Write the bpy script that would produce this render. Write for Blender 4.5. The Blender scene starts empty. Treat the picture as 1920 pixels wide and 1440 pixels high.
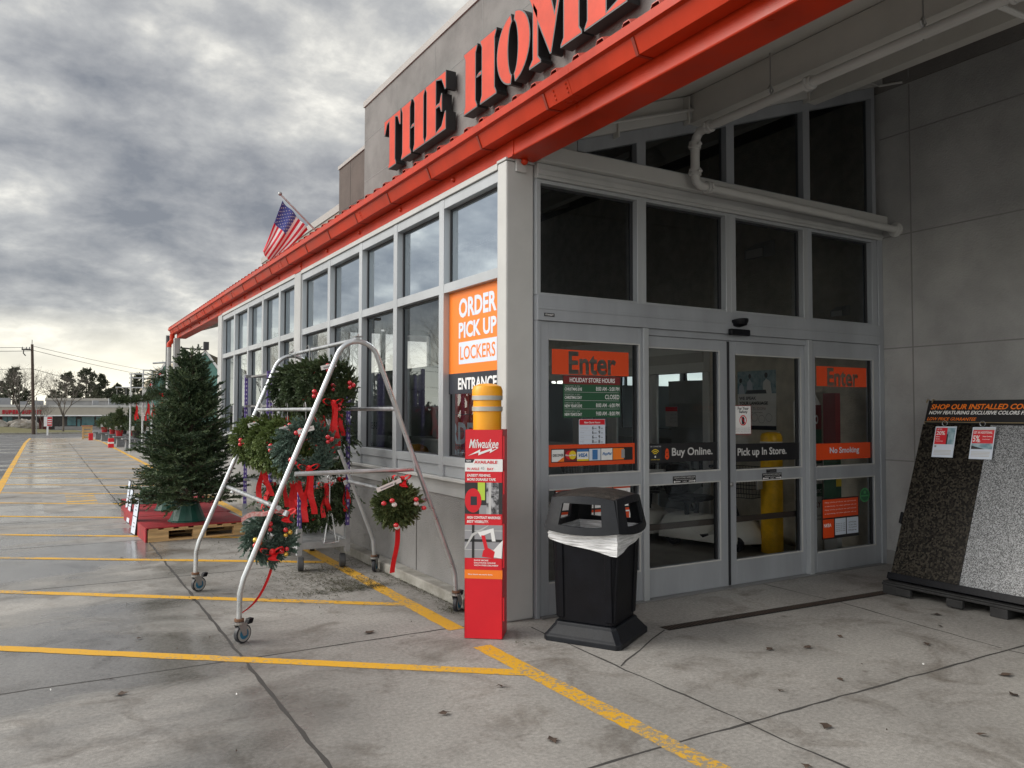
import bpy, math, random
import numpy as np
from math import sin, cos, pi, radians, sqrt
from mathutils import Vector, Matrix

S = bpy.context.scene
COL = S.collection

# ------------------------------------------------------------------ camera
CAM = Vector((-2.987, -5.012, 1.55))
cam_d = bpy.data.cameras.new("camera")
cam = bpy.data.objects.new("camera", cam_d)
COL.objects.link(cam)
cam_d.sensor_width = 36.0
cam_d.lens = 36.0 * 1467.05 / 1920.0
cam_d.clip_start = 0.05
cam_d.clip_end = 2000.0
yaw, pit, roll = radians(30.888), radians(2.032), radians(0.083)
fwd = Vector((sin(yaw) * cos(pit), cos(yaw) * cos(pit), sin(pit)))
rgt = Vector((cos(yaw), -sin(yaw), 0))
upv = rgt.cross(fwd)
r2 = rgt * cos(roll) + upv * sin(roll)
u2 = upv * cos(roll) - rgt * sin(roll)
mw = Matrix((r2, u2, -fwd)).transposed().to_4x4()
mw.translation = CAM
cam.matrix_world = mw
S.camera = cam

# ------------------------------------------------------------------ exposure
S.view_settings.view_transform = 'Standard'
S.view_settings.look = 'None'
S.view_settings.exposure = 0.8
S.view_settings.gamma = 1.0
S.render.engine = 'CYCLES'
S.cycles.max_bounces = 10
S.cycles.diffuse_bounces = 4
S.cycles.glossy_bounces = 5
S.cycles.transparent_max_bounces = 24
S.cycles.sample_clamp_indirect = 6.0
try:
    S.cycles.use_denoising = True
except Exception:
    pass

# ------------------------------------------------------------------ sky
SUN_EL, SUN_AZ = radians(34), radians(-62)      # azimuth from +Y towards +X
world = bpy.data.worlds.new("World")
S.world = world
world.use_nodes = True
wt = world.node_tree
wt.nodes.clear()
def wn(t, **k):
    n = wt.nodes.new(t)
    for a, b in k.items():
        setattr(n, a, b)
    return n
wout = wn('ShaderNodeOutputWorld')
wbg = wn('ShaderNodeBackground')
wbg.inputs['Strength'].default_value = 0.1
sky = wn('ShaderNodeTexSky', sky_type='NISHITA', sun_disc=False, sun_elevation=SUN_EL, sun_rotation=SUN_AZ)
tc = wn('ShaderNodeTexCoord')
sep = wn('ShaderNodeSeparateXYZ')
wt.links.new(tc.outputs['Generated'], sep.inputs[0])
def wmath(op, a, b=None, c=None, clamp=False):
    n = wn('ShaderNodeMath', operation=op, use_clamp=clamp)
    for i, v in enumerate((a, b, c)):
        if v is None:
            continue
        if isinstance(v, (int, float)):
            n.inputs[i].default_value = v
        else:
            wt.links.new(v, n.inputs[i])
    return n.outputs[0]
zpos = wmath('MAXIMUM', sep.outputs[2], 0.0)
den = wmath('ADD', zpos, 0.33)
cx = wmath('DIVIDE', sep.outputs[0], den)
cy = wmath('DIVIDE', sep.outputs[1], den)
comb = wn('ShaderNodeCombineXYZ')
wt.links.new(cx, comb.inputs[0]); wt.links.new(cy, comb.inputs[1])
def wnoise(scale, detail, rough, dist, off):
    mp = wn('ShaderNodeMapping')
    mp.inputs['Location'].default_value = off
    wt.links.new(comb.outputs[0], mp.inputs[0])
    n = wn('ShaderNodeTexNoise')
    n.inputs['Scale'].default_value = scale
    n.inputs['Detail'].default_value = detail
    n.inputs['Roughness'].default_value = rough
    n.inputs['Distortion'].default_value = dist
    wt.links.new(mp.outputs[0], n.inputs['Vector'])
    return n.outputs['Fac']
def wramp(fac, stops):
    r = wn('ShaderNodeValToRGB')
    el = r.color_ramp.elements
    while len(el) < len(stops):
        el.new(0.5)
    for e, (p, c) in zip(el, stops):
        e.position = p
        e.color = (c[0], c[1], c[2], 1)
    wt.links.new(fac, r.inputs[0])
    return r.outputs[0]
def wmix(f, a, b):
    n = wn('ShaderNodeMix', data_type='RGBA')
    for s, v in ((0, f), (6, a), (7, b)):
        if isinstance(v, (int, float)):
            n.inputs[s].default_value = v
        elif isinstance(v, tuple):
            n.inputs[s].default_value = (*v, 1)
        else:
            wt.links.new(v, n.inputs[s])
    return n.outputs[2]
big = wnoise(2.2, 6.0, 0.5, 0.1, (3.7, 1.3, 0.0))
fine = wnoise(6.0, 12.0, 0.60, 0.15, (0.4, 7.7, 2.0))
mixn = wmath('ADD', wmath('MULTIPLY', big, 0.60), wmath('MULTIPLY', fine, 0.40))
cloud = wramp(mixn, [(0.37, (1.38, 1.46, 1.62)), (0.45, (2.18, 2.22, 2.30)), (0.51, (2.95, 2.97, 2.96)),
                     (0.56, (4.0, 3.95, 3.75)), (0.64, (6.6, 6.4, 5.8))])
# a paler, warmer gap of sky low over the horizon
low = wmath('SUBTRACT', 1.0, wmath('DIVIDE', zpos, 0.115), clamp=True)
lowf = wmath('MULTIPLY', wmath('POWER', low, 0.8), wramp(wnoise(1.3, 4.0, 0.5, 0.2, (9.0, 2.0, 5.0)), [(0.36, (0.25,) * 3), (0.60, (1, 1, 1))]), clamp=True)
c2 = wmix(lowf, cloud, (8.6, 8.1, 6.6))
# unseen sky behind the viewer, car park side, brightened as added canopy fill
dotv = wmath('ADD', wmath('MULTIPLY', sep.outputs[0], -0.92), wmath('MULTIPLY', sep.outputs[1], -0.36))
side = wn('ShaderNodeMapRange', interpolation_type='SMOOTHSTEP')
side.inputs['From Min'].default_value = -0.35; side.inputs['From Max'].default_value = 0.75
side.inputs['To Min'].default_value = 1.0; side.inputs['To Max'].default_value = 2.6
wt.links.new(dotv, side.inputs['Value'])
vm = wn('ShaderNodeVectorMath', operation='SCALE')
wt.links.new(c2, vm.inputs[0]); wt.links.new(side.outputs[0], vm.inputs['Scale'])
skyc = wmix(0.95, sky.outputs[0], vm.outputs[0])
below = wmath('LESS_THAN', sep.outputs[2], -0.01)
fin = wmix(below, skyc, (1.2, 1.2, 1.2))
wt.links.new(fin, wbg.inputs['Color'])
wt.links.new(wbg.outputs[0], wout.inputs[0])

# ------------------------------------------------------------------ sun behind cloud
sun_d = bpy.data.lights.new("sun", 'SUN')
sun_d.energy = 1.8
sun_d.angle = radians(40)
sun_d.color = (1.0, 0.95, 0.87)
sun = bpy.data.objects.new("sun", sun_d)
COL.objects.link(sun)
sdir = Vector((sin(SUN_AZ) * cos(SUN_EL), cos(SUN_AZ) * cos(SUN_EL), sin(SUN_EL)))
sun.rotation_euler = sdir.to_track_quat('Z', 'Y').to_euler()
sun.location = (-20, 10, 30)

# ================================================================== materials
MATS = {}
def mat(name, col, rough=0.5, metal=0.0, var=0.0, vscale=3.0, bump=0.0, bscale=60.0, col2=None, spec=0.5, coat=0.0, emit=None, stretch=None, lo=0.35, hi=0.65, sub=0.0, rvar=0.0):
    if name in MATS:
        return MATS[name]
    m = bpy.data.materials.new(name)
    m.use_nodes = True
    nt = m.node_tree
    b = nt.nodes['Principled BSDF']
    b.inputs['Base Color'].default_value = (*col, 1)
    b.inputs['Roughness'].default_value = rough
    b.inputs['Metallic'].default_value = metal
    b.inputs['Specular IOR Level'].default_value = spec
    b.inputs['Coat Weight'].default_value = coat
    b.inputs['Coat Roughness'].default_value = 0.12
    if sub:
        b.inputs['Subsurface Weight'].default_value = sub
    if emit:
        b.inputs['Emission Color'].default_value = (*emit[0], 1)
        b.inputs['Emission Strength'].default_value = emit[1]
    t = nt.nodes.new('ShaderNodeTexCoord')
    src = t.outputs['Object']
    if stretch:
        mp = nt.nodes.new('ShaderNodeMapping')
        mp.inputs['Scale'].default_value = stretch
        nt.links.new(src, mp.inputs[0])
        src = mp.outputs[0]
    if var or col2 or rvar:
        n = nt.nodes.new('ShaderNodeTexNoise')
        n.inputs['Scale'].default_value = vscale
        n.inputs['Detail'].default_value = 6.0
        n.inputs['Roughness'].default_value = 0.62
        nt.links.new(src, n.inputs['Vector'])
        r = nt.nodes.new('ShaderNodeValToRGB')
        if col2 is None:
            c0 = tuple(max(0, c * (1 - var)) for c in col)
            c1 = tuple(min(1, c * (1 + var)) for c in col)
        else:
            c0, c1 = col, col2
        r.color_ramp.elements[0].position = lo
        r.color_ramp.elements[1].position = hi
        r.color_ramp.elements[0].color = (*c0, 1)
        r.color_ramp.elements[1].color = (*c1, 1)
        nt.links.new(n.outputs['Fac'], r.inputs[0])
        if var or col2:
            nt.links.new(r.outputs[0], b.inputs['Base Color'])
        if rvar:
            mr = nt.nodes.new('ShaderNodeMapRange')
            mr.inputs['From Min'].default_value = 0.3
            mr.inputs['From Max'].default_value = 0.7
            mr.inputs['To Min'].default_value = max(0.03, rough - rvar)
            mr.inputs['To Max'].default_value = min(1, rough + rvar)
            nt.links.new(n.outputs['Fac'], mr.inputs[0])
            nt.links.new(mr.outputs[0], b.inputs['Roughness'])
    if bump:
        n2 = nt.nodes.new('ShaderNodeTexNoise')
        n2.inputs['Scale'].default_value = bscale
        n2.inputs['Detail'].default_value = 4.0
        nt.links.new(src, n2.inputs['Vector'])
        bp = nt.nodes.new('ShaderNodeBump')
        bp.inputs['Strength'].default_value = bump
        bp.inputs['Distance'].default_value = 0.02
        nt.links.new(n2.outputs['Fac'], bp.inputs['Height'])
        nt.links.new(bp.outputs[0], b.inputs['Normal'])
    MATS[name] = m
    return m

def glass(name, ior, tint, rough=0.0, floor=0.0):
    m = bpy.data.materials.new(name)
    m.use_nodes = True
    nt = m.node_tree
    nt.nodes.clear()
    out = nt.nodes.new('ShaderNodeOutputMaterial')
    tr = nt.nodes.new('ShaderNodeBsdfTransparent')
    tr.inputs[0].default_value = (*tint, 1)
    gl = nt.nodes.new('ShaderNodeBsdfGlossy')
    gl.inputs['Roughness'].default_value = rough
    gl.inputs['Color'].default_value = (0.84, 0.93, 1.0, 1)
    fr = nt.nodes.new('ShaderNodeFresnel')
    fr.inputs['IOR'].default_value = ior
    ad = nt.nodes.new('ShaderNodeMath')
    ad.operation = 'MAXIMUM'
    ad.inputs[1].default_value = floor
    nt.links.new(fr.outputs[0], ad.inputs[0])
    # slightly wavy panes
    t = nt.nodes.new('ShaderNodeTexCoord')
    n = nt.nodes.new('ShaderNodeTexNoise')
    n.inputs['Scale'].default_value = 1.6
    n.inputs['Detail'].default_value = 1.0
    nt.links.new(t.outputs['Object'], n.inputs['Vector'])
    bp = nt.nodes.new('ShaderNodeBump')
    bp.inputs['Strength'].default_value = 0.05
    bp.inputs['Distance'].default_value = 0.02
    nt.links.new(n.outputs['Fac'], bp.inputs['Height'])
    nt.links.new(bp.outputs[0], gl.inputs['Normal'])
    mx = nt.nodes.new('ShaderNodeMixShader')
    nt.links.new(ad.outputs[0], mx.inputs[0])
    nt.links.new(tr.outputs[0], mx.inputs[1])
    nt.links.new(gl.outputs[0], mx.inputs[2])
    nt.links.new(mx.outputs[0], out.inputs[0])
    MATS[name] = m
    return m

ALU = mat('anodised aluminium', (0.40, 0.42, 0.44), 0.38, 0.35, var=0.10, vscale=1.2, stretch=(1, 1, 0.25))
ALUD = mat('door aluminium', (0.34, 0.36, 0.39), 0.42, 0.3, var=0.12, vscale=2.0, stretch=(1, 1, 0.2))
GASK = mat('black gasket', (0.012, 0.013, 0.016), 0.5)
PGREY = mat('grey painted steel', (0.38, 0.385, 0.385), 0.42, var=0.08, vscale=2.5)
LGREY = mat('light grey painted steel', (0.45, 0.45, 0.44), 0.5, var=0.06, vscale=2.0)
REDO = mat('red orange paint', (0.46, 0.028, 0.004), 0.38, var=0.16, vscale=2.2, spec=0.3, rvar=0.12, stretch=(1, 1, 0.3))
REDS = mat('shaded red strap', (0.22, 0.02, 0.008), 0.4)
REDC = mat('red orange roof sheet', (0.42, 0.040, 0.016), 0.35, var=0.12, vscale=2)
STUC = mat('grey stucco', (0.235, 0.231, 0.228), 0.85, var=0.14, vscale=1.6, bump=0.7, bscale=90)
STUCW = mat('pale wall stucco', (0.34, 0.342, 0.34), 0.85, var=0.22, vscale=0.9, bump=0.35, bscale=70)
PARA = mat('parapet grey', (0.165, 0.158, 0.154), 0.85, var=0.18, vscale=1.2, bump=0.3, bscale=40)
PARB = mat('parapet brown', (0.085, 0.066, 0.058), 0.85, var=0.15, vscale=1.2, bump=0.25, bscale=40)
PARC = mat('parapet beige', (0.24, 0.225, 0.20), 0.85, var=0.12, vscale=1.2, bump=0.25, bscale=40)
CAPM = mat('parapet cap', (0.33, 0.31, 0.295), 0.5)
JOINT = mat('dark joint', (0.045, 0.042, 0.04), 0.9)
JOINTL = mat('wall joint', (0.22, 0.218, 0.215), 0.9)
GALV = mat('galvanised tube', (0.50, 0.52, 0.54), 0.33, 0.75, var=0.14, vscale=9, rvar=0.10)
CAST = mat('caster steel', (0.32, 0.32, 0.32), 0.42, 0.7)
RUST = mat('rusty collar', (0.14, 0.07, 0.04), 0.8, var=0.3, vscale=30)
RUBB = mat('grey rubber', (0.06, 0.062, 0.066), 0.6, var=0.15, vscale=20)
TYRE = mat('dark tyre', (0.02, 0.022, 0.028), 0.5)
WHRIM = mat('pale wheel band', (0.55, 0.55, 0.53), 0.5)
BLUEH = mat('blue hub', (0.05, 0.27, 0.46), 0.4)
BLACK = mat('black plastic', (0.005, 0.0055, 0.008), 0.38, var=0.25, vscale=6, bump=0.05, bscale=60, spec=0.16)
BLACKG = mat('charcoal lid plastic', (0.012, 0.0135, 0.017), 0.42, var=0.2, vscale=7, bump=0.05, bscale=60, spec=0.25)
BLKFL = mat('black print', (0.010, 0.010, 0.012), 0.4)
LINER = mat('clear grey liner', (0.66, 0.67, 0.69), 0.28, var=0.35, vscale=14, stretch=(0.5, 0.5, 7), bump=0.6, bscale=16)
YEL = mat('yellow plastic', (0.80, 0.34, 0.006), 0.38, var=0.05)
SILV = mat('reflective band', (0.42, 0.41, 0.37), 0.4, 0.2)
CRED = mat('red print', (0.62, 0.006, 0.018), 0.38, var=0.05)
DRED = mat('dark red print', (0.16, 0.012, 0.014), 0.5)
ORAN = mat('orange print', (0.86, 0.20, 0.012), 0.4)
ORRED = mat('orange red print', (0.66, 0.060, 0.006), 0.45)
WHITE = mat('white print', (0.78, 0.78, 0.78), 0.45)
BLUEW = mat('bluish white print', (0.60, 0.66, 0.76), 0.45)
GREYP = mat('grey print', (0.28, 0.28, 0.30), 0.5)
LGRYP = mat('light grey print', (0.50, 0.50, 0.50), 0.5)
NAVY = mat('dark navy print', (0.018, 0.021, 0.032), 0.4)
GREENP = mat('dark green print', (0.016, 0.085, 0.040), 0.5)
GREENL = mat('leaf green print', (0.06, 0.28, 0.10), 0.5)
BLUEP = mat('blue print', (0.04, 0.16, 0.40), 0.5)
TEALP = mat('teal photo print', (0.10, 0.22, 0.28), 0.5, col2=(0.38, 0.50, 0.56), vscale=14)
PHOTO = mat('photo print', (0.03, 0.03, 0.035), 0.45, col2=(0.42, 0.42, 0.44), vscale=22, lo=0.42, hi=0.58)
YELP = mat('yellow print', (0.75, 0.55, 0.02), 0.5)
LIME = mat('lime print', (0.45, 0.62, 0.06), 0.5)
PURP = mat('purple post', (0.085, 0.050, 0.235), 0.45, var=0.15, vscale=10)
PURH = mat('post slot', (0.45, 0.42, 0.55), 0.6)
CARTG = mat('grey cart steel', (0.34, 0.35, 0.36), 0.5, 0.3, var=0.15, vscale=8)
SHELFM = mat('weathered shelf', (0.20, 0.20, 0.20), 0.7, var=0.2, vscale=10)
PINEW = mat('pallet wood', (0.52, 0.33, 0.15), 0.7, var=0.28, vscale=5, stretch=(0.4, 6, 6))
REDPLY = mat('red painted plywood', (0.36, 0.010, 0.020), 0.6, col2=(0.20, 0.012, 0.015), vscale=7, bump=0.2, bscale=25)
TSTAND = mat('green plastic', (0.006, 0.065, 0.045), 0.38, var=0.12)
RIB = mat('red ribbon', (0.62, 0.008, 0.012), 0.55, var=0.12, vscale=25)
BERRY = mat('red bauble', (0.52, 0.012, 0.022), 0.16, coat=0.6)
GOLD = mat('gold bauble', (0.62, 0.42, 0.08), 0.22, 0.7)
FROST = mat('frosted cone', (0.62, 0.60, 0.58), 0.8)
TAG = mat('white tag', (0.72, 0.72, 0.70), 0.5)
BARK = mat('bark', (0.085, 0.062, 0.045), 0.9, var=0.3, vscale=20, bump=0.5, bscale=40)
BARKG = mat('grey bark', (0.12, 0.105, 0.092), 0.9, var=0.25, vscale=4)
def foliage(name, a, b, vscale=3.0):
    return mat(name, a, 0.55, col2=b, vscale=vscale, lo=0.34, hi=0.66, spec=0.35)
FIR = foliage('fir needles', (0.022, 0.046, 0.026), (0.070, 0.105, 0.046), 5.0)
FIRL = foliage('fir tips', (0.060, 0.095, 0.045), (0.125, 0.165, 0.080), 5.0)
FIRD = foliage('dark evergreen', (0.030, 0.052, 0.024), (0.085, 0.120, 0.050), 8.0)
FIRY = foliage('yellow green fir', (0.062, 0.105, 0.028), (0.155, 0.205, 0.060), 9.0)
FIRB = foliage('blue green spruce', (0.055, 0.100, 0.076), (0.150, 0.215, 0.175), 9.0)
SHRUB = foliage('shrub green', (0.030, 0.058, 0.016), (0.080, 0.100, 0.030), 4.0)
PINE = foliage('far pine', (0.040, 0.054, 0.036), (0.100, 0.112, 0.066), 0.6)
NEEDLED = mat('dry needles', (0.052, 0.050, 0.026), 0.9, var=0.4, vscale=20)
LEAFB = mat('dead leaf', (0.055, 0.036, 0.026), 0.8, var=0.4, vscale=9)
POLEW = mat('pole wood', (0.080, 0.056, 0.044), 0.85, var=0.25, vscale=3, stretch=(4, 4, 0.3))
WIREM = mat('wire', (0.03, 0.03, 0.032), 0.6)
CONC = mat('kerb concrete', (0.20, 0.19, 0.165), 0.9, col2=(0.34, 0.33, 0.30), vscale=5, bump=0.4, bscale=50)
CEIL = mat('ceiling deck', (0.48, 0.47, 0.445), 0.7, var=0.05)
INTW = mat('vestibule wall', (0.56, 0.515, 0.43), 0.9, var=0.15, vscale=6, bump=0.4, bscale=80)
INTF = mat('vestibule floor', (0.26, 0.24, 0.215), 0.55, var=0.2, vscale=3)
GLF = glass('shopfront glass', 3.1, (0.86, 0.90, 0.91))
GLC = glass('clear lower glass', 1.9, (0.95, 0.97, 0.97))
GLT = glass('coated upper glass', 5.0, (0.6, 0.64, 0.66), 0.0, 0.66)
GLE = glass('door glass', 1.5, (0.97, 0.98, 0.97))
GLU = glass('upper glass', 1.5, (0.42, 0.43, 0.42))

# ================================================================== mesh helpers
class MB:
    def __init__(s):
        s.v = []; s.f = []; s.m = []
    def add(s, verts, faces, m=0):
        o = len(s.v)
        s.v.extend([tuple(p) for p in verts])
        for f in faces:
            s.f.append(tuple(i + o for i in f)); s.m.append(m)
    def box(s, x0, x1, y0, y1, z0, z1, m=0):
        s.add([(x0, y0, z0), (x1, y0, z0), (x1, y1, z0), (x0, y1, z0), (x0, y0, z1), (x1, y0, z1), (x1, y1, z1), (x0, y1, z1)],
              [(0, 3, 2, 1), (4, 5, 6, 7), (0, 1, 5, 4), (1, 2, 6, 5), (2, 3, 7, 6), (3, 0, 4, 7)], m)
        return s
    def hexa(s, bot, top, m=0):
        s.add(list(bot) + list(top), [(0, 3, 2, 1), (4, 5, 6, 7), (0, 1, 5, 4), (1, 2, 6, 5), (2, 3, 7, 6), (3, 0, 4, 7)], m)
        return s
    def quad(s, a, b, c, d, m=0):
        s.add([a, b, c, d], [(0, 1, 2, 3)], m); return s
    def tube(s, pts, r, n=10, m=0, caps=True):
        P = [Vector(p) for p in pts]
        R = r if isinstance(r, (list, tuple)) else [r] * len(P)
        T = []
        for i in range(len(P)):
            a = P[max(i - 1, 0)]; b = P[min(i + 1, len(P) - 1)]
            T.append((b - a).normalized())
        nrm = T[0].orthogonal().normalized()
        vs = []
        for i, p in enumerate(P):
            nrm = (nrm - T[i] * nrm.dot(T[i]))
            nrm = nrm.normalized() if nrm.length > 1e-6 else T[i].orthogonal().normalized()
            bn = T[i].cross(nrm)
            for k in range(n):
                a = 2 * pi * k / n
                vs.append(p + (nrm * cos(a) + bn * sin(a)) * R[i])
        fs = []
        for i in range(len(P) - 1):
            for k in range(n):
                k2 = (k + 1) % n
                fs.append((i * n + k, i * n + k2, (i + 1) * n + k2, (i + 1) * n + k))
        if caps:
            fs.append(tuple(range(n - 1, -1, -1)))
            fs.append(tuple((len(P) - 1) * n + k for k in range(n)))
        s.add(vs, fs, m); return s
    def lathe(s, prof, c=(0, 0, 0), n=24, m=0, axis=None):
        A = Vector(axis).normalized() if axis else Vector((0, 0, 1))
        X = A.orthogonal().normalized() if axis else Vector((1, 0, 0))
        Y = A.cross(X)
        c = Vector(c)
        vs = []
        for r, z in prof:
            for k in range(n):
                a = 2 * pi * k / n
                vs.append(c + A * z + (X * cos(a) + Y * sin(a)) * r)
        fs = []
        for i in range(len(prof) - 1):
            for k in range(n):
                k2 = (k + 1) % n
                fs.append((i * n + k, i * n + k2, (i + 1) * n + k2, (i + 1) * n + k))
        if prof[0][0] > 1e-5:
            fs.append(tuple(range(n - 1, -1, -1)))
        if prof[-1][0] > 1e-5:
            fs.append(tuple((len(prof) - 1) * n + k for k in range(n)))
        s.add(vs, fs, m); return s
    def sphere(s, c, r, seg=12, rings=8, m=0, sq=(1, 1, 1)):
        prof = [(max(1e-6, sin(pi * i / rings)) , -cos(pi * i / rings)) for i in range(rings + 1)]
        vs = []; fs = []
        for q, z in prof:
            for k in range(seg):
                a = 2 * pi * k / seg
                vs.append((c[0] + r * q * cos(a) * sq[0], c[1] + r * q * sin(a) * sq[1], c[2] + r * z * sq[2]))
        for i in range(rings):
            for k in range(seg):
                k2 = (k + 1) % seg
                fs.append((i * seg + k, i * seg + k2, (i + 1) * seg + k2, (i + 1) * seg + k))
        s.add(vs, fs, m); return s
    def prism(s, poly, o, u, v, d, m=0, side=None):
        """outline poly (2D) in the frame o,u,v pushed along vector d"""
        o, u, v, d = Vector(o), Vector(u), Vector(v), Vector(d)
        a = [o + u * p[0] + v * p[1] for p in poly]
        b = [q + d for q in a]
        n = len(a)
        s.add(a + b, [tuple(range(n - 1, -1, -1)), tuple(range(n, 2 * n))], m)
        s.add(a + b, [(i, (i + 1) % n, (i + 1) % n + n, i + n) for i in range(n)], m if side is None else side)
        return s
    def rect(s, fr, x, y, w, h, off, m=0):
        o, u, v, n = fr
        a = o + u * x + v * y + n * off
        s.quad(a, a + u * w, a + u * w + v * h, a + v * h, m); return s
    def text(s, fr, txt, x, y, w, h, off=0.0025, m=0, bold=0.0, shear=0.0):
        vs, fs = glyphs(txt, bold, shear)
        o, u, v, n = fr
        s.add([o + u * (x + p[0] * w) + v * (y + p[1] * h) + n * off for p in vs], fs, m); return s
    def arr(s, V, F, m=0):
        o = len(s.v)
        s.v.extend(map(tuple, V.tolist()))
        s.f.extend(map(tuple, (F + o).tolist())); s.m.extend([m] * len(F)); return s
    def build(s, name, mats, parent=None, smooth=False, bevel=0.0, seg=2):
        me = bpy.data.meshes.new(name)
        off = Vector((0, 0, 0)); q = parent
        while q is not None:
            off += q.location; q = q.parent
        me.from_pydata([tuple(Vector(p) - off) for p in s.v] if off.length else s.v, [], s.f)
        if not isinstance(mats, (list, tuple)):
            mats = [mats]
        for mm in mats:
            me.materials.append(mm)
        if any(s.m):
            me.polygons.foreach_set('material_index', s.m)
        me.update()
        if smooth:
            me.polygons.foreach_set('use_smooth', [True] * len(me.polygons))
            try:
                me.set_sharp_from_angle(angle=radians(40))
            except Exception:
                pass
        o = bpy.data.objects.new(name, me)
        COL.objects.link(o)
        if parent is not None:
            o.parent = parent
        if bevel:
            b = o.modifiers.new('bevel', 'BEVEL')
            b.width = bevel; b.segments = seg; b.limit_method = 'ANGLE'; b.angle_limit = radians(40)
            b.use_clamp_overlap = True
        return o

_tmp = bpy.data.scenes.new('text_scratch')
_gl = {}
def glyphs(txt, bold=0.0, shear=0.0):
    """built-in font outlines scaled to a unit box"""
    k = (txt, bold, shear)
    if k in _gl:
        return _gl[k]
    c = bpy.data.curves.new('t', 'FONT')
    c.body = txt; c.offset = bold; c.shear = shear; c.resolution_u = 3
    o = bpy.data.objects.new('t', c)
    _tmp.collection.objects.link(o)
    with bpy.context.temp_override(scene=_tmp, view_layer=_tmp.view_layers[0]):
        dg = bpy.context.evaluated_depsgraph_get()
    me = bpy.data.meshes.new_from_object(o.evaluated_get(dg))
    V = [tuple(p.co) for p in me.vertices]; Fs = [tuple(p.vertices) for p in me.polygons]
    bpy.data.objects.remove(o); bpy.data.curves.remove(c); bpy.data.meshes.remove(me)
    x0 = min(p[0] for p in V); x1 = max(p[0] for p in V); y0 = min(p[1] for p in V); y1 = max(p[1] for p in V)
    out = ([((p[0] - x0) / (x1 - x0), (p[1] - y0) / (y1 - y0)) for p in V], Fs)
    _gl[k] = out
    return out

def tag(o, label, cat, group=None, kind=None):
    if label: o['label'] = label
    if cat: o['category'] = cat
    if group: o['group'] = group
    if kind: o['kind'] = kind
    return o
def thing(name, loc, label, cat, group=None):
    o = bpy.data.objects.new(name, None)
    o.empty_display_size = 0.1
    o.location = loc
    COL.objects.link(o)
    return tag(o, label, cat, group)
def struct(o):
    o['kind'] = 'structure'
    return o
KIDS = {}
def copy_tree(o, loc, rotz, label, parent=None):
    c = o.copy()
    COL.objects.link(c)
    if parent is None:
        c.location = loc
        c.rotation_euler = (0, 0, rotz)
        c['label'] = label
    else:
        c.parent = parent
    for ch in [x for x in list(COL.objects) if x.parent == o]:
        copy_tree(ch, None, None, None, c)
    return c
V3 = Vector
def frame(o, u, v):
    u, v = V3(u).normalized(), V3(v).normalized()
    return (V3(o), u, v, u.cross(v))
FAC = lambda x, y, z: frame((x, y, z), (0, -1, 0), (0, 0, 1))     # faces -X
ENT = lambda x, y, z: frame((x, y, z), (1, 0, 0), (0, 0, 1))      # faces -Y

# ------------------------------------------------------------------ foliage: brush-like twigs of small needles
def brush(P0, P1, per, nl, nw, rng, ang=(28, 62), seed_end=True):
    """needles (thin triangles) all round each twig P0->P1; arrays (N,3)"""
    N = len(P0)
    d = P1 - P0
    L = np.linalg.norm(d, axis=1, keepdims=True) + 1e-9
    d = d / L
    ref = np.where(np.abs(d[:, 2:3]) < 0.9, np.array([[0, 0, 1.0]]), np.array([[1.0, 0, 0]]))
    a = np.cross(d, ref); a /= np.linalg.norm(a, axis=1, keepdims=True)
    b = np.cross(d, a)
    t = (np.arange(per)[None, :] + rng.random((N, per))) / per
    ph = rng.random((N, per)) * 2 * pi
    an = np.radians(rng.uniform(ang[0], ang[1], (N, per))) * (1 - 0.55 * t ** 3)
    rad = a[:, None, :] * np.cos(ph)[..., None] + b[:, None, :] * np.sin(ph)[..., None]
    dr = d[:, None, :] * np.cos(an)[..., None] + rad * np.sin(an)[..., None]
    base = P0[:, None, :] + d[:, None, :] * (L[:, None, :] * t[..., None])
    ln = nl * rng.uniform(0.7, 1.15, (N, per))[..., None]
    wv = np.cross(dr, rng.normal(size=(N, per, 3)))
    wv /= (np.linalg.norm(wv, axis=2, keepdims=True) + 1e-9)
    v0 = base - wv * nw * 0.5; v1 = base + wv * nw * 0.5
    mid = base + dr * ln * 0.55
    v2 = mid + wv * nw * 0.55; v3 = base + dr * ln; v4 = mid - wv * nw * 0.55
    V = np.stack([v0, v1, v2, v3, v4], axis=2).reshape(-1, 3)
    F = np.arange(len(V)).reshape(-1, 5)
    return V, F
def wreath_twigs(rng, R, r, n, tl, spread=1.0):
    """twigs pointing out of a ring lying in the XZ plane"""
    th = rng.random(n) * 2 * pi
    ph = rng.random(n) * 2 * pi
    rr = r * 0.45
    er = np.stack([np.cos(th), np.zeros(n), np.sin(th)], 1)
    et = np.stack([-np.sin(th), np.zeros(n), np.cos(th)], 1)
    ey = np.array([[0, 1.0, 0]])
    out = er * np.cos(ph)[:, None] + ey * np.sin(ph)[:, None]
    p0 = er * R + out * rr * rng.random((n, 1))
    dr = out * 1.0 + et * 0.75 + rng.normal(size=(n, 3)) * 0.25 * spread
    dr /= np.linalg.norm(dr, axis=1, keepdims=True)
    return p0, p0 + dr * (tl * rng.uniform(0.7, 1.15, (n, 1)))
def ball_twigs(rng, R, n, tl, sq=(1, 1, 1)):
    d = rng.normal(size=(n, 3)); d /= np.linalg.norm(d, axis=1, keepdims=True)
    p0 = d * R * 0.55 * np.array(sq)
    dr = d + rng.normal(size=(n, 3)) * 0.4; dr /= np.linalg.norm(dr, axis=1, keepdims=True)
    return p0, p0 + dr * tl * rng.uniform(0.7, 1.2, (n, 1))
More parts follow.
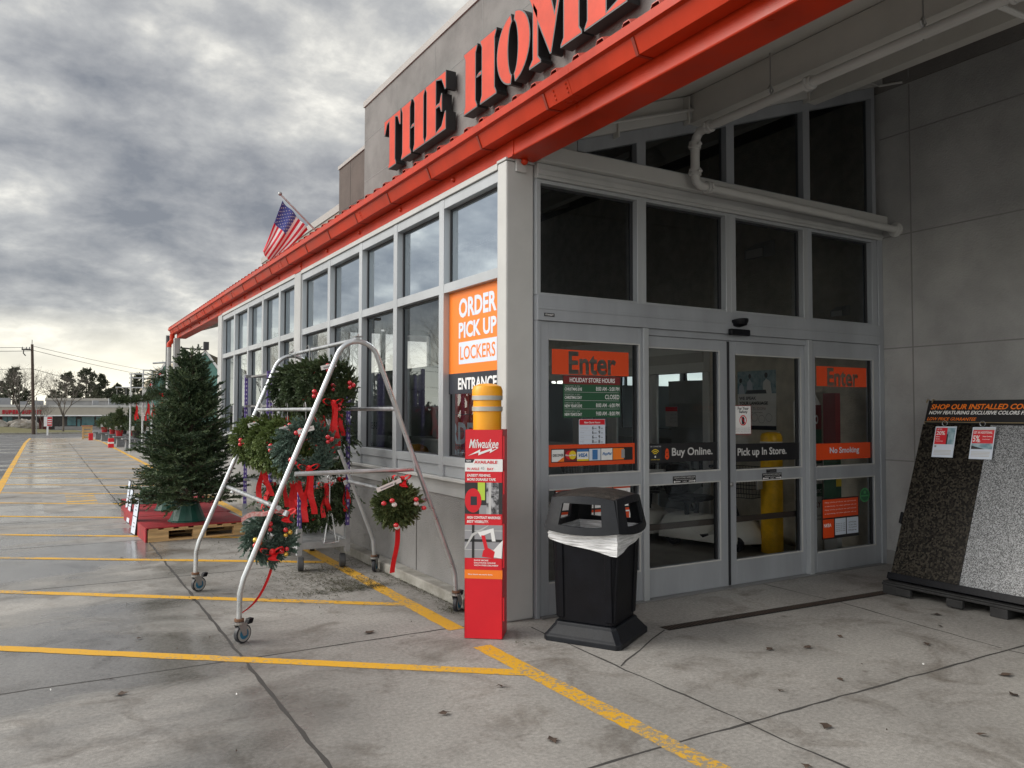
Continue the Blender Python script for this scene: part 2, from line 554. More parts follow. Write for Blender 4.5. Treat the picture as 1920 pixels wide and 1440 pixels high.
def conifer(rng, H, R, z0=0.25, levels=24, per=9, twl=0.15, needles=34, nl=0.030, nw=0.006, tipbare=True, droop=0.12, taper=0.85):
    """crown of whorled branches carrying side twigs -> needle arrays and branch polylines"""
    A = []; B = []; limbs = []
    for i in range(levels):
        f = i / (levels - 1)
        z = z0 + (H - z0 - 0.10) * f ** 0.95
        L = R * (1 - f) ** taper + 0.10
        for k in range(per if f < 0.8 else max(4, per - 3)):
            a = 2 * pi * (k + 0.5 * (i % 2)) / per + rng.normal() * 0.22
            l = L * rng.uniform(0.58, 1.22)
            el = radians(10 + 46 * f) + rng.normal() * 0.13
            dx = np.array([cos(a) * cos(el), sin(a) * cos(el), sin(el)])
            side = np.array([-sin(a), cos(a), 0])
            zz = z + rng.normal() * 0.05 * H / 2
            pts = [np.array([0, 0, zz]) + dx * l * t - np.array([0, 0, droop * l * t * t * (1 - f)]) for t in np.linspace(0, 1, 5)]
            limbs.append(pts)
            nt = max(3, int(l / (twl * 0.38)))
            for j in range(nt):
                t = 0.16 + 0.84 * (j + rng.random()) / nt
                q = t * 4; i0 = min(3, int(q)); p = pts[i0] * (1 - (q - i0)) + pts[i0 + 1] * (q - i0)
                s_ = 1 if j % 2 else -1
                tl = twl * rng.uniform(0.8, 1.35) * (1.25 - 0.55 * t)
                dd = dx * 0.75 + side * s_ * 0.8 + np.array([0, 0, rng.normal() * 0.22 + 0.05])
                dd /= np.linalg.norm(dd)
                A.append(p); B.append(p + dd * tl)
                if t < 0.75 and rng.random() < 0.6:
                    e = dd + rng.normal(size=3) * 0.55; e /= np.linalg.norm(e)
                    A.append(p + dd * tl * 0.6); B.append(p + dd * tl * 0.6 + e * tl * 0.7)
            A.append(pts[3]); B.append(pts[4] + dx * twl * 0.5)
    A.append(np.array([0, 0, H - 0.30 * H / 2])); B.append(np.array([0, 0, H]))
    V, F = brush(np.array(A), np.array(B), needles, nl, nw, rng)
    return V, F, limbs

# ================================================================== ground
def gz(y):
    return 0.0 if y < 40 else -(y - 40) * 0.016

def ground_mat(name, dry, wet, rdry, rwet, wetlo, wethi, stain=0.5):
    m = bpy.data.materials.new(name); m.use_nodes = True
    nt = m.node_tree; b = nt.nodes['Principled BSDF']; N = nt.nodes.new; Lk = nt.links.new
    t = N('ShaderNodeTexCoord')
    def noise(scale, detail=5.0, rough=0.6, st=None, dist=0.0):
        n = N('ShaderNodeTexNoise'); n.inputs['Scale'].default_value = scale; n.inputs['Detail'].default_value = detail
        n.inputs['Roughness'].default_value = rough; n.inputs['Distortion'].default_value = dist
        if st:
            mp = N('ShaderNodeMapping'); mp.inputs['Scale'].default_value = st; Lk(t.outputs['Object'], mp.inputs[0]); Lk(mp.outputs[0], n.inputs['Vector'])
        else:
            Lk(t.outputs['Object'], n.inputs['Vector'])
        return n.outputs['Fac']
    def ramp(f, a, c0, bb, c1):
        r = N('ShaderNodeValToRGB'); r.color_ramp.elements[0].position = a; r.color_ramp.elements[1].position = bb
        r.color_ramp.elements[0].color = (*c0, 1); r.color_ramp.elements[1].color = (*c1, 1); Lk(f, r.inputs[0]); return r.outputs[0]
    def mix(f, a, c, mode='MIX'):
        x = N('ShaderNodeMix'); x.data_type = 'RGBA'; x.blend_type = mode
        for s_, v in ((0, f), (6, a), (7, c)):
            if isinstance(v, (int, float)): x.inputs[s_].default_value = v
            elif isinstance(v, tuple): x.inputs[s_].default_value = (*v, 1)
            else: Lk(v, x.inputs[s_])
        return x.outputs[2]
    one = (1, 1, 1)
    base = ramp(noise(0.7, 7.0, 0.65), 0.35, tuple(c * 0.80 for c in dry), 0.65, tuple(c * 1.14 for c in dry))
    base = mix(1.0, base, ramp(noise(42.0, 6.0, 0.75), 0.34, (0.66,) * 3, 0.62, (1.08,) * 3), 'MULTIPLY')
    base = mix(1.0, base, ramp(noise(260.0, 2.0, 0.6), 0.30, (0.72,) * 3, 0.60, (1.08,) * 3), 'MULTIPLY')
    # oily and rusty stains, dark spots
    base = mix(1.0, base, ramp(noise(2.1, 6.0, 0.7, None, 0.6), 0.29, (1 - stain * 0.72, 1 - stain * 0.77, 1 - stain * 0.82), 0.50, one), 'MULTIPLY')
    vo = N('ShaderNodeTexVoronoi'); vo.inputs['Scale'].default_value = 2.3; Lk(t.outputs['Object'], vo.inputs['Vector'])
    base = mix(1.0, base, ramp(vo.outputs['Distance'], 0.02, (0.55, 0.51, 0.49), 0.06, one), 'MULTIPLY')
    # damp bands: broad patches stretched across the lane
    sepn = N('ShaderNodeSeparateXYZ'); Lk(t.outputs['Object'], sepn.inputs[0])
    w = noise(1.0, 5.0, 0.55, (0.30, 0.62, 1), 0.4)
    wf = ramp(w, wetlo, (0, 0, 0), wethi, one)
    # the strip beneath the roof stays dry
    mr = N('ShaderNodeMapRange'); mr.inputs['From Min'].default_value = -0.9; mr.inputs['From Max'].default_value = -2.1
    mr.inputs['To Min'].default_value = 0.0; mr.inputs['To Max'].default_value = 1.0; Lk(sepn.outputs[0], mr.inputs[0])
    mu = N('ShaderNodeMath'); mu.operation = 'MULTIPLY'; Lk(wf, mu.inputs[0]); Lk(mr.outputs[0], mu.inputs[1])
    col = mix(mu.outputs[0], base, mix(1.0, base, tuple(a / c for a, c in zip(wet, dry)), 'MULTIPLY'))
    Lk(col, b.inputs['Base Color'])
    rr = N('ShaderNodeMapRange'); rr.inputs['To Min'].default_value = rdry; rr.inputs['To Max'].default_value = rwet; Lk(mu.outputs[0], rr.inputs[0])
    Lk(rr.outputs[0], b.inputs['Roughness'])
    bp = N('ShaderNodeBump'); bp.inputs['Strength'].default_value = 0.12; bp.inputs['Distance'].default_value = 0.003
    Lk(noise(130.0, 4.0, 0.7), bp.inputs['Height']); Lk(bp.outputs[0], b.inputs['Normal'])
    return m
APRON = ground_mat('apron concrete', (0.325, 0.312, 0.292), (0.185, 0.178, 0.168), 0.66, 0.13, 0.41, 0.53, 0.72)
ASPH = ground_mat('asphalt', (0.115, 0.115, 0.12), (0.06, 0.06, 0.064), 0.75, 0.16, 0.44, 0.60, 0.3)
GRASS = mat('winter grass', (0.075, 0.072, 0.020), 0.95, col2=(0.13, 0.115, 0.040), vscale=1.5, bump=0.6, bscale=12)

def sheet(name, x0, x1, ys, dz, m):
    b = MB()
    for a, c in zip(ys[:-1], ys[1:]):
        b.quad((x0, a, gz(a) + dz), (x1, a, gz(a) + dz), (x1, c, gz(c) + dz), (x0, c, gz(c) + dz))
    return struct(b.build(name, m))
sheet('ground', -500, 500, [-200, 40, 120, 220, 420, 900], -0.012, ASPH)
sheet('concrete_apron', -3.78, 4.9, [-14.0, 40.0, 57.0], 0.0, APRON)

# joints between the slabs
rng = np.random.default_rng(5)
jb = MB()
def joint(b, p, q, w=0.011, z=0.0010, step=0.12):
    p, q = np.array(p, float), np.array(q, float)
    L = np.linalg.norm(q - p); n = max(2, int(L / step))
    d = (q - p) / L; s_ = np.array([-d[1], d[0]])
    off = rng.normal(size=n + 1) * 0.004
    ww = w * rng.uniform(0.55, 1.35, n + 1)
    for i in range(n):
        a = p + d * L * i / n + s_ * off[i]; c = p + d * L * (i + 1) / n + s_ * off[i + 1]
        b.quad((*(a - s_ * ww[i]), z), (*(c - s_ * ww[i + 1]), z), (*(c + s_ * ww[i + 1]), z), (*(a + s_ * ww[i]), z))
joint(jb, (-1.885, -9), (-1.885, 39.5), 0.011)
joint(jb, (0.05, -9), (0.05, -0.2), 0.007)
for y0 in (0.10, -2.20, 2.95, 5.4, 7.8, 10.2, 12.6, 15, -4.5, -6.8):
    joint(jb, (-3.76, y0 + 0.08), (-1.9, y0), 0.006)
    joint(jb, (-1.87, y0), (-0.16 if y0 > -0.5 else 4.4, y0 - (0.03 if y0 > 0 else 0.06)), 0.008)
joint(jb, (0.06, -1.21), (0.83, -0.74), 0.006)
joint(jb, (2.62, -0.02), (2.62, -0.72), 0.006); joint(jb, (2.62, -0.86), (2.45, -2.2), 0.006)
joint(jb, (2.45, -2.25), (2.4, -6), 0.006)
struct(jb.build('pavement_joint', JOINT))

# painted lines
LINE = bpy.data.materials.new('worn yellow paint'); LINE.use_nodes = True
def paint_mat(m, c, wear):
    nt = m.node_tree; b = nt.nodes['Principled BSDF']; b.inputs['Roughness'].default_value = 0.6
    t = nt.nodes.new('ShaderNodeTexCoord'); n = nt.nodes.new('ShaderNodeTexNoise'); n.inputs['Scale'].default_value = 34; n.inputs['Detail'].default_value = 8; n.inputs['Roughness'].default_value = 0.75
    n3 = nt.nodes.new('ShaderNodeTexNoise'); n3.inputs['Scale'].default_value = 1.7; n3.inputs['Detail'].default_value = 3
    ad = nt.nodes.new('ShaderNodeMath'); ad.operation = 'MULTIPLY_ADD'; ad.inputs[1].default_value = 0.55
    r = nt.nodes.new('ShaderNodeValToRGB'); e = r.color_ramp.elements
    e[0].position = wear; e[0].color = (0.26, 0.23, 0.18, 1); e[1].position = wear + 0.07; e[1].color = (*c, 1)
    nt.links.new(t.outputs['Object'], n.inputs['Vector']); nt.links.new(t.outputs['Object'], n3.inputs['Vector'])
    nt.links.new(n3.outputs['Fac'], ad.inputs[0]); nt.links.new(n.outputs['Fac'], ad.inputs[2])
    nt.links.new(ad.outputs[0], r.inputs[0])
    nt.links.new(r.outputs[0], b.inputs['Base Color'])
paint_mat(LINE, (0.62, 0.335, 0.018), 0.67)
LINEW = bpy.data.materials.new('worn white paint'); LINEW.use_nodes = True
paint_mat(LINEW, (0.60, 0.60, 0.58), 0.60)
LINE2 = bpy.data.materials.new('very worn yellow paint'); LINE2.use_nodes = True
paint_mat(LINE2, (0.60, 0.34, 0.03), 0.77)
yb = MB()
def stripe(b, p, q, w, z=0.0018):
    p, q = np.array(p, float), np.array(q, float)
    L = np.linalg.norm(q - p); d = (q - p) / L; s_ = np.array([-d[1], d[0]]) * w / 2
    near = min(p[1], q[1]) < 9
    n = max(1, int(L / (0.07 if near else 1.5)))
    e1 = 1 + (rng.normal(size=n + 1) * .045 if near else np.zeros(n + 1)); e2 = 1 + (rng.normal(size=n + 1) * .045 if near else np.zeros(n + 1))
    for i in range(n):
        a = p + d * L * i / n; c = p + d * L * (i + 1) / n
        b.quad((*(a - s_ * e1[i]), z + gz(a[1])), (*(c - s_ * e1[i + 1]), z + gz(c[1])), (*(c + s_ * e2[i + 1]), z + gz(c[1])), (*(a + s_ * e2[i]), z + gz(a[1])))
stripe(yb, (-3.72, -2.0), (-3.72, 56), 0.13)
stripe(yb, (-0.43, 0.02), (-0.37, 9.6), 0.125)
stripe(yb, (-0.37, 9.6), (-0.42, 56), 0.125)
hy = [1.22, 3.07, 4.86, 6.66, 8.65, 10.6, 12.5]
while hy[-1] < 52: hy.append(hy[-1] + 1.93)
for k, y0 in enumerate(hy):
    sl = 0.80 if k == 0 else 0.775 if k == 1 else 0.68
    stripe(yb, (-3.66, y0 + 0.36 * sl), (-0.47, y0 - 2.83 * sl), 0.10, 0.0024)
struct(yb.build('yellow_line', LINE))
y2 = MB()
stripe(y2, (-0.47, -0.42), (-0.452, -1.95), 0.125)
struct(y2.build('entrance_line', LINE))
y3 = MB(); stripe(y3, (-0.452, -1.95), (-0.44, -3.1), 0.115)
# the smudged arrow patch in the lane
for i in range(5):
    stripe(y3, (-2.62, 11.7 - i * 0.42), (-2.16, 11.7 - i * 0.42), 0.24)
struct(y3.build('worn_line', LINE2))
pm = MB(); pm.quad((-2.75, 6.6, .0006), (-1.95, 6.6, .0006), (-1.95, 7.0, .0006), (-2.75, 7.0, .0006)); pm.quad((-2.95, 8.9, 0.0006), (-1.95, 8.9, 0.0006), (-2.0, 13.4, 0.0006), (-3.0, 13.4, 0.0006))
struct(pm.build('pavement_patch', mat('patch concrete', (0.25, 0.24, 0.225), 0.6, var=0.3, vscale=3, bump=0.2, bscale=70)))
wb = MB()
for x0, ya, x1, yb_ in ((-8.2, 22, -5.6, 30), (-9, 34, -6.0, 42), (-10, 46, -6.6, 54), (-7.5, 60, -4.3, 60.6), (-1.4, 62, -0.6, 62.4), (1.0, 64, 2.5, 64.4), (-3.6, 56.9, -3.0, 57.3), (-11, 58, -7, 70)):
    stripe(wb, (x0, ya), (x1, yb_), 0.13, 0.0)
struct(wb.build('white_line', LINEW))
kb = MB(); kb.box(-0.135, 0.0, 0.145, 11.25, -0.005, 0.088)
struct(kb.build('kerb', CONC, bevel=0.012))
g = MB()
for i in range(24):
    x0 = -60 + i * 2.55
    for j in range(7):
        y0 = 86 + j * 7
        hgt = lambda x, y: gz(y) + 0.14 + 0.75 * max(0, min(1, (y - 90) / 38)) * (0.8 + 0.3 * sin(x * 0.5)) * max(0.0, min(1, (-1.5 - x) / 4))
        g.quad((x0, y0, hgt(x0, y0)), (x0 + 2.55, y0, hgt(x0 + 2.55, y0)), (x0 + 2.55, y0 + 7, hgt(x0 + 2.55, y0 + 7)), (x0, y0 + 7, hgt(x0, y0 + 7)))
struct(g.build('grass_verge', GRASS, smooth=True))
g = MB(); g.box(-60, 1.25, 85.75, 86.0, -0.9, -0.59); struct(g.build('verge_kerb', CONC))
# drain grating
d = thing('floor_drain', (2.1, -0.73, 0), 'long narrow rusty drain grating set in the concrete before the doors', 'drain')
b = MB(); fr = frame((0.85, -0.775, 0.002), (2.51, -0.115, 0), (0, 1, 0))
b.rect(fr, 0, 0, 2.55, 0.105, 0, 0)
for i in range(84):
    b.rect(fr, 0.01 + i * 0.0302, 0.015, 0.012, 0.075, 0.003, 1)
b.build('grating', [mat('drain black', (0.012, 0.011, 0.010), 0.8), mat('drain iron', (0.095, 0.062, 0.045), 0.7, var=0.3, vscale=12)], d)

# ================================================================== the store
W = 4.48
pane_quad_late = []
store = thing('store_building', (0, 0, 0), 'big grey hardware store with red orange canopy roof and glazed entrance vestibule', 'building')
# --- tall store wall
def wall_block(name, y0, y1, z0, z1, x, m, cap=0.16):
    b = MB(); b.box(x, x + 0.35, y0, y1, z0, z1, 0)
    b.box(x - 0.035, x + 0.40, y0 - 0.03, y1 + 0.03, z1, z1 + cap, 1)
    return b.build(name, [m, CAPM], store)
wall = wall_block('parapet_wall', -30, 15.42, 4.9, 9.95, W, PARA)
b = MB()
for z in (5.59, 6.72, 7.86, 9.0):
    b.box(W - 0.004, W + 0.01, -29, 15.4, z - 0.008, z + 0.008)
y = -0.36
while y < 15: b.box(W - 0.0035, W + 0.01, y - 0.008, y + 0.008, 4.95, 9.9); y += 2.25
b.build('panel_joint', JOINTL, wall)
w2 = wall_block('brown_parapet', 15.46, 17.72, 4.0, 8.83, W + 0.05, PARB, 0.10)
b = MB(); b.box(W + 0.046, W + 0.06, 15.5, 17.7, 7.50, 7.515); b.box(W + 0.046, W + 0.06, 16.7, 16.715, 4.1, 8.8); b.build('panel_joint', JOINT, w2)
wall_block('low_parapet', 17.76, 27.6, 2.5, 7.60, W + 0.1, PARC, 0.22)
# --- wall beneath the canopy (runs on behind the vestibule)
low = MB(); low.box(W, W + 0.35, -30, 0.16, -0.1, 4.895, 0)
loww = low.build('lower_wall', STUCW, store)
b = MB()
for z in (1.06, 2.205, 3.36, 4.40): b.box(W - 0.004, W + 0.01, -29, -0.03, z - 0.006, z + 0.006)
for y in (-0.36, -2.61, -4.86, -7.1, -9.4): b.box(W - 0.0035, W + 0.01, y - 0.006, y + 0.006, 0, 4.88)
b.box(W - 0.012, W + 0.01, -29, -0.03, 0.0, 0.14)
b.build('panel_joint', JOINTL, loww)
# inside wall of the vestibule, with an opening to the shop
b = MB(); b.box(W, W + 0.3, 0.165, 2.43, 0, 5.2); b.box(W, W + 0.3, 6.5, 11.25, 0, 5.2); b.box(W, W + 0.3, 2.435, 6.495, 2.62, 5.2)
b.build('vestibule_wall', INTW, store)
b = MB(); b.quad((0.02, 0.02, 0.006), (W + 9, 0.02, 0.006), (W + 9, 11.2, 0.006), (0.02, 11.2, 0.006)); b.build('vestibule_floor', INTF, store)
for x0, x1 in ((.2, 1.25), (1.25, 2.3), (2.3, 3.35), (3.35, W - .002)):
    b = MB()
    for xx in (x0, x1 - .05): b.box(xx, xx + .05, 11.05, 11.15, 0, 3.3)
    for zz in (2.15, 3.25): b.box(x0 + .05, x1 - .05, 11.052, 11.148, zz, zz + .1)
    b.box(x0 + .05, x1 - .05, 11.06, 11.14, 0, 2.15)
    q = b.build('end_window', ALU, store)
    pane_quad_late.append((q, (x0 + .05, 11.1, 2.25), (x1 - .05, 11.1, 2.25), (x1 - .05, 11.1, 3.25), (x0 + .05, 11.1, 3.25)))
b = MB(); b.prism([(0.16, 3.352), (W - .002, 3.352), (W - .002, 5.1), (0.16, 3.68)], (0, 11.0, 0), (1, 0, 0), (0, 0, 1), (0, 0.2, 0)); b.build('vestibule_end_wall', INTW, store)

# --- inner sliding doors into the shop
INF = mat('white inner frame', (0.66, 0.67, 0.66), 0.5)
def pane_quad(parent, a, b_, c, d_, m, name='pane'):
    q = MB(); q.quad(a, b_, c, d_); return q.build(name, m, parent)
for q in pane_quad_late: pane_quad(*q, GLE)
ih = MB(); ih.box(W - 0.10, W + 0.2, 2.435, 6.495, 2.08, 2.615); ih.build('inner_door_header', INF, store, bevel=0.004)
b = MB(); b.box(W - 0.13, W - 0.1, 2.44, 6.49, 2.20, 2.33); b.build('inner_door_track', LGREY, store)
for k, (ya, yb_) in enumerate(((2.44, 3.56), (3.565, 4.47), (4.475, 5.38), (5.385, 6.48))):
    b = MB()
    b.box(W - 0.02, W + 0.04, ya, ya + 0.11, 0.01, 2.075); b.box(W - 0.02, W + 0.04, yb_ - 0.11, yb_, 0.01, 2.075)
    b.box(W - 0.02, W + 0.04, ya + 0.11, yb_ - 0.11, 0.01, 0.22); b.box(W - 0.02, W + 0.04, ya + 0.11, yb_ - 0.11, 0.93, 1.04)
    dd = b.build('inner_door', INF, store, bevel=0.003)
    pane_quad(dd, (W, ya + .11, .22), (W, yb_ - .11, .22), (W, yb_ - .11, 2.075), (W, ya + .11, 2.075), GLE)

# --- facade below the windows
b = MB(); b.box(0.0, 0.16, 0.13, 11.28, -0.05, 0.965); fw = b.build('facade_base', STUC, store)
b = MB()
for y in (1.7, 4.1, 6.5, 8.9): b.box(-0.003, 0.01, y - 0.005, y + 0.005, 0.09, 0.82)
b.build('panel_joint', JOINT, fw)
b = MB(); b.box(-0.012, 0.10, 0.13, 11.28, 0.835, 0.963); b.build('facade_ledge', PGREY, store, bevel=0.004)
b = MB(); b.box(-0.065, 0.15, 0.13, 11.28, 0.966, 0.992); b.build('window_sill', LGREY, store, bevel=0.003)

# --- facade windows
edges1 = [0.133, 1.14, 2.186, 3.178, 4.29, 5.455]
edges2 = [5.767, 6.62, 7.66, 8.70, 9.80, 10.90]
bays = list(zip(edges1[:-1], edges1[1:])) + list(zip(edges2[:-1], edges2[1:]))
for k, (ya, yb_) in enumerate(bays):
    lw = 0.022 if k in (0, 5) else 0.046
    rw = 0.022 if k in (4, 9) else 0.046
    b = MB()
    X0, X1 = -0.03, 0.09
    b.box(X0, X1, ya, ya + lw, 0.995, 3.40); b.box(X0, X1, yb_ - rw, yb_, 0.995, 3.40)
    b.box(X0 + .004, X1, ya + lw, yb_ - rw, 1.09, 1.165); b.box(X0 + .004, X1, ya + lw, yb_ - rw, 2.575, 2.655); b.box(X0 + .004, X1, ya + lw, yb_ - rw, 3.315, 3.40)
    b.box(X0 + 0.02, X1, ya + lw, yb_ - rw, 0.995, 1.09)
    wf_ = b.build('window', ALU, store, bevel=0.003)
    gb = MB()
    for z0, z1 in ((1.165, 2.575), (2.655, 3.315)):
        y0, y1 = ya + lw, yb_ - rw
        gb.box(0.035, 0.05, y0, y0 + 0.022, z0, z1); gb.box(0.035, 0.05, y1 - 0.022, y1, z0, z1)
        gb.box(0.036, 0.051, y0 + .022, y1 - .022, z0, z0 + 0.012); gb.box(0.036, 0.051, y0 + .022, y1 - .022, z1 - 0.02, z1)
    gb.build('gasket', GASK, wf_)
    pane_quad(wf_, (0.042, yb_ - rw, 1.165), (0.042, ya + lw, 1.165), (0.042, ya + lw, 2.575), (0.042, yb_ - rw, 2.575), GLC if k < 3 else GLF)
    pane_quad(wf_, (0.042, yb_ - rw, 2.655), (0.042, ya + lw, 2.655), (0.042, ya + lw, 3.315), (0.042, yb_ - rw, 3.315), GLT)
b = MB(); b.box(-0.045, 0.1, 0.133, 5.455, 3.403, 3.452); b.box(-0.045, 0.1, 5.767, 10.9, 3.403, 3.452); b.build('window_head_trim', LGREY, store, bevel=0.003)
# --- columns
for (x0, x1, y0, y1) in ((-0.045, 0.2, -0.006, 0.130), (-0.05, 0.2, 5.458, 5.764), (-0.05, 0.2, 10.903, 11.27)):
    b = MB(); b.box(x0, x1, y0, y1, 0.0, 3.44); c = b.build('column', LGREY if y0 < 1 else PGREY, store, bevel=0.014)
    if y0 < 1:
        q = MB(); q.box(x0 - .006, x1 + 0.006, y0 - .006, y1, 3.441, 3.462); q.box(0.03, 0.12, -0.03, -0.0065, 3.36, 3.455); q.build('cap_plate', LGREY, c, bevel=0.003)
b = MB(); b.box(-0.11, 0.03, 16.85, 17.1, 0, 3.454); b.build('canopy_post', PGREY, store, bevel=0.01)
# --- fascia beam, gutter
YE, YS = 17.3, -6.4
b = MB()
prof = [(-0.03, 3.455), (0.2, 3.455), (0.2, 3.475), (0.02, 3.475), (0.02, 3.70), (-0.03, 3.70)]
b.prism(prof, (0, YS, 0), (1, 0, 0), (0, 0, 1), (0, YE - 0.25 - YS, 0))
fb = b.build('fascia_beam', REDO, store, bevel=0.012)
for y in (0.03, 5.6, 11.1):
    b = MB(); b.box(-0.036, -0.0305, y - 0.12, y - 0.105, 3.46, 3.58); b.box(-0.034, -0.0305, y - 0.105, y + 0.13, 3.452, 3.60); b.build('beam_plate', REDO, fb)
for y in [0.9 + 1.15 * i for i in range(13)]:
    b = MB(); b.sphere((-0.034, y, 3.52), 0.022, 8, 6); b.build('bolt', REDO, fb, smooth=True)
b = MB(); b.sphere((0.09, -0.05, 3.437), 0.028, 10, 8); b.build('bolt', REDO, fb, smooth=True)
b = MB()
outer = [(-0.032, 3.572), (-0.142, 3.566), (-0.182, 3.662), (-0.212, 3.668), (-0.218, 3.722), (-0.208, 3.722), (-0.203, 3.677), (-0.172, 3.672), (-0.136, 3.575), (-0.032, 3.580)]
b.prism(outer, (0, YS, 0), (1, 0, 0), (0, 0, 1), (0, YE - YS, 0))
b.prism([(-0.032, 3.572), (-0.142, 3.566), (-0.182, 3.662), (-0.218, 3.722), (-0.032, 3.722)], (0, YE, 0), (1, 0, 0), (0, 0, 1), (0, 0.004, 0))
gut = b.build('gutter', REDO, store, bevel=0.002)
y = YE - 0.55
while y > YS:
    b = MB(); o2 = [(p[0] - 0.005, p[1] - (0.005 if i < 3 else 0)) for i, p in enumerate(outer[:4])]
    b.prism([o2[0], o2[1], o2[2], (-0.178, 3.662), (-0.138, 3.572), (-0.032, 3.578)], (0, y, 0), (1, 0, 0), (0, 0, 1), (0, 0.022, 0))
    b.build('gutter_strap', REDS, gut)
    y -= 0.92
for y in (2.9, 6.1, 9.3, 12.5, -0.9, -4.1):                # lap joints with rivets
    b = MB(); b.prism([(-0.034, 3.5705), (-0.1435, 3.5645), (-0.1835, 3.662), (-0.180, 3.662), (-0.140, 3.568), (-0.034, 3.574)], (0, y - 0.10, 0), (1, 0, 0), (0, 0, 1), (0, 0.2, 0))
    for z, x in ((3.59, -0.154), (3.615, -0.1645), (3.64, -0.175)): b.sphere((x, y - 0.07, z), 0.008, 6, 4); b.sphere((x, y + .07, z), 0.008, 6, 4)
    b.build('gutter_lap', REDO, gut)
# --- ribbed roof sheet
b = MB()
SL = 0.33
pts = []
y = YS
while y < YE:
    pts += [(y, 0), (y + 0.095, 0), (y + 0.115, 0.035), (y + 0.165, 0.035), (y + 0.185, 0)]
    y += 0.245
xa, xb = -0.20, W
za = 3.728; zb = za + SL * (xb - xa)
n = len(pts)
vs = [(xa, p[0], za + p[1]) for p in pts] + [(xb, p[0], zb + p[1]) for p in pts]
fs = [(i, i + 1, n + i + 1, n + i) for i in range(n - 1)]
vs2 = [(v[0], v[1], v[2] - 0.006) for v in vs]
b.add(vs + vs2, fs + [tuple(2 * n + q for q in reversed(f)) for f in fs] + [(i + 1, i, 2 * n + i, 2 * n + i + 1) for i in range(n - 1)])
roof = b.build('roof_sheet', REDC, store)
b = MB()                                                  # flat soffit under the sheet
zs = lambda x: 3.70 + SL * (x + 0.05)
b.quad((0.03, YS, zs(0.03)), (W, YS, zs(W)), (W, YE - .2, zs(W)), (0.03, YE - .2, zs(0.03)))
b.build('soffit', CEIL, store)
b = MB()
for x in (1.78, 3.34):
    for y0, y1 in ((YS, 0.0), (0.1, 10.95), (11.3, YE - 0.3)):
        b2 = MB(); z1 = zs(x) - 0.004
        b2.prism([(x - 0.0, z1 - 0.25), (x + 0.12, z1 - 0.25), (x + 0.12, z1 - 0.235), (x + 0.068, z1 - 0.235), (x + 0.068, z1 + 0.02), (x + 0.0, z1)], (0, y0, 0), (1, 0, 0), (0, 0, 1), (0, y1 - y0, 0))
        b2.build('purlin', CEIL, store, bevel=0.004)
# sloping rafters across
for y in (-3.6, 5.6, 11.1, 16.9):
    b2 = MB(); b2.prism([(0.2, zs(0.2) - 0.22), (W, zs(W) - 0.22), (W, zs(W) - 0.006), (0.2, zs(0.2) - 0.006)], (0, y, 0), (1, 0, 0), (0, 0, 1), (0, 0.14, 0)); b2.build('rafter', CEIL, store, bevel=0.004)
for x in (0.95, 1.72, 2.55, 3.28):
    b2 = MB(); b2.box(x, x + 0.012, -0.10, -0.03, zs(x) - 0.26, zs(x) - 0.02); b2.build('bracket_plate', CEIL, store)

# --- entrance wall: beam, rafter trim, transom windows
b = MB(); b.box(0.205, W - 0.003, -0.11, 0.02, 3.452, 3.575); b.build('entrance_beam', LGREY, store, bevel=0.006)
b = MB(); b.box(0.205, W - 0.003, -0.05, 0.03, 3.335, 3.449); b.box(0.205, W - 0.003, -0.062, -0.0505, 3.36, 3.40); b.build('entrance_trim', PGREY, store, bevel=0.003)
tz = lambda x: 3.392 + 0.3277 * x                           # top line of the sloping transoms
b = MB(); b.prism([(0.205, tz(0.205) + 0.12), (W - .003, tz(W) + 0.12), (W - .003, zs(W) - 0.006), (0.205, zs(0.205) - 0.006)], (0, -0.03, 0), (1, 0, 0), (0, 0, 1), (0, 0.08, 0)); b.build('gable_panel', CEIL, store)
b = MB(); b.prism([(0.205, tz(0.205) + 0.11), (W - .003, tz(W) + 0.11), (W - .003, tz(W) + 0.21), (0.205, tz(.205) + .21)], (0, -0.075, 0), (1, 0, 0), (0, 0, 1), (0, 0.044, 0)); b.build('gable_trim', LGREY, store, bevel=0.003)
xs = [0.60, 1.245, 2.283, 3.32, 4.40]
for k in range(4):
    xa, xb = xs[k], xs[k + 1]
    h = 0.048
    x0 = xa + (0.0 if k == 0 else h); x1 = xb - (h if k < 3 else 0.06)
    b = MB()
    zt0, zt1 = tz(x0), tz(x1)
    b.prism([(xa, 3.577), (xb, 3.577), (xb, 3.612), (xa, 3.612)], (0, -0.03, 0), (1, 0, 0), (0, 0, 1), (0, 0.09, 0))
    b.prism([(xa, tz(xa)), (xb, tz(xb)), (xb, tz(xb) + 0.108), (xa, tz(xa) + 0.108)], (0, -0.03, 0), (1, 0, 0), (0, 0, 1), (0, 0.09, 0))
    if k: b.prism([(xa, 3.612), (x0, 3.612), (x0, tz(x0)), (xa, tz(xa))], (0, -0.03, 0), (1, 0, 0), (0, 0, 1), (0, 0.09, 0))
    b.prism([(x1, 3.612), (xb, 3.612), (xb, tz(xb)), (x1, tz(x1))], (0, -0.03, 0), (1, 0, 0), (0, 0, 1), (0, 0.09, 0))
    wf_ = b.build('window', ALUD, store, bevel=0.002)
    if k == 0: x0 = 0.672
    q = MB(); a = [(x0, 0.03, 3.612), (x1, 0.03, 3.612), (x1, 0.03, zt1)]
    q.add(a + ([(x0, 0.03, zt0)] if k else []), [(0, 1, 2, 3) if k else (0, 1, 2)]); q.build('pane', GLU, wf_)
b = MB(); b.prism([(0.205, 3.577), (0.6, 3.577), (0.6, tz(0.6) + .108), (0.205, tz(0.205) + .108)], (0, -0.02, 0), (1, 0, 0), (0, 0, 1), (0, 0.06, 0)); b.build('gable_corner', PGREY, store)
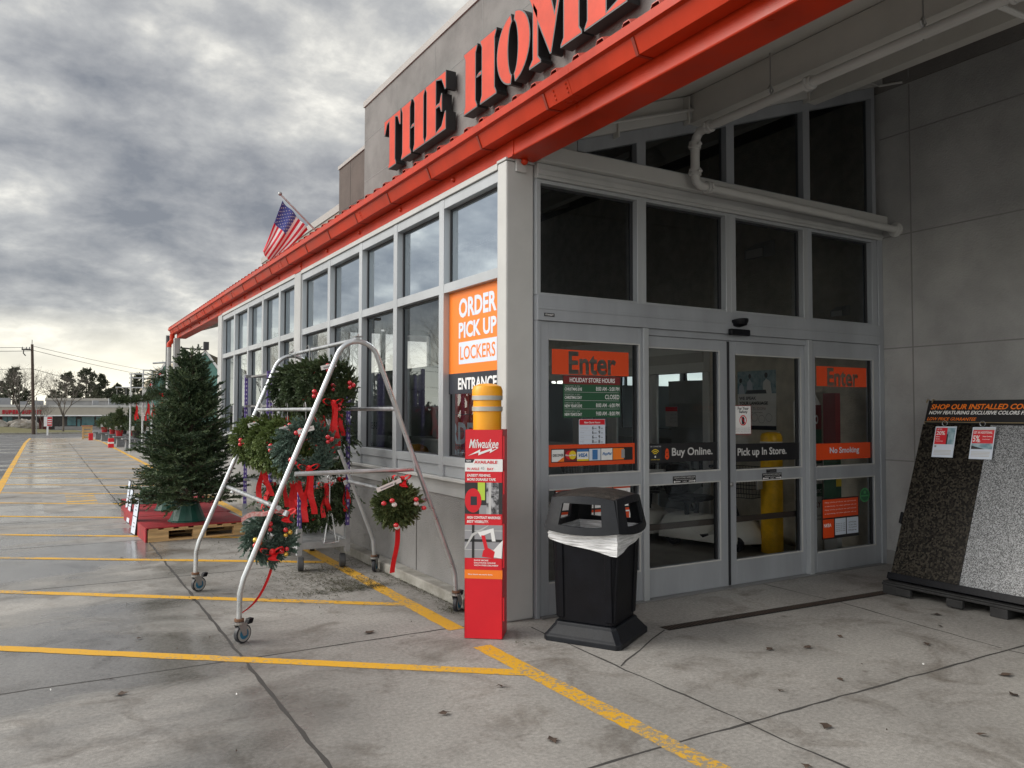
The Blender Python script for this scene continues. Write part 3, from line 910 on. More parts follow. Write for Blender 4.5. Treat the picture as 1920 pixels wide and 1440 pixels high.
# upper entrance windows
op = [(0.247, 1.20), (1.295, 2.22), (2.345, 3.26), (3.385, 4.32)]
ed = [0.205, 1.2475, 2.2825, 3.3225, 4.40]
for k in range(4):
    xa, xb = ed[k], ed[k + 1]; x0, x1 = op[k]
    b = MB()
    b.box(xa, x0, -0.03, 0.08, 2.442, 3.333); b.box(x1, xb, -0.03, 0.08, 2.442, 3.333)
    b.box(x0, x1, -0.027, 0.08, 2.442, 2.462); b.box(x0, x1, -0.027, 0.08, 3.305, 3.333)
    wf_ = b.build('window', ALU if k < 3 else ALUD, store, bevel=0.003)
    gb = MB(); gb.box(x1 - 0.03, x1, 0.03, 0.046, 2.462, 3.305); gb.box(x0, x1 - .03, 0.031, 0.045, 3.285, 3.305); gb.build('gasket', GASK, wf_)
    pane_quad(wf_, (x0, .04, 2.462), (x1, .04, 2.462), (x1, .04, 3.305), (x0, .04, 3.305), GLU)
# door header, posts
b = MB(); b.box(0.205, 4.40, -0.055, 0.10, 2.245, 2.44); b.box(0.205, 4.40, -0.060, -0.0555, 2.33, 2.345); b.box(1.30, 3.29, -0.02, 0.09, 2.19, 2.244); b.build('door_header', ALUD, store, bevel=0.004)
b = MB(); b.box(0.205, 0.238, -0.04, 0.1, 0, 2.244); b.build('door_jamb', ALUD, store, bevel=0.003)
b = MB(); b.box(4.403, 4.478, -0.045, 0.12, 0, 3.575); b.build('wall_jamb', ALUD, store, bevel=0.004)
for x0, x1 in ((1.245, 1.30), (3.29, 3.345)):
    b = MB(); b.box(x0, x1, -0.05, 0.1, 0.0, 2.244); b.build('door_post', ALU, store, bevel=0.003)
# doors: x range, glass x range, lower glass z, upper glass z, y
DO = [(0.240, 1.243, 0.32, 1.205, (0.26, 0.95), (1.07, 2.10), -0.03),
      (1.302, 2.252, 1.318, 2.145, (0.255, 0.935), (1.045, 2.085), 0.0),
      (2.256, 3.288, 2.355, 3.225, (0.235, 0.92), (1.035, 2.065), 0.0),
      (3.347, 4.402, 3.41, 4.30, (0.21, 0.895), (1.03, 2.08), -0.03)]
for k, (x0, x1, g0, g1, zl, zu, y) in enumerate(DO):
    b = MB(); ya, yb_ = y, y + 0.05; zt = 2.243 if k in (0, 3) else 2.188
    b.box(x0, g0, ya, yb_, 0.012, zt); b.box(g1, x1, ya, yb_, 0.012, zt)
    b.box(g0, g1, ya, yb_, 0.012, zl[0]); b.box(g0, g1, ya, yb_, zl[1], zu[0]); b.box(g0, g1, ya, yb_, zu[1], zt)
    dr = b.build('door', ALUD, store, bevel=0.0025)
    q = MB()
    for z0, z1 in (zl, zu):
        q.box(g1 - 0.03, g1 - 0.012, ya + 0.012, yb_ - 0.01, z0, z1, 0)
        q.box(g0, g1, ya - 0.006, ya - .001, z0 - 0.012, z0, 1); q.box(g1, g1 + 0.014, ya - 0.006, ya - .001, z0 - .012, z1, 1); q.box(g0, g1 + .014, ya - 0.006, ya - .001, z1, z1 + 0.010, 1)
    q.build('glazing_bead', [GASK, LGREY], dr)
    for z0, z1 in (zl, zu):
        pane_quad(dr, (g0, ya + .022, z0), (g1, ya + .022, z0), (g1, ya + .022, z1), (g0, ya + .022, z1), GLE)
    if k == 2:
        q = MB(); q.lathe([(0.020, 0), (0.022, 0.008), (0.012, 0.014), (0.0, 0.016)], (2.29, ya - 0.001, 0.905), 16, 0, (0, -1, 0)); q.build('lock', CAST, dr, smooth=True)
    if k in (1, 2):
        q = MB(); q.box(x0 + 0.02, x1 - .02, yb_ + 0.02, yb_ + 0.05, 0.55, 0.60); q.build('push_bar', mat('brown bar', (0.05, 0.038, 0.033), 0.5), dr)
b = MB(); b.box(0.24, 4.40, -0.07, 0.12, 0.0015, 0.011); b.build('threshold', CAST, store)
b = MB(); b.box(2.25, 2.27, -0.012, -0.001, 0.02, 2.18); b.build('door_seal', GASK, store)
# downpipe at the far end
b = MB(); b.tube([(-0.13, 17.12, 3.57), (-0.13, 17.12, 3.40), (-0.21, 17.05, 3.30), (-0.21, 17.05, 3.22)], 0.062, 14); dp = b.build('downpipe', REDO, store, smooth=True)
b = MB(); b.tube([(-0.21, 17.05, 3.22), (-0.21, 17.05, 0.0)], 0.055, 14); b.box(-0.30, -0.03, 16.5, 16.84, 2.15, 2.52); b.build('lower_pipe', PGREY, dp)

# ================================================================== big wall sign
import bmesh
LETF = mat('salmon letter face', (0.52, 0.046, 0.016), 0.45, spec=0.25, var=0.10, vscale=2.0)
LETS = mat('letter return', (0.012, 0.012, 0.013), 0.5)
LETR = mat('letter rim', (0.075, 0.075, 0.08), 0.5)
sg = thing('store_sign', (4.3, 6.0, 7.53), 'huge raised salmon red stencil letters reading THE HOME on the grey parapet', 'sign')
def stem(x0, x1, s):
    return [(x0 - s, 0), (x1 + s, 0), (x1 + s, .05), (x1, .16), (x1, 1.11), (x1 + s, 1.22), (x1 + s, 1.27), (x0 - s, 1.27), (x0 - s, 1.22), (x0, 1.11), (x0, .16), (x0 - s, .05)]
def ell(cx, cz, rx, rz, a0, a1, n=18):
    return [(cx + rx * cos(radians(a0 + (a1 - a0) * i / n)), cz + rz * sin(radians(a0 + (a1 - a0) * i / n))) for i in range(n + 1)]
EP = [(0, 0), (1.06, 0), (1.06, .40), (1.0, .40), (.84, .14), (.57, .07), (.57, .59), (.74, .59), (.82, .44), (.87, .44), (.87, .84), (.82, .84), (.74, .67), (.57, .67), (.57, 1.20), (.84, 1.13), (1.0, .87), (1.06, .87), (1.06, 1.27), (0, 1.27), (0, 1.22), (.07, 1.12), (.07, .15), (0, .05)]
HP = [stem(.07, .53, .065), stem(.77, 1.29, .065), [(.56, .585), (.7695, .585), (.7695, .665), (.66, .665), (.56, .62)]]
OP = [ell(.6, .635, .59, .66, 97, 263) + ell(.6, .635, .17, .50, 260, 100), ell(.6, .635, .59, .66, -83, 83) + ell(.6, .635, .17, .50, 80, -80)]
LET = {
 'T': [[(.27, 0), (.78, 0), (.78, .05), (.72, .15), (.72, 1.17), (.86, 1.13), (.98, .90), (1.046, .90), (1.046, 1.27), (0, 1.27), (0, .90), (.066, .90), (.19, 1.13), (.33, 1.17), (.33, .15), (.27, .05)]],
 'H': HP, 'E': [EP], 'O': OP,
 'M': [[(0, 0), (.38, 0), (.38, .05), (.29, .15), (.29, .96), (.11, 1.22), (.11, .15), (0, .05)], [(-.02, 1.27), (.60, 1.27), (.80, .70), (.985, 1.27), (1.07, 1.27), (.70, .03), (.655, .03)],
       [(.97, 0), (1.57, 0), (1.57, .05), (1.5, .15), (1.5, 1.12), (1.57, 1.22), (1.57, 1.27), (1.13, 1.27), (1.05, 1.0), (1.05, .15), (.97, .05)]],
 'D': [stem(.07, .53, .065), [(.62, 0.0)] + ell(.62, .635, .60, .635, -88, 88) + [(.62, 1.20)] + ell(.70, .635, .12, .52, 85, -85) + [(.62, .07)]],
 'P': [stem(.07, .53, .065), [(.62, .52)] + ell(.62, .895, .50, .375, -88, 88) + [(.62, 1.20)] + ell(.66, .895, .10, .28, 85, -85) + [(.62, .59)]]}
def inset_face(poly, t):
    bm = bmesh.new()
    vs = [bm.verts.new((p[0], p[1], 0)) for p in poly]
    f = bm.faces.new(vs); bm.normal_update()
    bmesh.ops.inset_individual(bm, faces=[f], thickness=t, use_even_offset=True)
    out = [(v.co.x, v.co.y) for v in f.verts]
    bm.free(); return out
for ch, y0 in (('T', 13.25), ('H', 12.165), ('E', 10.80), ('H', 8.94), ('O', 7.585), ('M', 6.43), ('E', 4.80), ('D', 2.75), ('E', 1.45), ('P', 0.30), ('O', -0.85), ('T', -2.1)):
    b = MB(); fcs = MB()
    for k, poly in enumerate(LET[ch]):
        p = [(q[0] * 1.0, q[1]) for q in poly]
        b.prism(p, (4.20 + 0.0006 * k, y0, 7.53), (0, -1, 0), (0, 0, 1), (0.235, 0, 0), 0)
        ins = inset_face(p, 0.026)
        if len(ins) > 2:
            fcs.add([(4.1965, y0 - q[0], 7.53 + q[1]) for q in ins], [tuple(range(len(ins)))], 0)
    for dz in (0.3, 0.95): b.tube([(4.43, y0 - .5, 7.53 + dz), (4.478, y0 - .5, 7.53 + dz)], 0.02, 6, 1)
    le = b.build('letter', [LETS, LETR], sg)
    fcs.build('letter_face', LETF, le)
    rim = MB()
    for k, poly in enumerate(LET[ch]):
        rim.add([(4.1985 - 0.0002 * k, y0 - q[0], 7.53 + q[1]) for q in poly], [tuple(range(len(poly)))])
    rim.build('letter_rim', LETR, le)

# ================================================================== flag
fl = thing('flag', (3.95, 14.5, 5.15), 'red white and blue striped flag hanging from a slanted pole above the roof', 'flag')
pA, pB = V3((1.99, 14.5, 6.925)), V3((3.97, 14.5, 5.16))
b = MB(); b.tube([pA, pB], 0.024, 10); b.lathe([(0.0, -.02), (0.03, -.01), (0.03, .05), (.0, .06)], pB, 10, 0, (0, 0, 1)); b.tube([pB - V3((0, 0, .02)), V3((3.97, 14.5, 4.95))], 0.05, 8); b.build('pole', GALV, fl, smooth=True)
b = MB(); b.sphere((1.955, 14.5, 6.96), 0.05, 12, 8); b.build('ball_finial', CAST, fl, smooth=True)
c00, c10, c01, c11 = V3((2.021, 14.5, 6.80)), V3((2.671, 14.5, 6.156)), V3((1.505, 14.5, 5.448)), V3((1.765, 14.5, 5.197))
FR, FW, FB = mat('flag red', (0.62, 0.016, 0.040), 0.75, var=.1), mat('flag white', (0.82, 0.80, 0.80), 0.75), mat('flag blue', (0.06, 0.075, 0.28), 0.75)
def fpt(u, v):
    p = c00.lerp(c10, v).lerp(c01.lerp(c11, v), u)
    wv = 0.07 * sin(7.0 * v + 3.2 * u + 0.4) * (0.3 + u) + 0.05 * sin(13 * v - 2 * u)
    return p + V3((0.045 * sin(pi * v) * u + 0.03 * sin(9 * v + 2 * u) * u, wv, -0.05 * sin(pi * u) + 0.03 * sin(8 * v) * u))
b = MB(); NU, NV = 30, 39
vs = [fpt(i / NU, j / NV) for i in range(NU + 1) for j in range(NV + 1)]
b.v = [tuple(p) for p in vs]
for i in range(NU):
    for j in range(NV):
        b.f.append((i * (NV + 1) + j, (i + 1) * (NV + 1) + j, (i + 1) * (NV + 1) + j + 1, i * (NV + 1) + j + 1))
        b.m.append(2 if (i < 12 and j < 21) else (0 if (j // 3) % 2 == 0 else 1))
cloth = b.build('cloth', [FR, FW, FB], fl, smooth=True)
sm = cloth.modifiers.new('thickness', 'SOLIDIFY'); sm.thickness = 0.004
b = MB()
for r in range(9):
    for c in range(11):
        if (r + c) % 2: continue
        p = fpt(0.02 + 0.36 * (c + .5) / 11, 0.02 + 0.52 * (r + .5) / 9) + V3((0, -0.012, 0))
        q = [p + V3((0.016 * cos(radians(36 * k + 90)), 0, 0.016 * sin(radians(36 * k + 90)))) * (1 if k % 2 == 0 else 0.42) for k in range(10)]
        b.add(q, [tuple(range(10))])
o = b.build('star', FW, cloth); o['kind'] = 'stuff'

# ================================================================== signs on the glass and doors
def sign(name, label, cat, fr, w, h, pm, rects=(), texts=(), th=0.003, polys=(), group=None):
    o, u, v, n = fr
    t = thing(name, o + u * (w / 2), label, cat, group)
    b = MB(); b.prism([(0, 0), (w, 0), (w, h), (0, h)], o, u, v, n * th); b.build('panel', pm, t)
    b = MB(); ms = []
    def mi(m):
        if m not in ms: ms.append(m)
        return ms.index(m)
    off = th + 0.0006
    for r in rects:
        b.rect(fr, r[0], r[1], r[2], r[3], off, mi(r[4])); off += 0.0003
    for p in polys:
        b.add([o + u * q[0] + v * q[1] + n * off for q in p[0]], [tuple(range(len(p[0])))], mi(p[1])); off += 0.0003
    off += 0.0006
    for x in texts:
        b.text(fr, x[0], x[1], x[2], x[3], x[4], off, mi(x[5]), *(x[6:]))
    if b.f: b.build('lettering', ms, t)
    return t
# pick-up sign filling the window next to the corner column
g0 = FAC(0.030, 1.094, 1.70)
sign('window_sign', 'tall orange, white and navy pick up lockers poster in the window beside the corner column', 'sign', g0, 0.94, 0.875, ORAN,
     rects=[(0, 0, .94, .175, NAVY), (0.19, .25, .65, .185, BLUEW)],
     texts=[('ORDER', .19, .64, .645, .165, BLUEW, .035), ('PICK UP', .19, .468, .645, .135, BLUEW, .035), ('LOCKERS', .215, .285, .60, .115, ORAN, .012), ('ENTRANCE', .18, .035, .66, .10, WHITE, .03)])
Y0 = -0.0085                          # outer face of sidelite glass; sliding leaves sit 3 cm further in
def cutout(name, label, x0, z0, w, h, y, m):
    """an orange film with the word left clear"""
    c = bpy.data.curves.new('t', 'FONT'); c.body = 'Enter'; c.resolution_u = 3; c.offset = -0.03
    o = bpy.data.objects.new('t', c); COL.objects.link(o)
    bpy.context.view_layer.objects.active = o
    for q in bpy.context.selected_objects: q.select_set(False)
    o.select_set(True); bpy.ops.object.convert(target='CURVE')
    o = bpy.context.view_layer.objects.active
    cu = o.data; bb = [Vector(q) for q in o.bound_box]
    x_0, x_1 = min(q.x for q in bb), max(q.x for q in bb); y_0, y_1 = min(q.y for q in bb), max(q.y for q in bb)
    W_, H_ = x_1 - x_0, y_1 - y_0
    sp = cu.splines.new('POLY'); sp.points.add(3)
    for p, q in zip(sp.points, ((x_0 - W_ * .40, y_0 - H_ * .16), (x_1 + W_ * .35, y_0 - H_ * .16), (x_1 + W_ * .35, y_1 + H_ * .22), (x_0 - W_ * .40, y_1 + H_ * .22))): p.co = (*q, 0, 1)
    sp.use_cyclic_u = True; cu.dimensions = '2D'; cu.fill_mode = 'BOTH'
    for q in cu.splines:
        if q.type == 'BEZIER': q.use_cyclic_u = True
    bpy.context.view_layer.update()
    dg = bpy.context.evaluated_depsgraph_get()
    me = bpy.data.meshes.new_from_object(o.evaluated_get(dg))
    V = [tuple(p.co) for p in me.vertices]; F = [tuple(p.vertices) for p in me.polygons]
    bpy.data.objects.remove(o)
    ax = min(p[0] for p in V); bx = max(p[0] for p in V); ay = min(p[1] for p in V); by = max(p[1] for p in V)
    b = MB(); b.add([(x0 + w * (p[0] - ax) / (bx - ax), y, z0 + h * (p[1] - ay) / (by - ay)) for p in V], F)
    r = b.build(name, m); sd = r.modifiers.new('thickness', 'SOLIDIFY'); sd.thickness = 0.001
    return tag(r, label, 'sign', None)
cutout('door_sign', 'orange red glass film reading Enter at the top of the door beside the corner column', 0.362, 1.84, 0.755, 0.195, Y0 - .003, ORRED)
cutout('door_sign', 'orange red glass film reading Enter on the door beside the concrete side wall', 3.452, 1.805, 0.775, 0.195, Y0 - .003, ORRED)
fr = ENT(0.465, Y0 - .003, 1.505)
tx = [('HOLIDAY STORE HOURS', .06, .277, .445, .036, WHITE, .02)]
rc = [(0, .262, .56, .064, DRED)]
for i, (a, c, d_) in enumerate((('SUNDAY DEC. 24, 2023', 'CHRISTMAS EVE', '8:00 AM - 5:00 PM'), ('MONDAY DEC. 25, 2023', 'CHRISTMAS DAY', 'CLOSED'), ('SUNDAY DEC. 31, 2023', "NEW YEAR'S EVE", '8:00 AM - 6:00 PM'), ('MONDAY JAN. 1, 2024', "NEW YEAR'S DAY", '9:00 AM - 8:00 PM'))):
    z = .262 - (i + 1) * .0655
    tx += [(a, .012, z + .043, .145, .012, LGRYP), (c, .012, z + .014, .165, .024, WHITE, .02), (d_, .315 if i != 1 else .405, z + .016, .235 if i != 1 else .145, .032 if i != 1 else .036, WHITE, .01)]
    if i < 3: rc.append((.01, z + .002, .54, .0022, LGRYP))
sign('hours_sign', 'green and dark red holiday opening hours notice under the word Enter', 'sign', fr, .56, .326, GREENP, rc, tx)
fr = ENT(0.615, Y0 - .003, 1.293)
tx = [('New Store Hours', .05, .166, .155, .016, WHITE, .02)]
for i, (a, c, d_) in enumerate((('Monday-Thursday', '6', '9'), ('Friday', '6', '9'), ('Saturday', '6', '9'), ('Sunday', '8', '8'))):
    z = .118 - i * .036
    tx += [(a, .012, z + .008, .075 if i == 0 else .035, .008, GREYP), (c, .125, z, .016, .026, NAVY, .02), ('AM-', .145, z + .002, .03, .010, NAVY), (d_, .188, z, .016, .026, NAVY, .02), ('PM', .212, z + .002, .02, .009, NAVY)]
sign('hours_sign', 'small white sheet with red heading giving new store hours, under the green notice', 'sign', fr, .257, .20, BLUEW, [(.004, .155, .249, .042, CRED)] + [(.01, .108 - i * .036, .235, .0012, LGRYP) for i in range(3)], tx)
fr = ENT(0.322, Y0 - .003, 1.128)
cw = .112; rc = [(.03, .032, .80, .105, BLKFL)]
cols = [WHITE, DRED, WHITE, BLUEW, WHITE, ORAN]
for i in range(6): rc.append((.036 + i * .118, .038, cw, .092, cols[i]))
rc += [(.036 + 2 * .118, .11, cw, .02, BLUEP), (.036 + 2 * .118, .038, cw, .014, YELP), (.036 + 3 * .118 + .03, .045, .052, .078, BLUEP), (.036 + 5 * .118 + .085, .05, .035, .07, GREYP)]
pl = [([(.036 + .05, .038), (.036 + .112, .038), (.036 + .112, .075)], ORAN),
      ([(.154 + .042 + .034 * cos(a * pi / 12), .086 + .034 * sin(a * pi / 12)) for a in range(24)], CRED), ([(.154 + .074 + .034 * cos(a * pi / 12), .086 + .034 * sin(a * pi / 12)) for a in range(24)], YELP)]
sign('card_strip', 'orange red strip of payment card badges across the door by the corner column', 'sign', fr, .875, .168, ORRED, rc,
     [('DISCOVER', .042, .078, .10, .020, NAVY, .02), ('MasterCard', .160, .079, .10, .014, WHITE, .02), ('VISA', .285, .068, .085, .030, BLUEP, .03, .3), ('PayPal', .518, .070, .095, .030, BLUEP, .02, .3)], polys=pl)
YI = Y0 + .03
fr = ENT(1.318, YI - .003, 1.122)
rc = [(.035, .02, .135, .13, NAVY)]
pl = []
for i in range(3):
    r0 = .016 + i * .015
    pl.append(([(.102 + (r0 + .008) * cos(radians(a)), .062 + (r0 + .008) * sin(radians(a))) for a in range(40, 141, 10)] + [(.102 + r0 * cos(radians(a)), .062 + r0 * sin(radians(a))) for a in range(140, 39, -10)], YELP))
pl.append(([(.095, .045), (.109, .045), (.109, .060), (.095, .060)], WHITE))
pl += [([(.232 + .020 * cos(radians(a)), .085 + .035 * sin(radians(a))) for a in range(0, 360, 20)], ORRED), ([(.232 + .024 * cos(radians(a)), .052 + .026 * sin(radians(a))) for a in range(0, 360, 20)], ORRED), ([(.222, .05), (.242, .05), (.242, .056), (.222, .056)], BLKFL), ([(.22, .085), (.244, .085), (.244, .091), (.22, .091)], BLKFL)]
sign('door_strip', 'black strip reading Buy Online across the glass of the sliding door', 'sign', fr, .825, .163, BLKFL, rc,
     [('GET CONNECTED', .045, .133, .12, .010, LGRYP, .02), ('Buy Online.', .285, .035, .475, .088, LGRYP, .022), ('CONNECT HERE', .05, .025, .10, .008, YELP)], polys=pl)
sign('door_strip', 'black strip reading Pick up In Store across the glass of the sliding door', 'sign', ENT(2.357, YI - .003, 1.10), .866, .163, BLKFL, [], [('Pick up In Store.', .035, .035, .65, .090, LGRYP, .022)])
sign('door_strip', 'orange red strip reading No Smoking on the door by the side wall', 'sign', ENT(3.412, Y0 - .003, 1.085), .885, .16, ORRED, [], [('No Smoking', .22, .045, .455, .075, BLUEW, .022)])
ring = lambda cx, cy, r0, r1: [(cx + r1 * cos(radians(a)), cy + r1 * sin(radians(a))) for a in range(0, 361, 15)] + [(cx + r0 * cos(radians(a)), cy + r0 * sin(radians(a))) for a in range(360, -1, -15)]
tx = [('For Your', .04, .225, .14, .028, NAVY, .02), ('Safety', .055, .190, .11, .030, NAVY, .02)]
for i, l in enumerate(('Propane or fuel-type cylinders', 'should not be taken inside', 'for any reason. Please leave', 'your cylinder here outside.')): tx.append((l, .018, .055 - i * .015, .18, .009, GREYP))
sign('safety_notice', 'white safety notice with red border and crossed out gas cylinder on the sliding door', 'sign', ENT(2.357, YI - .004, 1.345), .215, .268, DRED, [(.008, .008, .199, .252, WHITE)], tx,
     polys=[([(.092, .095), (.124, .095), (.128, .145), (.118, .162), (.098, .162), (.088, .145)], NAVY), (ring(.108, .13, .038, .047), CRED), ([(.076, .160), (.082, .166), (.140, .104), (.134, .098)], CRED)])
fr = ENT(0.385, Y0 - .003, .60)
rc = []
for i in range(4):
    for j in range(2):
        x = .010 + i * .185; y = .012 + (1 - j) * .178
        rc += [(x, y, .172, .165, WHITE), (x, y + .145, .172, .020, ORRED)]
rc += [(.575, .03, .150, .115, ORRED)]
sign('notice_panel', 'black framed panel of white and orange notices low on the door behind the litter bin', 'sign', fr, .75, .365, BLKFL, rc,
     [('NOTICE', .035, .30, .13, .022, NAVY, .03), ("WE'RE ALWAYS", .205, .303, .15, .020, NAVY, .02), ('CARDS NOTICE HERE', .39, .303, .14, .012, GREYP), ('HERE ARE STORE POLICIES', .578, .305, .13, .012, GREYP),
      ('IMPORTANT CONDITION', .02, .115, .14, .012, NAVY), ('NEED ARE USED', .02, .09, .12, .012, NAVY), ('FOR THESE PRICES', .02, .066, .13, .012, NAVY), ('CHAIRS', .22, .10, .12, .016, NAVY, .02), ('AVAILABLE', .22, .075, .12, .016, NAVY, .02), ('NKBA', .592, .065, .115, .042, WHITE, .012)])
fr = ENT(3.505, Y0 - .003, .315)
tx = [('NKBA', .025, .115, .11, .035, WHITE, .02)]
for i in range(4): tx.append(('Many of the products we sell include' if i % 2 == 0 else 'a warranty, to view please ask us', .04, .345 - i * .036, .48, .015, WHITE))
for i in range(5): tx.append(('Member list code', .205, .135 - i * .018, .14, .010, NAVY))
for i, l in enumerate(('ATM/Debit', 'Cards', 'Accepted', 'Here')): tx.append((l, .40, .135 - i * .026, .12, .016, NAVY))
sign('notice_panel', 'orange and white notice panel low on the door by the side wall', 'sign', fr, .565, .395, BLKFL, [(.012, .205, .541, .178, ORRED), (.012, .012, .165, .18, ORRED), (.192, .03, .165, .16, BLUEW), (.372, .03, .18, .16, BLUEW)], tx)
b = MB(); o_, u_, v_, n_ = ENT(4.095, Y0 - .003, .64)
el = lambda cx, cy, rx, ry: [o_ + u_ * (cx + rx * cos(radians(a))) + v_ * (cy + ry * sin(radians(a))) for a in range(0, 360, 15)]
b.add(el(.078, .072, .078, .072), [tuple(range(24))], 0); b.add([p - V3((0, .0006, 0)) for p in el(.078, .072, .064, .058)], [tuple(range(24))], 1)
b.rect((o_, u_, v_, n_), .02, .058, .116, .014, .0012, 2); b.rect((o_, u_, v_, n_), .06, .085, .036, .03, .0012, 2)
q = b.build('round_sticker', [GREENL, GREENP, GREENL]); sd = q.modifiers.new('t', 'SOLIDIFY'); sd.thickness = 0.0004
tag(q, 'round green sticker beside the orange notice panel on the door', 'sticker')
for x, z, lb, tt in ((1.60, .942, 'small black caution sticker on the rail of the door reading Buy Online', 'CAUTION AUTOMATIC SLIDING DOOR'), (2.69, .925, 'small black caution sticker on the rail of the door reading Pick up In Store', 'CAUTION AUTOMATIC SLIDING DOOR')):
    sign('caution_sticker', lb, 'sticker', ENT(x, -.0015, z), .26, .062, BLKFL, [(.012, .012, .07, .007, WHITE), (.178, .012, .07, .007, WHITE)],
         [(tt, .008, .044, .244, .012, WHITE), ('Stand away without warning', .03, .026, .2, .011, WHITE), ('STANLEY', .105, .008, .05, .012, WHITE)],
         polys=[([(.004, .0155), (.02, .004), (.02, .027)], WHITE), ([(.256, .0155), (.24, .004), (.24, .027)], WHITE)])
sign('caution_sticker', 'plain black sticker on the door rail just above a caution sticker', 'sticker', ENT(2.745, -.0015, .991), .135, .035, BLKFL, [], [('AUTO', .01, .02, .03, .009, GREYP), ('DOOR', .05, .008, .07, .009, GREYP)])
sign('maker_plate', 'little black maker plate at the end of the door header', 'sticker', ENT(.262, -.0565, 2.277), .092, .025, BLKFL, [], [('STANLEY', .008, .006, .076, .013, WHITE, .02)])
ds = thing('door_sensor', (2.33, -0.06, 2.23), 'black motion sensor and box above the meeting of the sliding doors', 'sensor')
b = MB(); b.box(2.205, 2.445, -.105, -.0605, 2.232, 2.288); b.build('housing', BLACK, ds, bevel=0.01)
b = MB(); b.lathe([(0.078, 0), (0.078, .018), (0.060, .05), (0.02, .062), (0, .063)], (2.335, -.075, 2.372), 20, 0, (0, -0.15, -1)); b.build('dome', BLACK, ds, smooth=True)

# ================================================================== sprinkler pipe and lamps under the roof
sp = thing('sprinkler_pipe', (1.69, -.2, 3.46), 'white painted sprinkler pipe bending along the canopy ceiling above the doors', 'pipe')
b = MB(); b.tube([(W - .002, -.2, 3.42), (1.79, -.2, 3.465)], .036, 14); b.build('wall_run', LGREY, sp, smooth=True)
b = MB(); b.lathe([(.075, 0), (.075, .02), (.04, .03), (.04, .05)], (W, -.2, 3.42), 18, 0, (-1, 0, 0)); b.build('wall_flange', LGREY, sp, smooth=True)
b = MB(); b.tube([(1.80, -.2, 3.465), (1.74, -.2, 3.468), (1.70, -.2, 3.495), (1.688, -.2, 3.55), (1.688, -.2, 3.80), (1.69, -.215, 3.86), (1.69, -.25, 3.90), (1.69, -.33, 3.91)], .038, 14); b.build('riser', LGREY, sp, smooth=True)
b = MB(); b.tube([(1.69, -.32, 3.91), (1.69, -6.2, 3.93)], .036, 14); b.build('long_run', LGREY, sp, smooth=True)
for p, d_ in (((1.84, -.2, 3.464), (1, 0, 0)), ((1.688, -.2, 3.57), (0, 0, 1)), ((1.688, -.2, 3.80), (0, 0, 1)), ((1.69, -.36, 3.91), (0, 1, 0)), ((1.69, -1.35, 3.913), (0, 1, 0)), ((1.69, -2.75, 3.917), (0, 1, 0))):
    b = MB(); dv = V3(d_)
    b.lathe([(.037, -.03), (.052, -.028), (.052, -.008), (.046, -.006), (.046, .006), (.052, .008), (.052, .028), (.037, .03)], p, 14, 0, d_)
    pp = V3(p); sd = V3((0, 0, 1)) if abs(dv.z) < .5 else V3((1, 0, 0)); sd2 = dv.cross(sd)
    for s_ in (1, -1): b.tube([pp + sd2 * .055 * s_ - sd * .02, pp + sd2 * .055 * s_ + sd * .02], .012, 6)
    b.build('coupling', LGREY, sp, smooth=True)
b = MB(); b.tube([(1.70, -2.62, 3.92), (2.6, -2.62, 3.95), (4.44, -2.62, 3.99)], .018, 8); b.build('branch_pipe', LGREY, sp, smooth=True)
b = MB(); b.lathe([(.012, 0), (.02, .01), (.01, .05), (.022, .06), (.022, .075), (0, .08)], (2.35, -2.62, 3.955), 10); b.build('sprinkler_head', CAST, sp)
for y, z in ((-1.0, 3.95), (-2.2, 3.95), (-4.2, 3.96)):
    b = MB(); b.tube([(1.69, y, z - .075), (1.69, y, zs(1.69))], .006, 6); b.tube([(1.69, y, z), (1.66, y, z + .04), (1.69, y, z + .08), (1.72, y, z + .04), (1.69, y, z)], .007, 6, 0, False); b.build('hanger', CAST, sp)
cb = MB(); cb.tube([(0.5, -.09, tz(.5) + .19), (4.2, -.09, tz(4.2) + .17), (4.40, -.09, tz(4.2) + .17), (W - .01, -.3, tz(4.2) + .15)], .012, 8); cd = cb.build('conduit', LGREY, smooth=True); tag(cd, 'thin white conduit running up the sloping trim above the transom windows', 'pipe')
for y, z, lb in ((1.35, 3.45, 'white flood lamp box high on the vestibule wall behind the upper windows'), (0.35, 2.62, 'small grey lamp low on the vestibule wall by the door jamb')):
    t = thing('wall_lamp', (W, y, z), lb, 'lamp'); b = MB(); s_ = 1 if z > 3 else .55
    b.prism([(0, -.02 * s_), (-.19 * s_, -.06 * s_), (-.19 * s_, .06 * s_), (0, .17 * s_)], (W - .001, y, z), (1, 0, 0), (0, 0, 1), (0, .30 * s_, 0)); b.build('housing', PGREY, t, bevel=.01)
    b = MB(); b.quad((W - .194 * s_, y + .02, z - .05 * s_), (W - .194 * s_, y + .28 * s_, z - .05 * s_), (W - .194 * s_, y + .28 * s_, z + .05 * s_), (W - .194 * s_, y + .02, z + .05 * s_)); b.build('lens', WHITE, t)

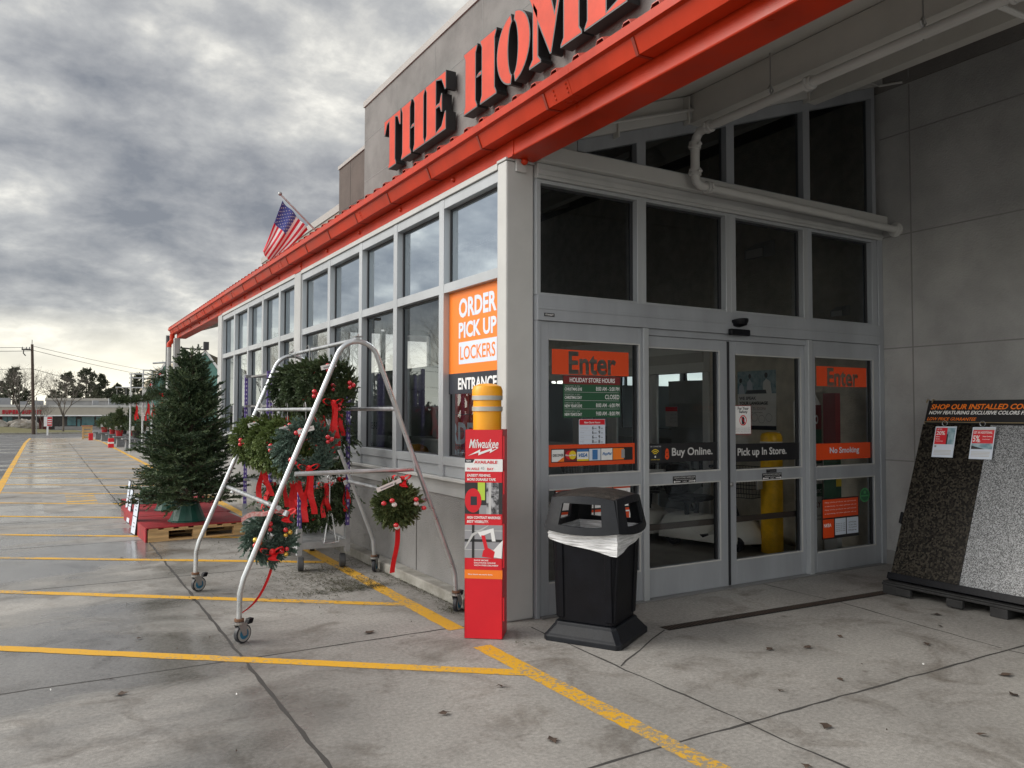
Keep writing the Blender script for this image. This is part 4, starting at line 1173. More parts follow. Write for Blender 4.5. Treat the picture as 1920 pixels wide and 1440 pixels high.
# ================================================================== bollard and its cardboard sleeve
bx, by = -0.305, -0.19
t = thing('bollard', (bx, by, 0), 'yellow bollard with two reflective bands behind the red cardboard sign', 'bollard')
b = MB(); b.lathe([(.100, 0), (.100, 1.55), (.106, 1.552), (.106, 1.585), (.100, 1.587), (.100, 1.655), (.108, 1.66), (.108, 1.70), (.098, 1.728), (.06, 1.745), (0, 1.75)], (bx, by, 0), 32); b.build('post', YEL, t, smooth=True)
for z in (1.555, 1.632):
    b = MB(); b.lathe([(.1065, z - .001), (.1085, z), (.1085, z + .030), (.1065, z + .031)], (bx, by, 0), 32); b.build('reflective_band', SILV, t, smooth=True)
A_, B_ = V3((-.488, -.205, .004)), V3((-.282, -.366, .004))
ud = (B_ - A_).normalized(); nd = V3((ud.y, -ud.x, 0)) ; wd = (B_ - A_).length
if nd.y > 0: nd = -nd
t = thing('cardboard_sign', (A_ + B_) / 2 - nd * .13, 'red cardboard advertising sleeve for fish tape wrapped around the yellow bollard', 'sign')
b = MB(); D_ = -nd * .235; th = V3((0, 0, 1.422))
c4 = [A_, B_, B_ + D_, A_ + D_]
for i in range(4):
    p, q = c4[i], c4[(i + 1) % 4]; nn = (q - p).normalized().cross(V3((0, 0, 1))) * -.004
    b.hexa([p, q, q + nn, p + nn], [p + th, q + th, q + nn + th, p + nn + th])
b.build('sleeve', CRED, t)
for z in (.12, .48, .62, .98, 1.22):
    b = MB(); e = B_ + D_ * .02 + V3((0, 0, z)); b.hexa([e + ud * .001, e + ud * .012, e + ud * .012 + D_ * .10, e + ud * .001 + D_ * .10], [p + V3((0, 0, .16)) for p in (e + ud * .001, e + ud * .012, e + ud * .012 + D_ * .10, e + ud * .001 + D_ * .10)])
    b.build('edge_tab', CRED, t)
fr = (A_, ud, V3((0, 0, 1)), nd)
b = MB(); ms = [WHITE, NAVY, CRED, PHOTO, ORAN, GREYP, LIME, mat('dark photo', (.02, .02, .022), .5), LGRYP]
o1 = .0012
b.rect(fr, 0, 1.135, wd, .085, o1, 0); b.rect(fr, 0, 1.195, .055, .025, o1 + .0004, 1)
b.add([A_ + ud * x + V3((0, 0, z)) + nd * (o1 + .0004) for x, z in ((.054, 1.195), (.068, 1.22), (.054, 1.22))], [(0, 1, 2)], 1)
b.rect(fr, 0, .845, wd, .215, o1, 7); b.rect(fr, .15, .845, .085, .215, o1 + .0003, 3); b.rect(fr, .09, .94, .05, .12, o1 + .0003, 6); b.rect(fr, .10, .845, .05, .06, o1 + .0005, 5)
b.rect(fr, .165, .845, .018, .215, o1 + .0008, 8)
b.add([A_ + ud * (.058 + .058 * cos(radians(a))) + V3((0, 0, .937 + .083 * sin(radians(a)))) + nd * (o1 + .001) for a in range(0, 360, 15)], [tuple(range(24))], 2)
b.add([A_ + ud * (.058 + .050 * cos(radians(a))) + V3((0, 0, .937 + .072 * sin(radians(a)))) + nd * (o1 + .0012) for a in range(0, 360, 45)], [tuple(range(8))], 2)
b.rect(fr, .040, .905, .045, .06, o1 + .0016, 1)
b.rect(fr, 0, .545, wd, .225, o1, 5)
for z in (.60, .665, .73): b.rect(fr, 0, z, wd, .004, o1 + .0003, 8)
b.rect(fr, .05, .545, .018, .225, o1 + .0005, 7); b.rect(fr, 0, .655, wd, .018, o1 + .0005, 7)
def poly(pts, m, o=.0026): b.add([A_ + ud * x + V3((0, 0, z)) + nd * o for x, z in pts], [tuple(range(len(pts)))], m)
poly([(0, .615), (.0, .60), (.06, .695), (.165, .765), (.165, .77), (.05, .71)], 8); poly([(.09, .72), (.20, .75), (.215, .66), (.19, .66), (.18, .72), (.11, .69)], 0, .0028)
poly([(.115, .70), (.14, .70), (.165, .60), (.14, .60)], 2, .003); poly([(.12, .555), (.20, .545), (.21, .59), (.165, .615), (.13, .60)], 2, .0032); poly([(.19, .555), (.255, .545), (.265, .67), (.235, .64), (.2, .60)], 0, .003)
b.rect(fr, 0, .405, wd, .060, o1, 4)
b.rect(fr, .205, .41, .042, .042, o1 + .0005, 4)
TX = (('Milwaukee', .028, 1.295, .205, .062, 0, .012, .35), ('NEW', .010, 1.202, .034, .011, 0, .02), ('AVAILABLE', .065, 1.190, .16, .020, 2, .035), ('IN AISLE', .015, 1.145, .085, .017, 2, .02), ('45', .11, 1.148, .025, .020, 5), ('BAY', .155, 1.145, .045, .017, 2, .02),
      ('EASIEST FISHING.', .015, 1.100, .165, .018, 0, .03, .2), ('MORE DURABLE TAPE.', .015, 1.072, .20, .018, 0, .03, .2), ('HIGH CONTRAST MARKINGS.', .015, .812, .235, .018, 0, .03, .2), ('BEST VISIBILITY.', .015, .784, .15, .018, 0, .03, .2),
      ('SHOP MORE', .065, .525, .10, .010, 0, .02), ('SOLUTIONS ONLINE', .065, .508, .15, .010, 0, .02), ('WITH FREE DELIVERY', .065, .491, .17, .010, 0, .02), ('How doers get more done.', .025, .427, .17, .012, 0, .02))
for x in TX: b.text(fr, x[0], x[1], x[2], x[3], x[4], .0034, x[5], *(x[6:]))
poly([(.022, 1.243), (.108, 1.288), (.105, 1.268), (.19, 1.297), (.187, 1.280), (.24, 1.302), (.172, 1.262), (.176, 1.278), (.092, 1.246), (.096, 1.266)], 0, .0034)
b.build('printed_front', ms, t)

# ================================================================== litter bin
cn = thing('litter_bin', (.34, -.60, 0), 'black square litter bin with hooded lid and clear liner by the doors', 'bin')
ca, sa = cos(radians(30.5)), sin(radians(30.5))
def bp(u, v, z): return V3((.34 + u * ca - v * sa, -.60 + u * sa + v * ca, z))
def ring_(h, z, ch=0.0, cx=0.0):
    if ch <= 0: return [bp(cx - h, -h, z), bp(cx + h, -h, z), bp(cx + h, h, z), bp(cx - h, h, z)]
    c = ch
    return [bp(-h + c, -h, z), bp(h - c, -h, z), bp(h, -h + c, z), bp(h, h - c, z), bp(h - c, h, z), bp(-h + c, h, z), bp(-h, h - c, z), bp(-h, -h + c, z)]
def loft(b, rings, m=0, cap0=True, cap1=True):
    n = len(rings[0]); vs = [p for r in rings for p in r]
    fs = [(i * n + k, i * n + (k + 1) % n, (i + 1) * n + (k + 1) % n, (i + 1) * n + k) for i in range(len(rings) - 1) for k in range(n)]
    if cap0: fs.append(tuple(range(n - 1, -1, -1)))
    if cap1: fs.append(tuple((len(rings) - 1) * n + k for k in range(n)))
    b.add(vs, fs, m)
b = MB(); loft(b, [ring_(.282, 0.0, .03), ring_(.282, .035, .03), ring_(.268, .05, .03), ring_(.228, .105, .03), ring_(.222, .125, .03)]); b.build('base', BLACKG, cn, bevel=.006)
b = MB(); loft(b, [ring_(.205, .126, .02), ring_(.212, .30, .02), ring_(.232, .735, .02)], 0, True, False)
for s_ in range(4):
    for q in (-1, 1):                       # raised corner ribs either side of each recessed panel
        def P_(u, v, z):
            a = s_ * pi / 2; return bp(u * cos(a) - v * sin(a), u * sin(a) + v * cos(a), z)
        w0, w1 = q * .150, q * .200
        b.hexa([P_(min(w0, w1), -.2155, .15), P_(max(w0, w1), -.2155, .15), P_(max(w0, w1), -.19, .15), P_(min(w0, w1), -.19, .15)],
               [P_(min(w0, w1), -.2455, .73), P_(max(w0, w1), -.2455, .73), P_(max(w0, w1), -.22, .73), P_(min(w0, w1), -.22, .73)])
b.build('body', BLACK, cn, bevel=.007)
b = MB()                                     # liner folded over the rim, sagging towards the near corner
N = 48; rows = 9
def sqp(t, h):
    a = (t % 1.0) * 4; k = int(a); f = a - k
    c = [(-1, -1), (1, -1), (1, 1), (-1, 1), (-1, -1)]
    return (c[k][0] + (c[k + 1][0] - c[k][0]) * f) * h, (c[k][1] + (c[k + 1][1] - c[k][1]) * f) * h
rl = random.Random(4)
vs = []
for r in range(rows):
    for k in range(N):
        t = k / N; x, y = sqp(t, .2465)
        drop = .055 + .10 * max(0, 1 - abs(((t + .5) % 1) - .5) * 3.2) + .004 * sin(t * 40)
        f = r / (rows - 1)
        z = .752 - f * drop
        o_ = 1 + .022 * sin(f * pi) + (.012 * sin(f * 17 + t * 60) + rl.uniform(-.0025, .0025))
        vs.append(bp(x * o_, y * o_, z))
b.add(vs, [(r * N + k, (r + 1) * N + k, (r + 1) * N + (k + 1) % N, r * N + (k + 1) % N) for r in range(rows - 1) for k in range(N)])
vs = []                                      # inside of the bag
for r in range(5):
    for k in range(N):
        x, y = sqp(k / N, .243 - .014 * r); f = r / 4
        o_ = 1 + rl.uniform(-.03, .03) * f; vs.append(bp(x * o_, y * o_, .752 + .035 * sin(f * pi) - .26 * f * f))
b.add(vs, [(r * N + k, r * N + (k + 1) % N, (r + 1) * N + (k + 1) % N, (r + 1) * N + k) for r in range(4) for k in range(N)])
b.build('liner', LINER, cn, smooth=True)
# hooded lid: four arched side frames with openings, and a cambered top
b = MB()
H0, H1 = .272, .222
for s_ in range(4):
    def P_(u, f, z, inn=0.0):
        a = s_ * pi / 2
        v = -(H0 + (H1 - H0) * f) + inn
        bow = -.042 * (1 - (u / .27) ** 2)
        v += bow
        return bp(u * cos(a) - v * sin(a), u * sin(a) + v * cos(a), z)
    def outline(nu):
        us = [-.97 + 1.94 * i / nu for i in range(nu + 1)]
        return us
    U = outline(10)
    zb = lambda u: .752 - .022 * (1 - u * u); ztp = lambda u: .965 + .020 * (1 - u * u)
    hb = lambda u: zb(u) + .052; ht = lambda u: .925 + .010 * (1 - u * u)
    def pt(u, z, inn):
        f = max(0, min(1, (z - .752) / .22)); hw = H0 + (H1 - H0) * f
        return P_(u * hw, f, z, inn)
    for (za, zb2, u0, u1) in ((zb, hb, -1, 1), (ht, ztp, -1, 1), (hb, ht, -1, -.60), (hb, ht, .60, 1)):
        n_ = 10 if u1 - u0 > 1 else 4
        uu = [u0 + (u1 - u0) * i / n_ for i in range(n_ + 1)]
        o1 = [pt(u, za(u), 0) for u in uu]; o2 = [pt(u, zb2(u), 0) for u in uu]; i1 = [pt(u, za(u), .022) for u in uu]; i2 = [pt(u, zb2(u), .022) for u in uu]
        m_ = len(uu); V = o1 + o2 + i1 + i2
        F = []
        for k in range(n_):
            F += [(k, k + 1, m_ + k + 1, m_ + k), (2 * m_ + k + 1, 2 * m_ + k, 3 * m_ + k, 3 * m_ + k + 1), (k + 1, k, 2 * m_ + k, 2 * m_ + k + 1), (m_ + k, m_ + k + 1, 3 * m_ + k + 1, 3 * m_ + k)]
        F += [(0, m_, 3 * m_, 2 * m_), (m_ - 1, 3 * m_ - 1, 4 * m_ - 1, 2 * m_ - 1)]
        b.add(V, F)
lid = b.build('lid', BLACKG, cn)
b = MB(); G_ = 10
vs = [];
for i in range(G_ + 1):
    for j in range(G_ + 1):
        u, v = -1 + 2 * i / G_, -1 + 2 * j / G_
        ex = 1 + .10 * (1 - v * v) * abs(u) ; ey = 1 + .10 * (1 - u * u) * abs(v)
        vs.append(bp(u * .226 * ex, v * .226 * ey, .963 + .020 * (1 - u * u) * (abs(v)) * .9 + .020 * (1 - v * v) * abs(u) * .9 + .052 * (1 - u * u) * (1 - v * v)))
b.add(vs, [(i * (G_ + 1) + j, (i + 1) * (G_ + 1) + j, (i + 1) * (G_ + 1) + j + 1, i * (G_ + 1) + j + 1) for i in range(G_) for j in range(G_)])
b.build('lid_top', mat('weathered lid plastic', (.018, .016, .014), .55, col2=(.050, .043, .038), vscale=18, bump=.4, bscale=120), cn, smooth=True)

# ================================================================== worktop display beside the wall
def granite(name, a, b_, c, sc):
    m = bpy.data.materials.new(name); m.use_nodes = True; nt = m.node_tree; p = nt.nodes['Principled BSDF']
    p.inputs['Roughness'].default_value = .24; p.inputs['Specular IOR Level'].default_value = .25
    t = nt.nodes.new('ShaderNodeTexCoord'); v = nt.nodes.new('ShaderNodeTexVoronoi'); v.inputs['Scale'].default_value = sc
    n = nt.nodes.new('ShaderNodeTexNoise'); n.inputs['Scale'].default_value = sc * .55; n.inputs['Detail'].default_value = 7; n.inputs['Roughness'].default_value = .75
    nt.links.new(t.outputs['Object'], v.inputs['Vector']); nt.links.new(t.outputs['Object'], n.inputs['Vector'])
    s_ = nt.nodes.new('ShaderNodeSeparateColor'); nt.links.new(v.outputs['Color'], s_.inputs[0])
    ad = nt.nodes.new('ShaderNodeMath'); ad.operation = 'MULTIPLY_ADD'; ad.inputs[1].default_value = .5; nt.links.new(s_.outputs[0], ad.inputs[0])
    n2 = nt.nodes.new('ShaderNodeMath'); n2.operation = 'MULTIPLY'; n2.inputs[1].default_value = .75; nt.links.new(n.outputs['Fac'], n2.inputs[0]); nt.links.new(n2.outputs[0], ad.inputs[2])
    r = nt.nodes.new('ShaderNodeValToRGB'); e = r.color_ramp.elements; e.new(.5)
    e[0].position = .38; e[0].color = (*a, 1); e[1].position = .60; e[1].color = (*b_, 1); e[2].position = .85; e[2].color = (*c, 1)
    nt.links.new(ad.outputs[0], r.inputs[0]); nt.links.new(r.outputs[0], p.inputs['Base Color'])
    return m
GRD = granite('dark brown granite', (.004, .0037, .003), (.013, .011, .0085), (.045, .039, .030), 70)
GRL = granite('grey speckled granite', (.05, .05, .054), (.19, .198, .205), (.40, .41, .43), 170)
ds = thing('worktop_display', (3.7, -1.75, 0), 'leaning display of dark and grey speckled granite slabs on a black pallet', 'display')
ya, ym, yb_ = -.865, -1.447, -2.62
b = MB()
for y in (ya + .03, -1.72, yb_ + .12): b.box(3.22, 4.42, y - .13, y, 0.0, .075)
b.box(3.215, 4.43, yb_, ya + .035, .076, .098)
for x in (3.22, 3.80, 4.32): b.box(x, x + .1, yb_ + .01, ya + .03, .099, .112)
for y in (ya - .12, ya - .55, -2.0, -2.4): b.box(3.2, 3.24, y - .11, y + .02, .012, .074)
b.build('pallet', mat('black pallet', (.018, .018, .019), .7, var=.3, vscale=10), ds, bevel=.006)
sl = V3((.61, 0, 1.53)).normalized(); sn = V3((-sl.z, 0, sl.x))
o0 = V3((3.27, 0, .118))
def lean(y, s_, n_=0.0): return o0 + sl * s_ + sn * n_ + V3((0, y, 0))
def slab(y0, y1, s0, s1, n0, n1, m, nm, bev=.004):
    b = MB(); b.hexa([lean(y0, s0, n0), lean(y0, s0, n1), lean(y1, s0, n1), lean(y1, s0, n0)], [lean(y0, s1, n0), lean(y0, s1, n1), lean(y1, s1, n1), lean(y1, s1, n0)]); return b.build(nm, m, ds, bevel=bev)
slab(ym + .002, ya, .06, 1.43, -.03, 0, GRD, 'dark_slab'); slab(-2.03, ym - .002, .06, 1.43, -.03, 0, GRL, 'grey_slab'); slab(yb_, -2.034, .06, 1.43, -.03, 0, GRD, 'dark_slab')
slab(yb_, ya + .01, 0, .058, -.05, .03, BLACK, 'foot_rail'); hs = slab(yb_ + .01, ya - .012, 1.432, 1.655, -.03, .006, BLKFL, 'header_board')
slab(ya - .0, ya + .022, .50, .60, -.05, .012, BLACK, 'side_clip')
b = MB(); b.hexa([V3((4.40, yb_ + .1, .12)), V3((4.44, yb_ + .1, .12)), V3((4.44, ya - .02, .12)), V3((4.40, ya - .02, .12))], [V3((3.93, yb_ + .1, 1.62)), V3((3.96, yb_ + .1, 1.62)), V3((3.96, ya - .02, 1.62)), V3((3.93, ya - .02, 1.62))]); b.build('back_board', BLACK, ds)
fr = (lean(ya - .012, 1.432, .0072), V3((0, -1, 0)), sl, sn)
for q, mm_ in ((('SHOP OUR INSTALLED COUNTERTOPS', .035, .135, 1.13, .050, 0, 0, .028, .2), ORAN), (('NOW FEATURING EXCLUSIVE COLORS FROM CAMBRIA', .028, .088, 1.08, .034, 0, 0, .028, .2), WHITE), (('LOW PRICE GUARANTEE', .022, .030, .43, .030, 0, 0, .015, .25), ORAN)):
    b = MB(); b.text(fr, *q); b.build('header_lettering', mm_, hs)
b = MB(); b.tube([lean(ya - .03, 1.425, .02), lean(ya - .03, 1.437, .035), lean(yb_ + .05, 1.437, .035)], .004, 6)
for y in (ya - .05, ya - .0, ya - .9): b.tube([lean(y, 1.63, .012), lean(y, 1.66, .008), lean(y, 1.668, -.02)], .006, 6)
b.build('hanging_rod', mat('brass rod', (.30, .24, .14), .4, .6), ds)
def flyer(y, lab, kind):
    fr0 = lean(y, 1.115, .022); w, h = .185, .275
    t = thing('flyer', lean(y - w / 2, 1.41, .03), lab, 'flyer')
    tilt = V3((0, 0, 1)) * .35 + sl; tilt.normalize()
    fr = (fr0 + V3((0, .0, 0)), (V3((0, -1, 0)) + tilt * .02).normalized(), tilt, V3((0, -1, 0)).cross(tilt))
    b = MB(); b.prism([(0, 0), (w, 0), (w, h), (0, h)], fr[0], fr[1], fr[2], fr[3] * .001); b.build('sheet', BLUEW, t)
    b = MB(); ms = [CRED, WHITE, TEALP, GREYP, BLKFL, LGRYP]
    if kind == 0:
        b.rect(fr, .008, .115, .10, .148, .0016, 0); b.rect(fr, .108, .115, .069, .148, .0016, 2); b.rect(fr, .108, .115, .012, .09, .0018, 4); b.rect(fr, .012, .088, .018, .018, .0016, 3)
        for q in (('UP TO', .02, .243, .04, .012, 1), ('20%', .016, .198, .075, .036, 1), ('Select', .016, .178, .035, .010, 1), ('Granite', .016, .158, .035, .010, 1), ('Countertops', .016, .138, .065, .010, 1)): b.text(fr, q[0], q[1], q[2], q[3], q[4], .0022, q[5], .02)
    else:
        b.rect(fr, .008, .135, .17, .115, .0016, 0); b.rect(fr, .008, .252, .17, .012, .0016, 5); b.rect(fr, .008, .085, .17, .050, .0016, 2); b.add([fr[0] + fr[1] * x + fr[2] * z + fr[3] * .0019 for x, z in ((.008, .085), (.12, .085), (.008, .115))], [(0, 1, 2)], 4)
        for q in (('GET AN ADDITIONAL', .014, .218, .15, .020, 1), ('5%', .014, .148, .055, .055, 1), ('OFF', .052, .142, .025, .014, 1), ('Select Cambria', .09, .19, .075, .010, 1), ('Countertops', .09, .165, .06, .008, 1)): b.text(fr, q[0], q[1], q[2], q[3], q[4], .0022, q[5], .02)
    for i in range(4): b.rect(fr, .014, .022 + i * .012, .15, .006, .0016, 5)
    b.build('printing', ms, t)
    b = MB(); c = lean(y - .065, 1.425, .036)
    b.tube([c + V3((0, .022 * cos(a), .022 * sin(a))) for a in [i * pi / 8 for i in range(17)]], .002, 5, 0, False); b.build('ring', GALV, t)
flyer(ya - .155, 'white flyer with red 20 percent panel hung on the dark granite slab', 0)
flyer(ya - .475, 'white flyer with red 5 percent panel hung where dark and grey granite meet', 1)

# ================================================================== wreaths
RNG = np.random.default_rng(11)
def wreath_mesh(name, R, r, n, tl, m, seed, per=34, nl=.022, nw=.0075):
    g_ = np.random.default_rng(seed)
    P0, P1 = wreath_twigs(g_, R, r, n, tl)
    V, F = brush(P0, P1, per, nl, nw, g_)
    b = MB(); b.arr(V, F); return b
def bow_mb(b, c, s=1.0, tails=(.34, .30), m=0, rnd=None, y0=0.0):
    """two loops and two hanging tails of flat ribbon; front faces -Y"""
    rnd = rnd or random.Random(1)
    c = V3(c)
    for sg_ in (-1, 1):
        pts = []
        for i in range(9):
            a = i / 8 * 2 * pi
            pts.append(c + V3((sg_ * (.038 - .038 * cos(a)) * s, -.02 * sin(a) * s, (.022 * sin(a) + .028 * (1 - cos(a)) / 2) * s)))
        for i in range(8):
            b.quad(pts[i] + V3((0, -.022 * s, 0)), pts[i] + V3((0, .022 * s, 0)), pts[i + 1] + V3((0, .022 * s, 0)), pts[i + 1] + V3((0, -.022 * s, 0)), m)
    b.sphere(c + V3((0, -.01, .01)), .022 * s, 8, 6, m)
    for k, L in enumerate(tails):
        sx = (-1, 1)[k % 2] * rnd.uniform(.05, .20); w = .022 * s; q = []
        for i in range(11):
            f = i / 10
            p = c + V3((sx * L * f + .014 * sin(f * 7 + k), -.03 * s + .022 * sin(f * 5 + k * 2) - .01 * f, -L * f))
            ang = .5 * sin(f * 4 + k); d = V3((cos(ang), sin(ang), 0)) * w
            q.append((p - d, p + d))
        for i in range(10): b.quad(q[i][0], q[i][1], q[i + 1][1], q[i + 1][0], m)
    return b
def baubles(t, spots, r, mats):
    for k, (x, y, z) in enumerate(spots):
        b = MB()
        for j in range(3):
            a = j * 2.1 + k; b.sphere((x + r * 1.1 * cos(a), y - r * .2 * j, z + r * 1.1 * sin(a)), r * (1 - .1 * j), 12, 8, (k + j) % len(mats))
        b.build('bauble_cluster', mats, t, smooth=True)
def make_wreath(label, m, seed, R=.16, r=.085, n=600, tl=.085, group=None, bmats=(BERRY,), hook=.12, tail=(.38, .33), bow=True, wtag=True):
    t = thing('wreath', (0, 0, 0), label, 'wreath', group)
    wreath_mesh('f', R, r, n, tl, m, seed).build('foliage', m, t)
    rr = random.Random(seed)
    baubles(t, [(R * cos(a) + rr.uniform(-.02, .02), -r - .045, R * sin(a)) for a in [rr.uniform(0, .6) + k * 1.57 for k in range(4)]], .019, list(bmats))
    if bow:
        b = MB(); bow_mb(b, (rr.uniform(-.03, .03), -r - .06, -R * .85), 1.05, tail, 0, rr); b.build('bow', RIB, t)
    b = MB(); b.tube([(0, 0, R - .02), (0, 0, R + r + hook - .03), (0, .02, R + r + hook), (0, .045, R + r + hook - .01), (0, .05, R + r + hook - .035)], .0035, 6); b.build('hook', CAST, t)
    if wtag:
        b = MB(); fr = frame((-.10, -r - .075, R * .78), (1, 0, .28), (-.28, 0, 1)); b.rect(fr, 0, 0, .125, .034, 0, 0); b.rect(fr, .02, .008, .05, .012, .001, 1); b.rect(fr, .07, .016, .04, .006, .001, 1); b.build('paper_tag', [TAG, GREYP], t)
    return t
GW = 'wreaths hanging on the tube rack'
w1 = make_wreath('dark green wreath with red baubles, first on the top rail of the tube rack', FIRD, 21, group=GW)
w1.location = (-1.04, 1.12, 1.745)
wa = make_wreath('yellow green wreath with red baubles, first behind the blue green one on the middle rail', FIRY, 22, group=GW); wa.location = (-1.30, 1.33, 1.265)
wb = make_wreath('thick blue green spruce wreath with red baubles, nearest on the middle rail', FIRB, 23, group=GW, n=680); wb.location = (-1.27, .92, 1.255)
for o, sp_ in ((w1, (((-1.10, 1.42, 1.735), .35, 'dark green wreath with white tag, second along the top rail of the tube rack'), ((-1.0, 1.70, 1.75), -.3, 'dark green wreath, third along the top rail of the tube rack'), ((-1.06, 2.0, 1.745), .2, 'dark green wreath, last on the top rail at the far frame'))),
               (wa, (((-1.32, 1.72, 1.275), .4, 'yellow green wreath in the middle of the row on the middle rail'), ((-1.34, 2.08, 1.285), -.2, 'yellow green wreath, last of the middle rail beside the fir tree')))):
    for loc, rz, lb in sp_: copy_tree(o, loc, rz, lb)
wc = make_wreath('small blue green wreath with gold and red baubles at the near rack corner', FIRB, 24, R=.105, r=.08, n=480, tl=.09, group=GW, bmats=(GOLD, BERRY), hook=.06, tail=(.04, .05), wtag=False)
wc.location = (-1.60, .62, .665)
b = MB()
for i in range(10):
    f = i / 9; f2 = (i + 1) / 9
    P = lambda f: V3((-1.585 - .22 * f * f, .60 - .05 * f, .50 - .32 * f + .02 * sin(6 * f)))
    if i < 9: b.quad(P(f) + V3((-.012, 0, 0)), P(f) + V3((.012, .01, 0)), P(f2) + V3((.012, .01, 0)), P(f2) + V3((-.012, 0, 0)))
b.build('trailing_ribbon', RIB, wc); b = MB(); bow_mb(b, (-1.53, .50, .835), 1.0, (.05, .06)); b.build('bow', RIB, wc)
b = MB()
for i in range(8):
    P = lambda f: V3((-1.83 + .30 * f, .47 + .02 * f, .815 + .045 * sin(2.6 * f) + .012 * sin(9 * f)))
    b.quad(P(i / 8) + V3((0, 0, -.014)), P((i + 1) / 8) + V3((0, 0, -.014)), P((i + 1) / 8) + V3((0, 0, .018)), P(i / 8) + V3((0, 0, .018)))
b.build('printed_ribbon', mat('pink ribbon', (.62, .16, .15), .6, col2=(.75, .55, .52), vscale=60), wc)
# kissing ball on the near frame
kb_ = thing('kissing_ball', (-.715, .46, .86), 'round fir ball with red bow and white cones inside the rack by the wall', 'decoration')
P0, P1 = ball_twigs(np.random.default_rng(31), .16, 620, .10); V, F = brush(P0, P1, 34, .022, .007, np.random.default_rng(32)); V = V + np.array([-.715, .46, .86])
b = MB(); b.arr(V, F); b.sphere((-.715, .46, .86), .11, 10, 8); b.build('foliage', mat('mixed fir', (.045, .068, .024), .55, col2=(.120, .145, .050), vscale=9, spec=.35), kb_)
b = MB(); bow_mb(b, (-.70, .40, 1.045), .95, (.05, .06)); b.build('bow', RIB, kb_); b = MB()
for i in range(9):
    P = lambda f: V3((-.715 - .03 * f + .01 * sin(5 * f), .44, .69 - .33 * f)); w_ = V3((.022, .006, 0))
    b.quad(P(i / 9) - w_, P(i / 9) + w_, P((i + 1) / 9) + w_, P((i + 1) / 9) - w_)
b.build('ribbon_tail', RIB, kb_)
b = MB(); fr = frame((-.905, .36, .965), (1, 0, .36), (-.36, 0, 1)); b.rect(fr, 0, 0, .20, .032, 0, 0); b.rect(fr, .03, .009, .10, .010, .001, 1); b.build('paper_tag', [TAG, GREYP], kb_)
b = MB(); b.tube([(-.715, .46, 1.0), (-.715, .455, 1.115)], .0025, 5); b.build('hook', CAST, kb_)
for x, z, m_ in ((-.11, .05, BERRY), (.07, .05, BERRY), (.15, -.02, BERRY), (-.07, -.13, BERRY), (-.16, .03, BERRY), (-.05, -.15, FROST), (.08, .02, FROST), (-.09, .02, FROST)):
    b = MB(); yy = -sqrt(max(.001, .235 ** 2 - x * x - z * z)) + (.02 if m_ is BERRY else .04); b.sphere((-.715 + x, .46 + yy, .86 + z), .020, 10, 8, 0, (1, 1, .85)); b.build('cone' if m_ is FROST else 'berry', m_, kb_, smooth=True)

# ================================================================== galvanised wreath rack on castors
rk = thing('wreath_rack', (-1.03, 1.32, 0), 'galvanised A shaped tube rack on castors holding wreaths beside the windows', 'rack')
def side_pts(y):
    L_ = [(-1.84, y, .145), (-1.838, y, .34), (-1.815, y, .43)]
    A_ = [(-1.03 + .165 * cos(radians(a)), y, 1.895 + .165 * sin(radians(a))) for a in range(157, 22, -9)]
    R_ = [(-.258, y, .38), (-.232, y, .30), (-.222, y, .145)]
    return L_ + A_ + R_
for y in (.45, 2.2):
    b = MB(); b.tube(side_pts(y), .0182, 12); ef = b.build('end_frame', GALV, rk, smooth=True)
    b = MB()
    for (x0, z0, x1, z1) in ((-1.545, .83, -1.53, .865), (-.505, .86, -.52, .895)): b.tube([(x0, y, z0), (x1, y, z1)], .0198, 12)
    b.build('sleeve_joint', GALV, ef, smooth=True)
rails = [((-1.03, .44, 2.075), (-1.03, 2.21, 2.075), .0165), ((-1.338, .45, 1.565), (-1.338, 2.2, 1.565), .0145), ((-.728, .45, 1.57), (-.728, 2.2, 1.57), .0165), ((-1.585, .45, .885), (-1.585, 2.2, .885), .0165), ((-.478, .45, .885), (-.478, 2.2, .885), .0165), ((-1.478, .45, 1.115), (-.588, .45, 1.115), .0165), ((-1.478, 2.2, 1.115), (-.588, 2.2, 1.115), .0165)]
for p, q, r in rails:
    b = MB(); b.tube([p, q], r, 12); b.build('rail', GALV, rk, smooth=True)
for y in (.45, 2.2):
    b = MB(); b.box(-1.06, -1.0, y - .03, y + .03, 2.093, 2.099); b.tube([(-1.03, y, 2.05), (-1.03, y, 2.115)], .007, 6); b.build('bolt_plate', CAST, rk)
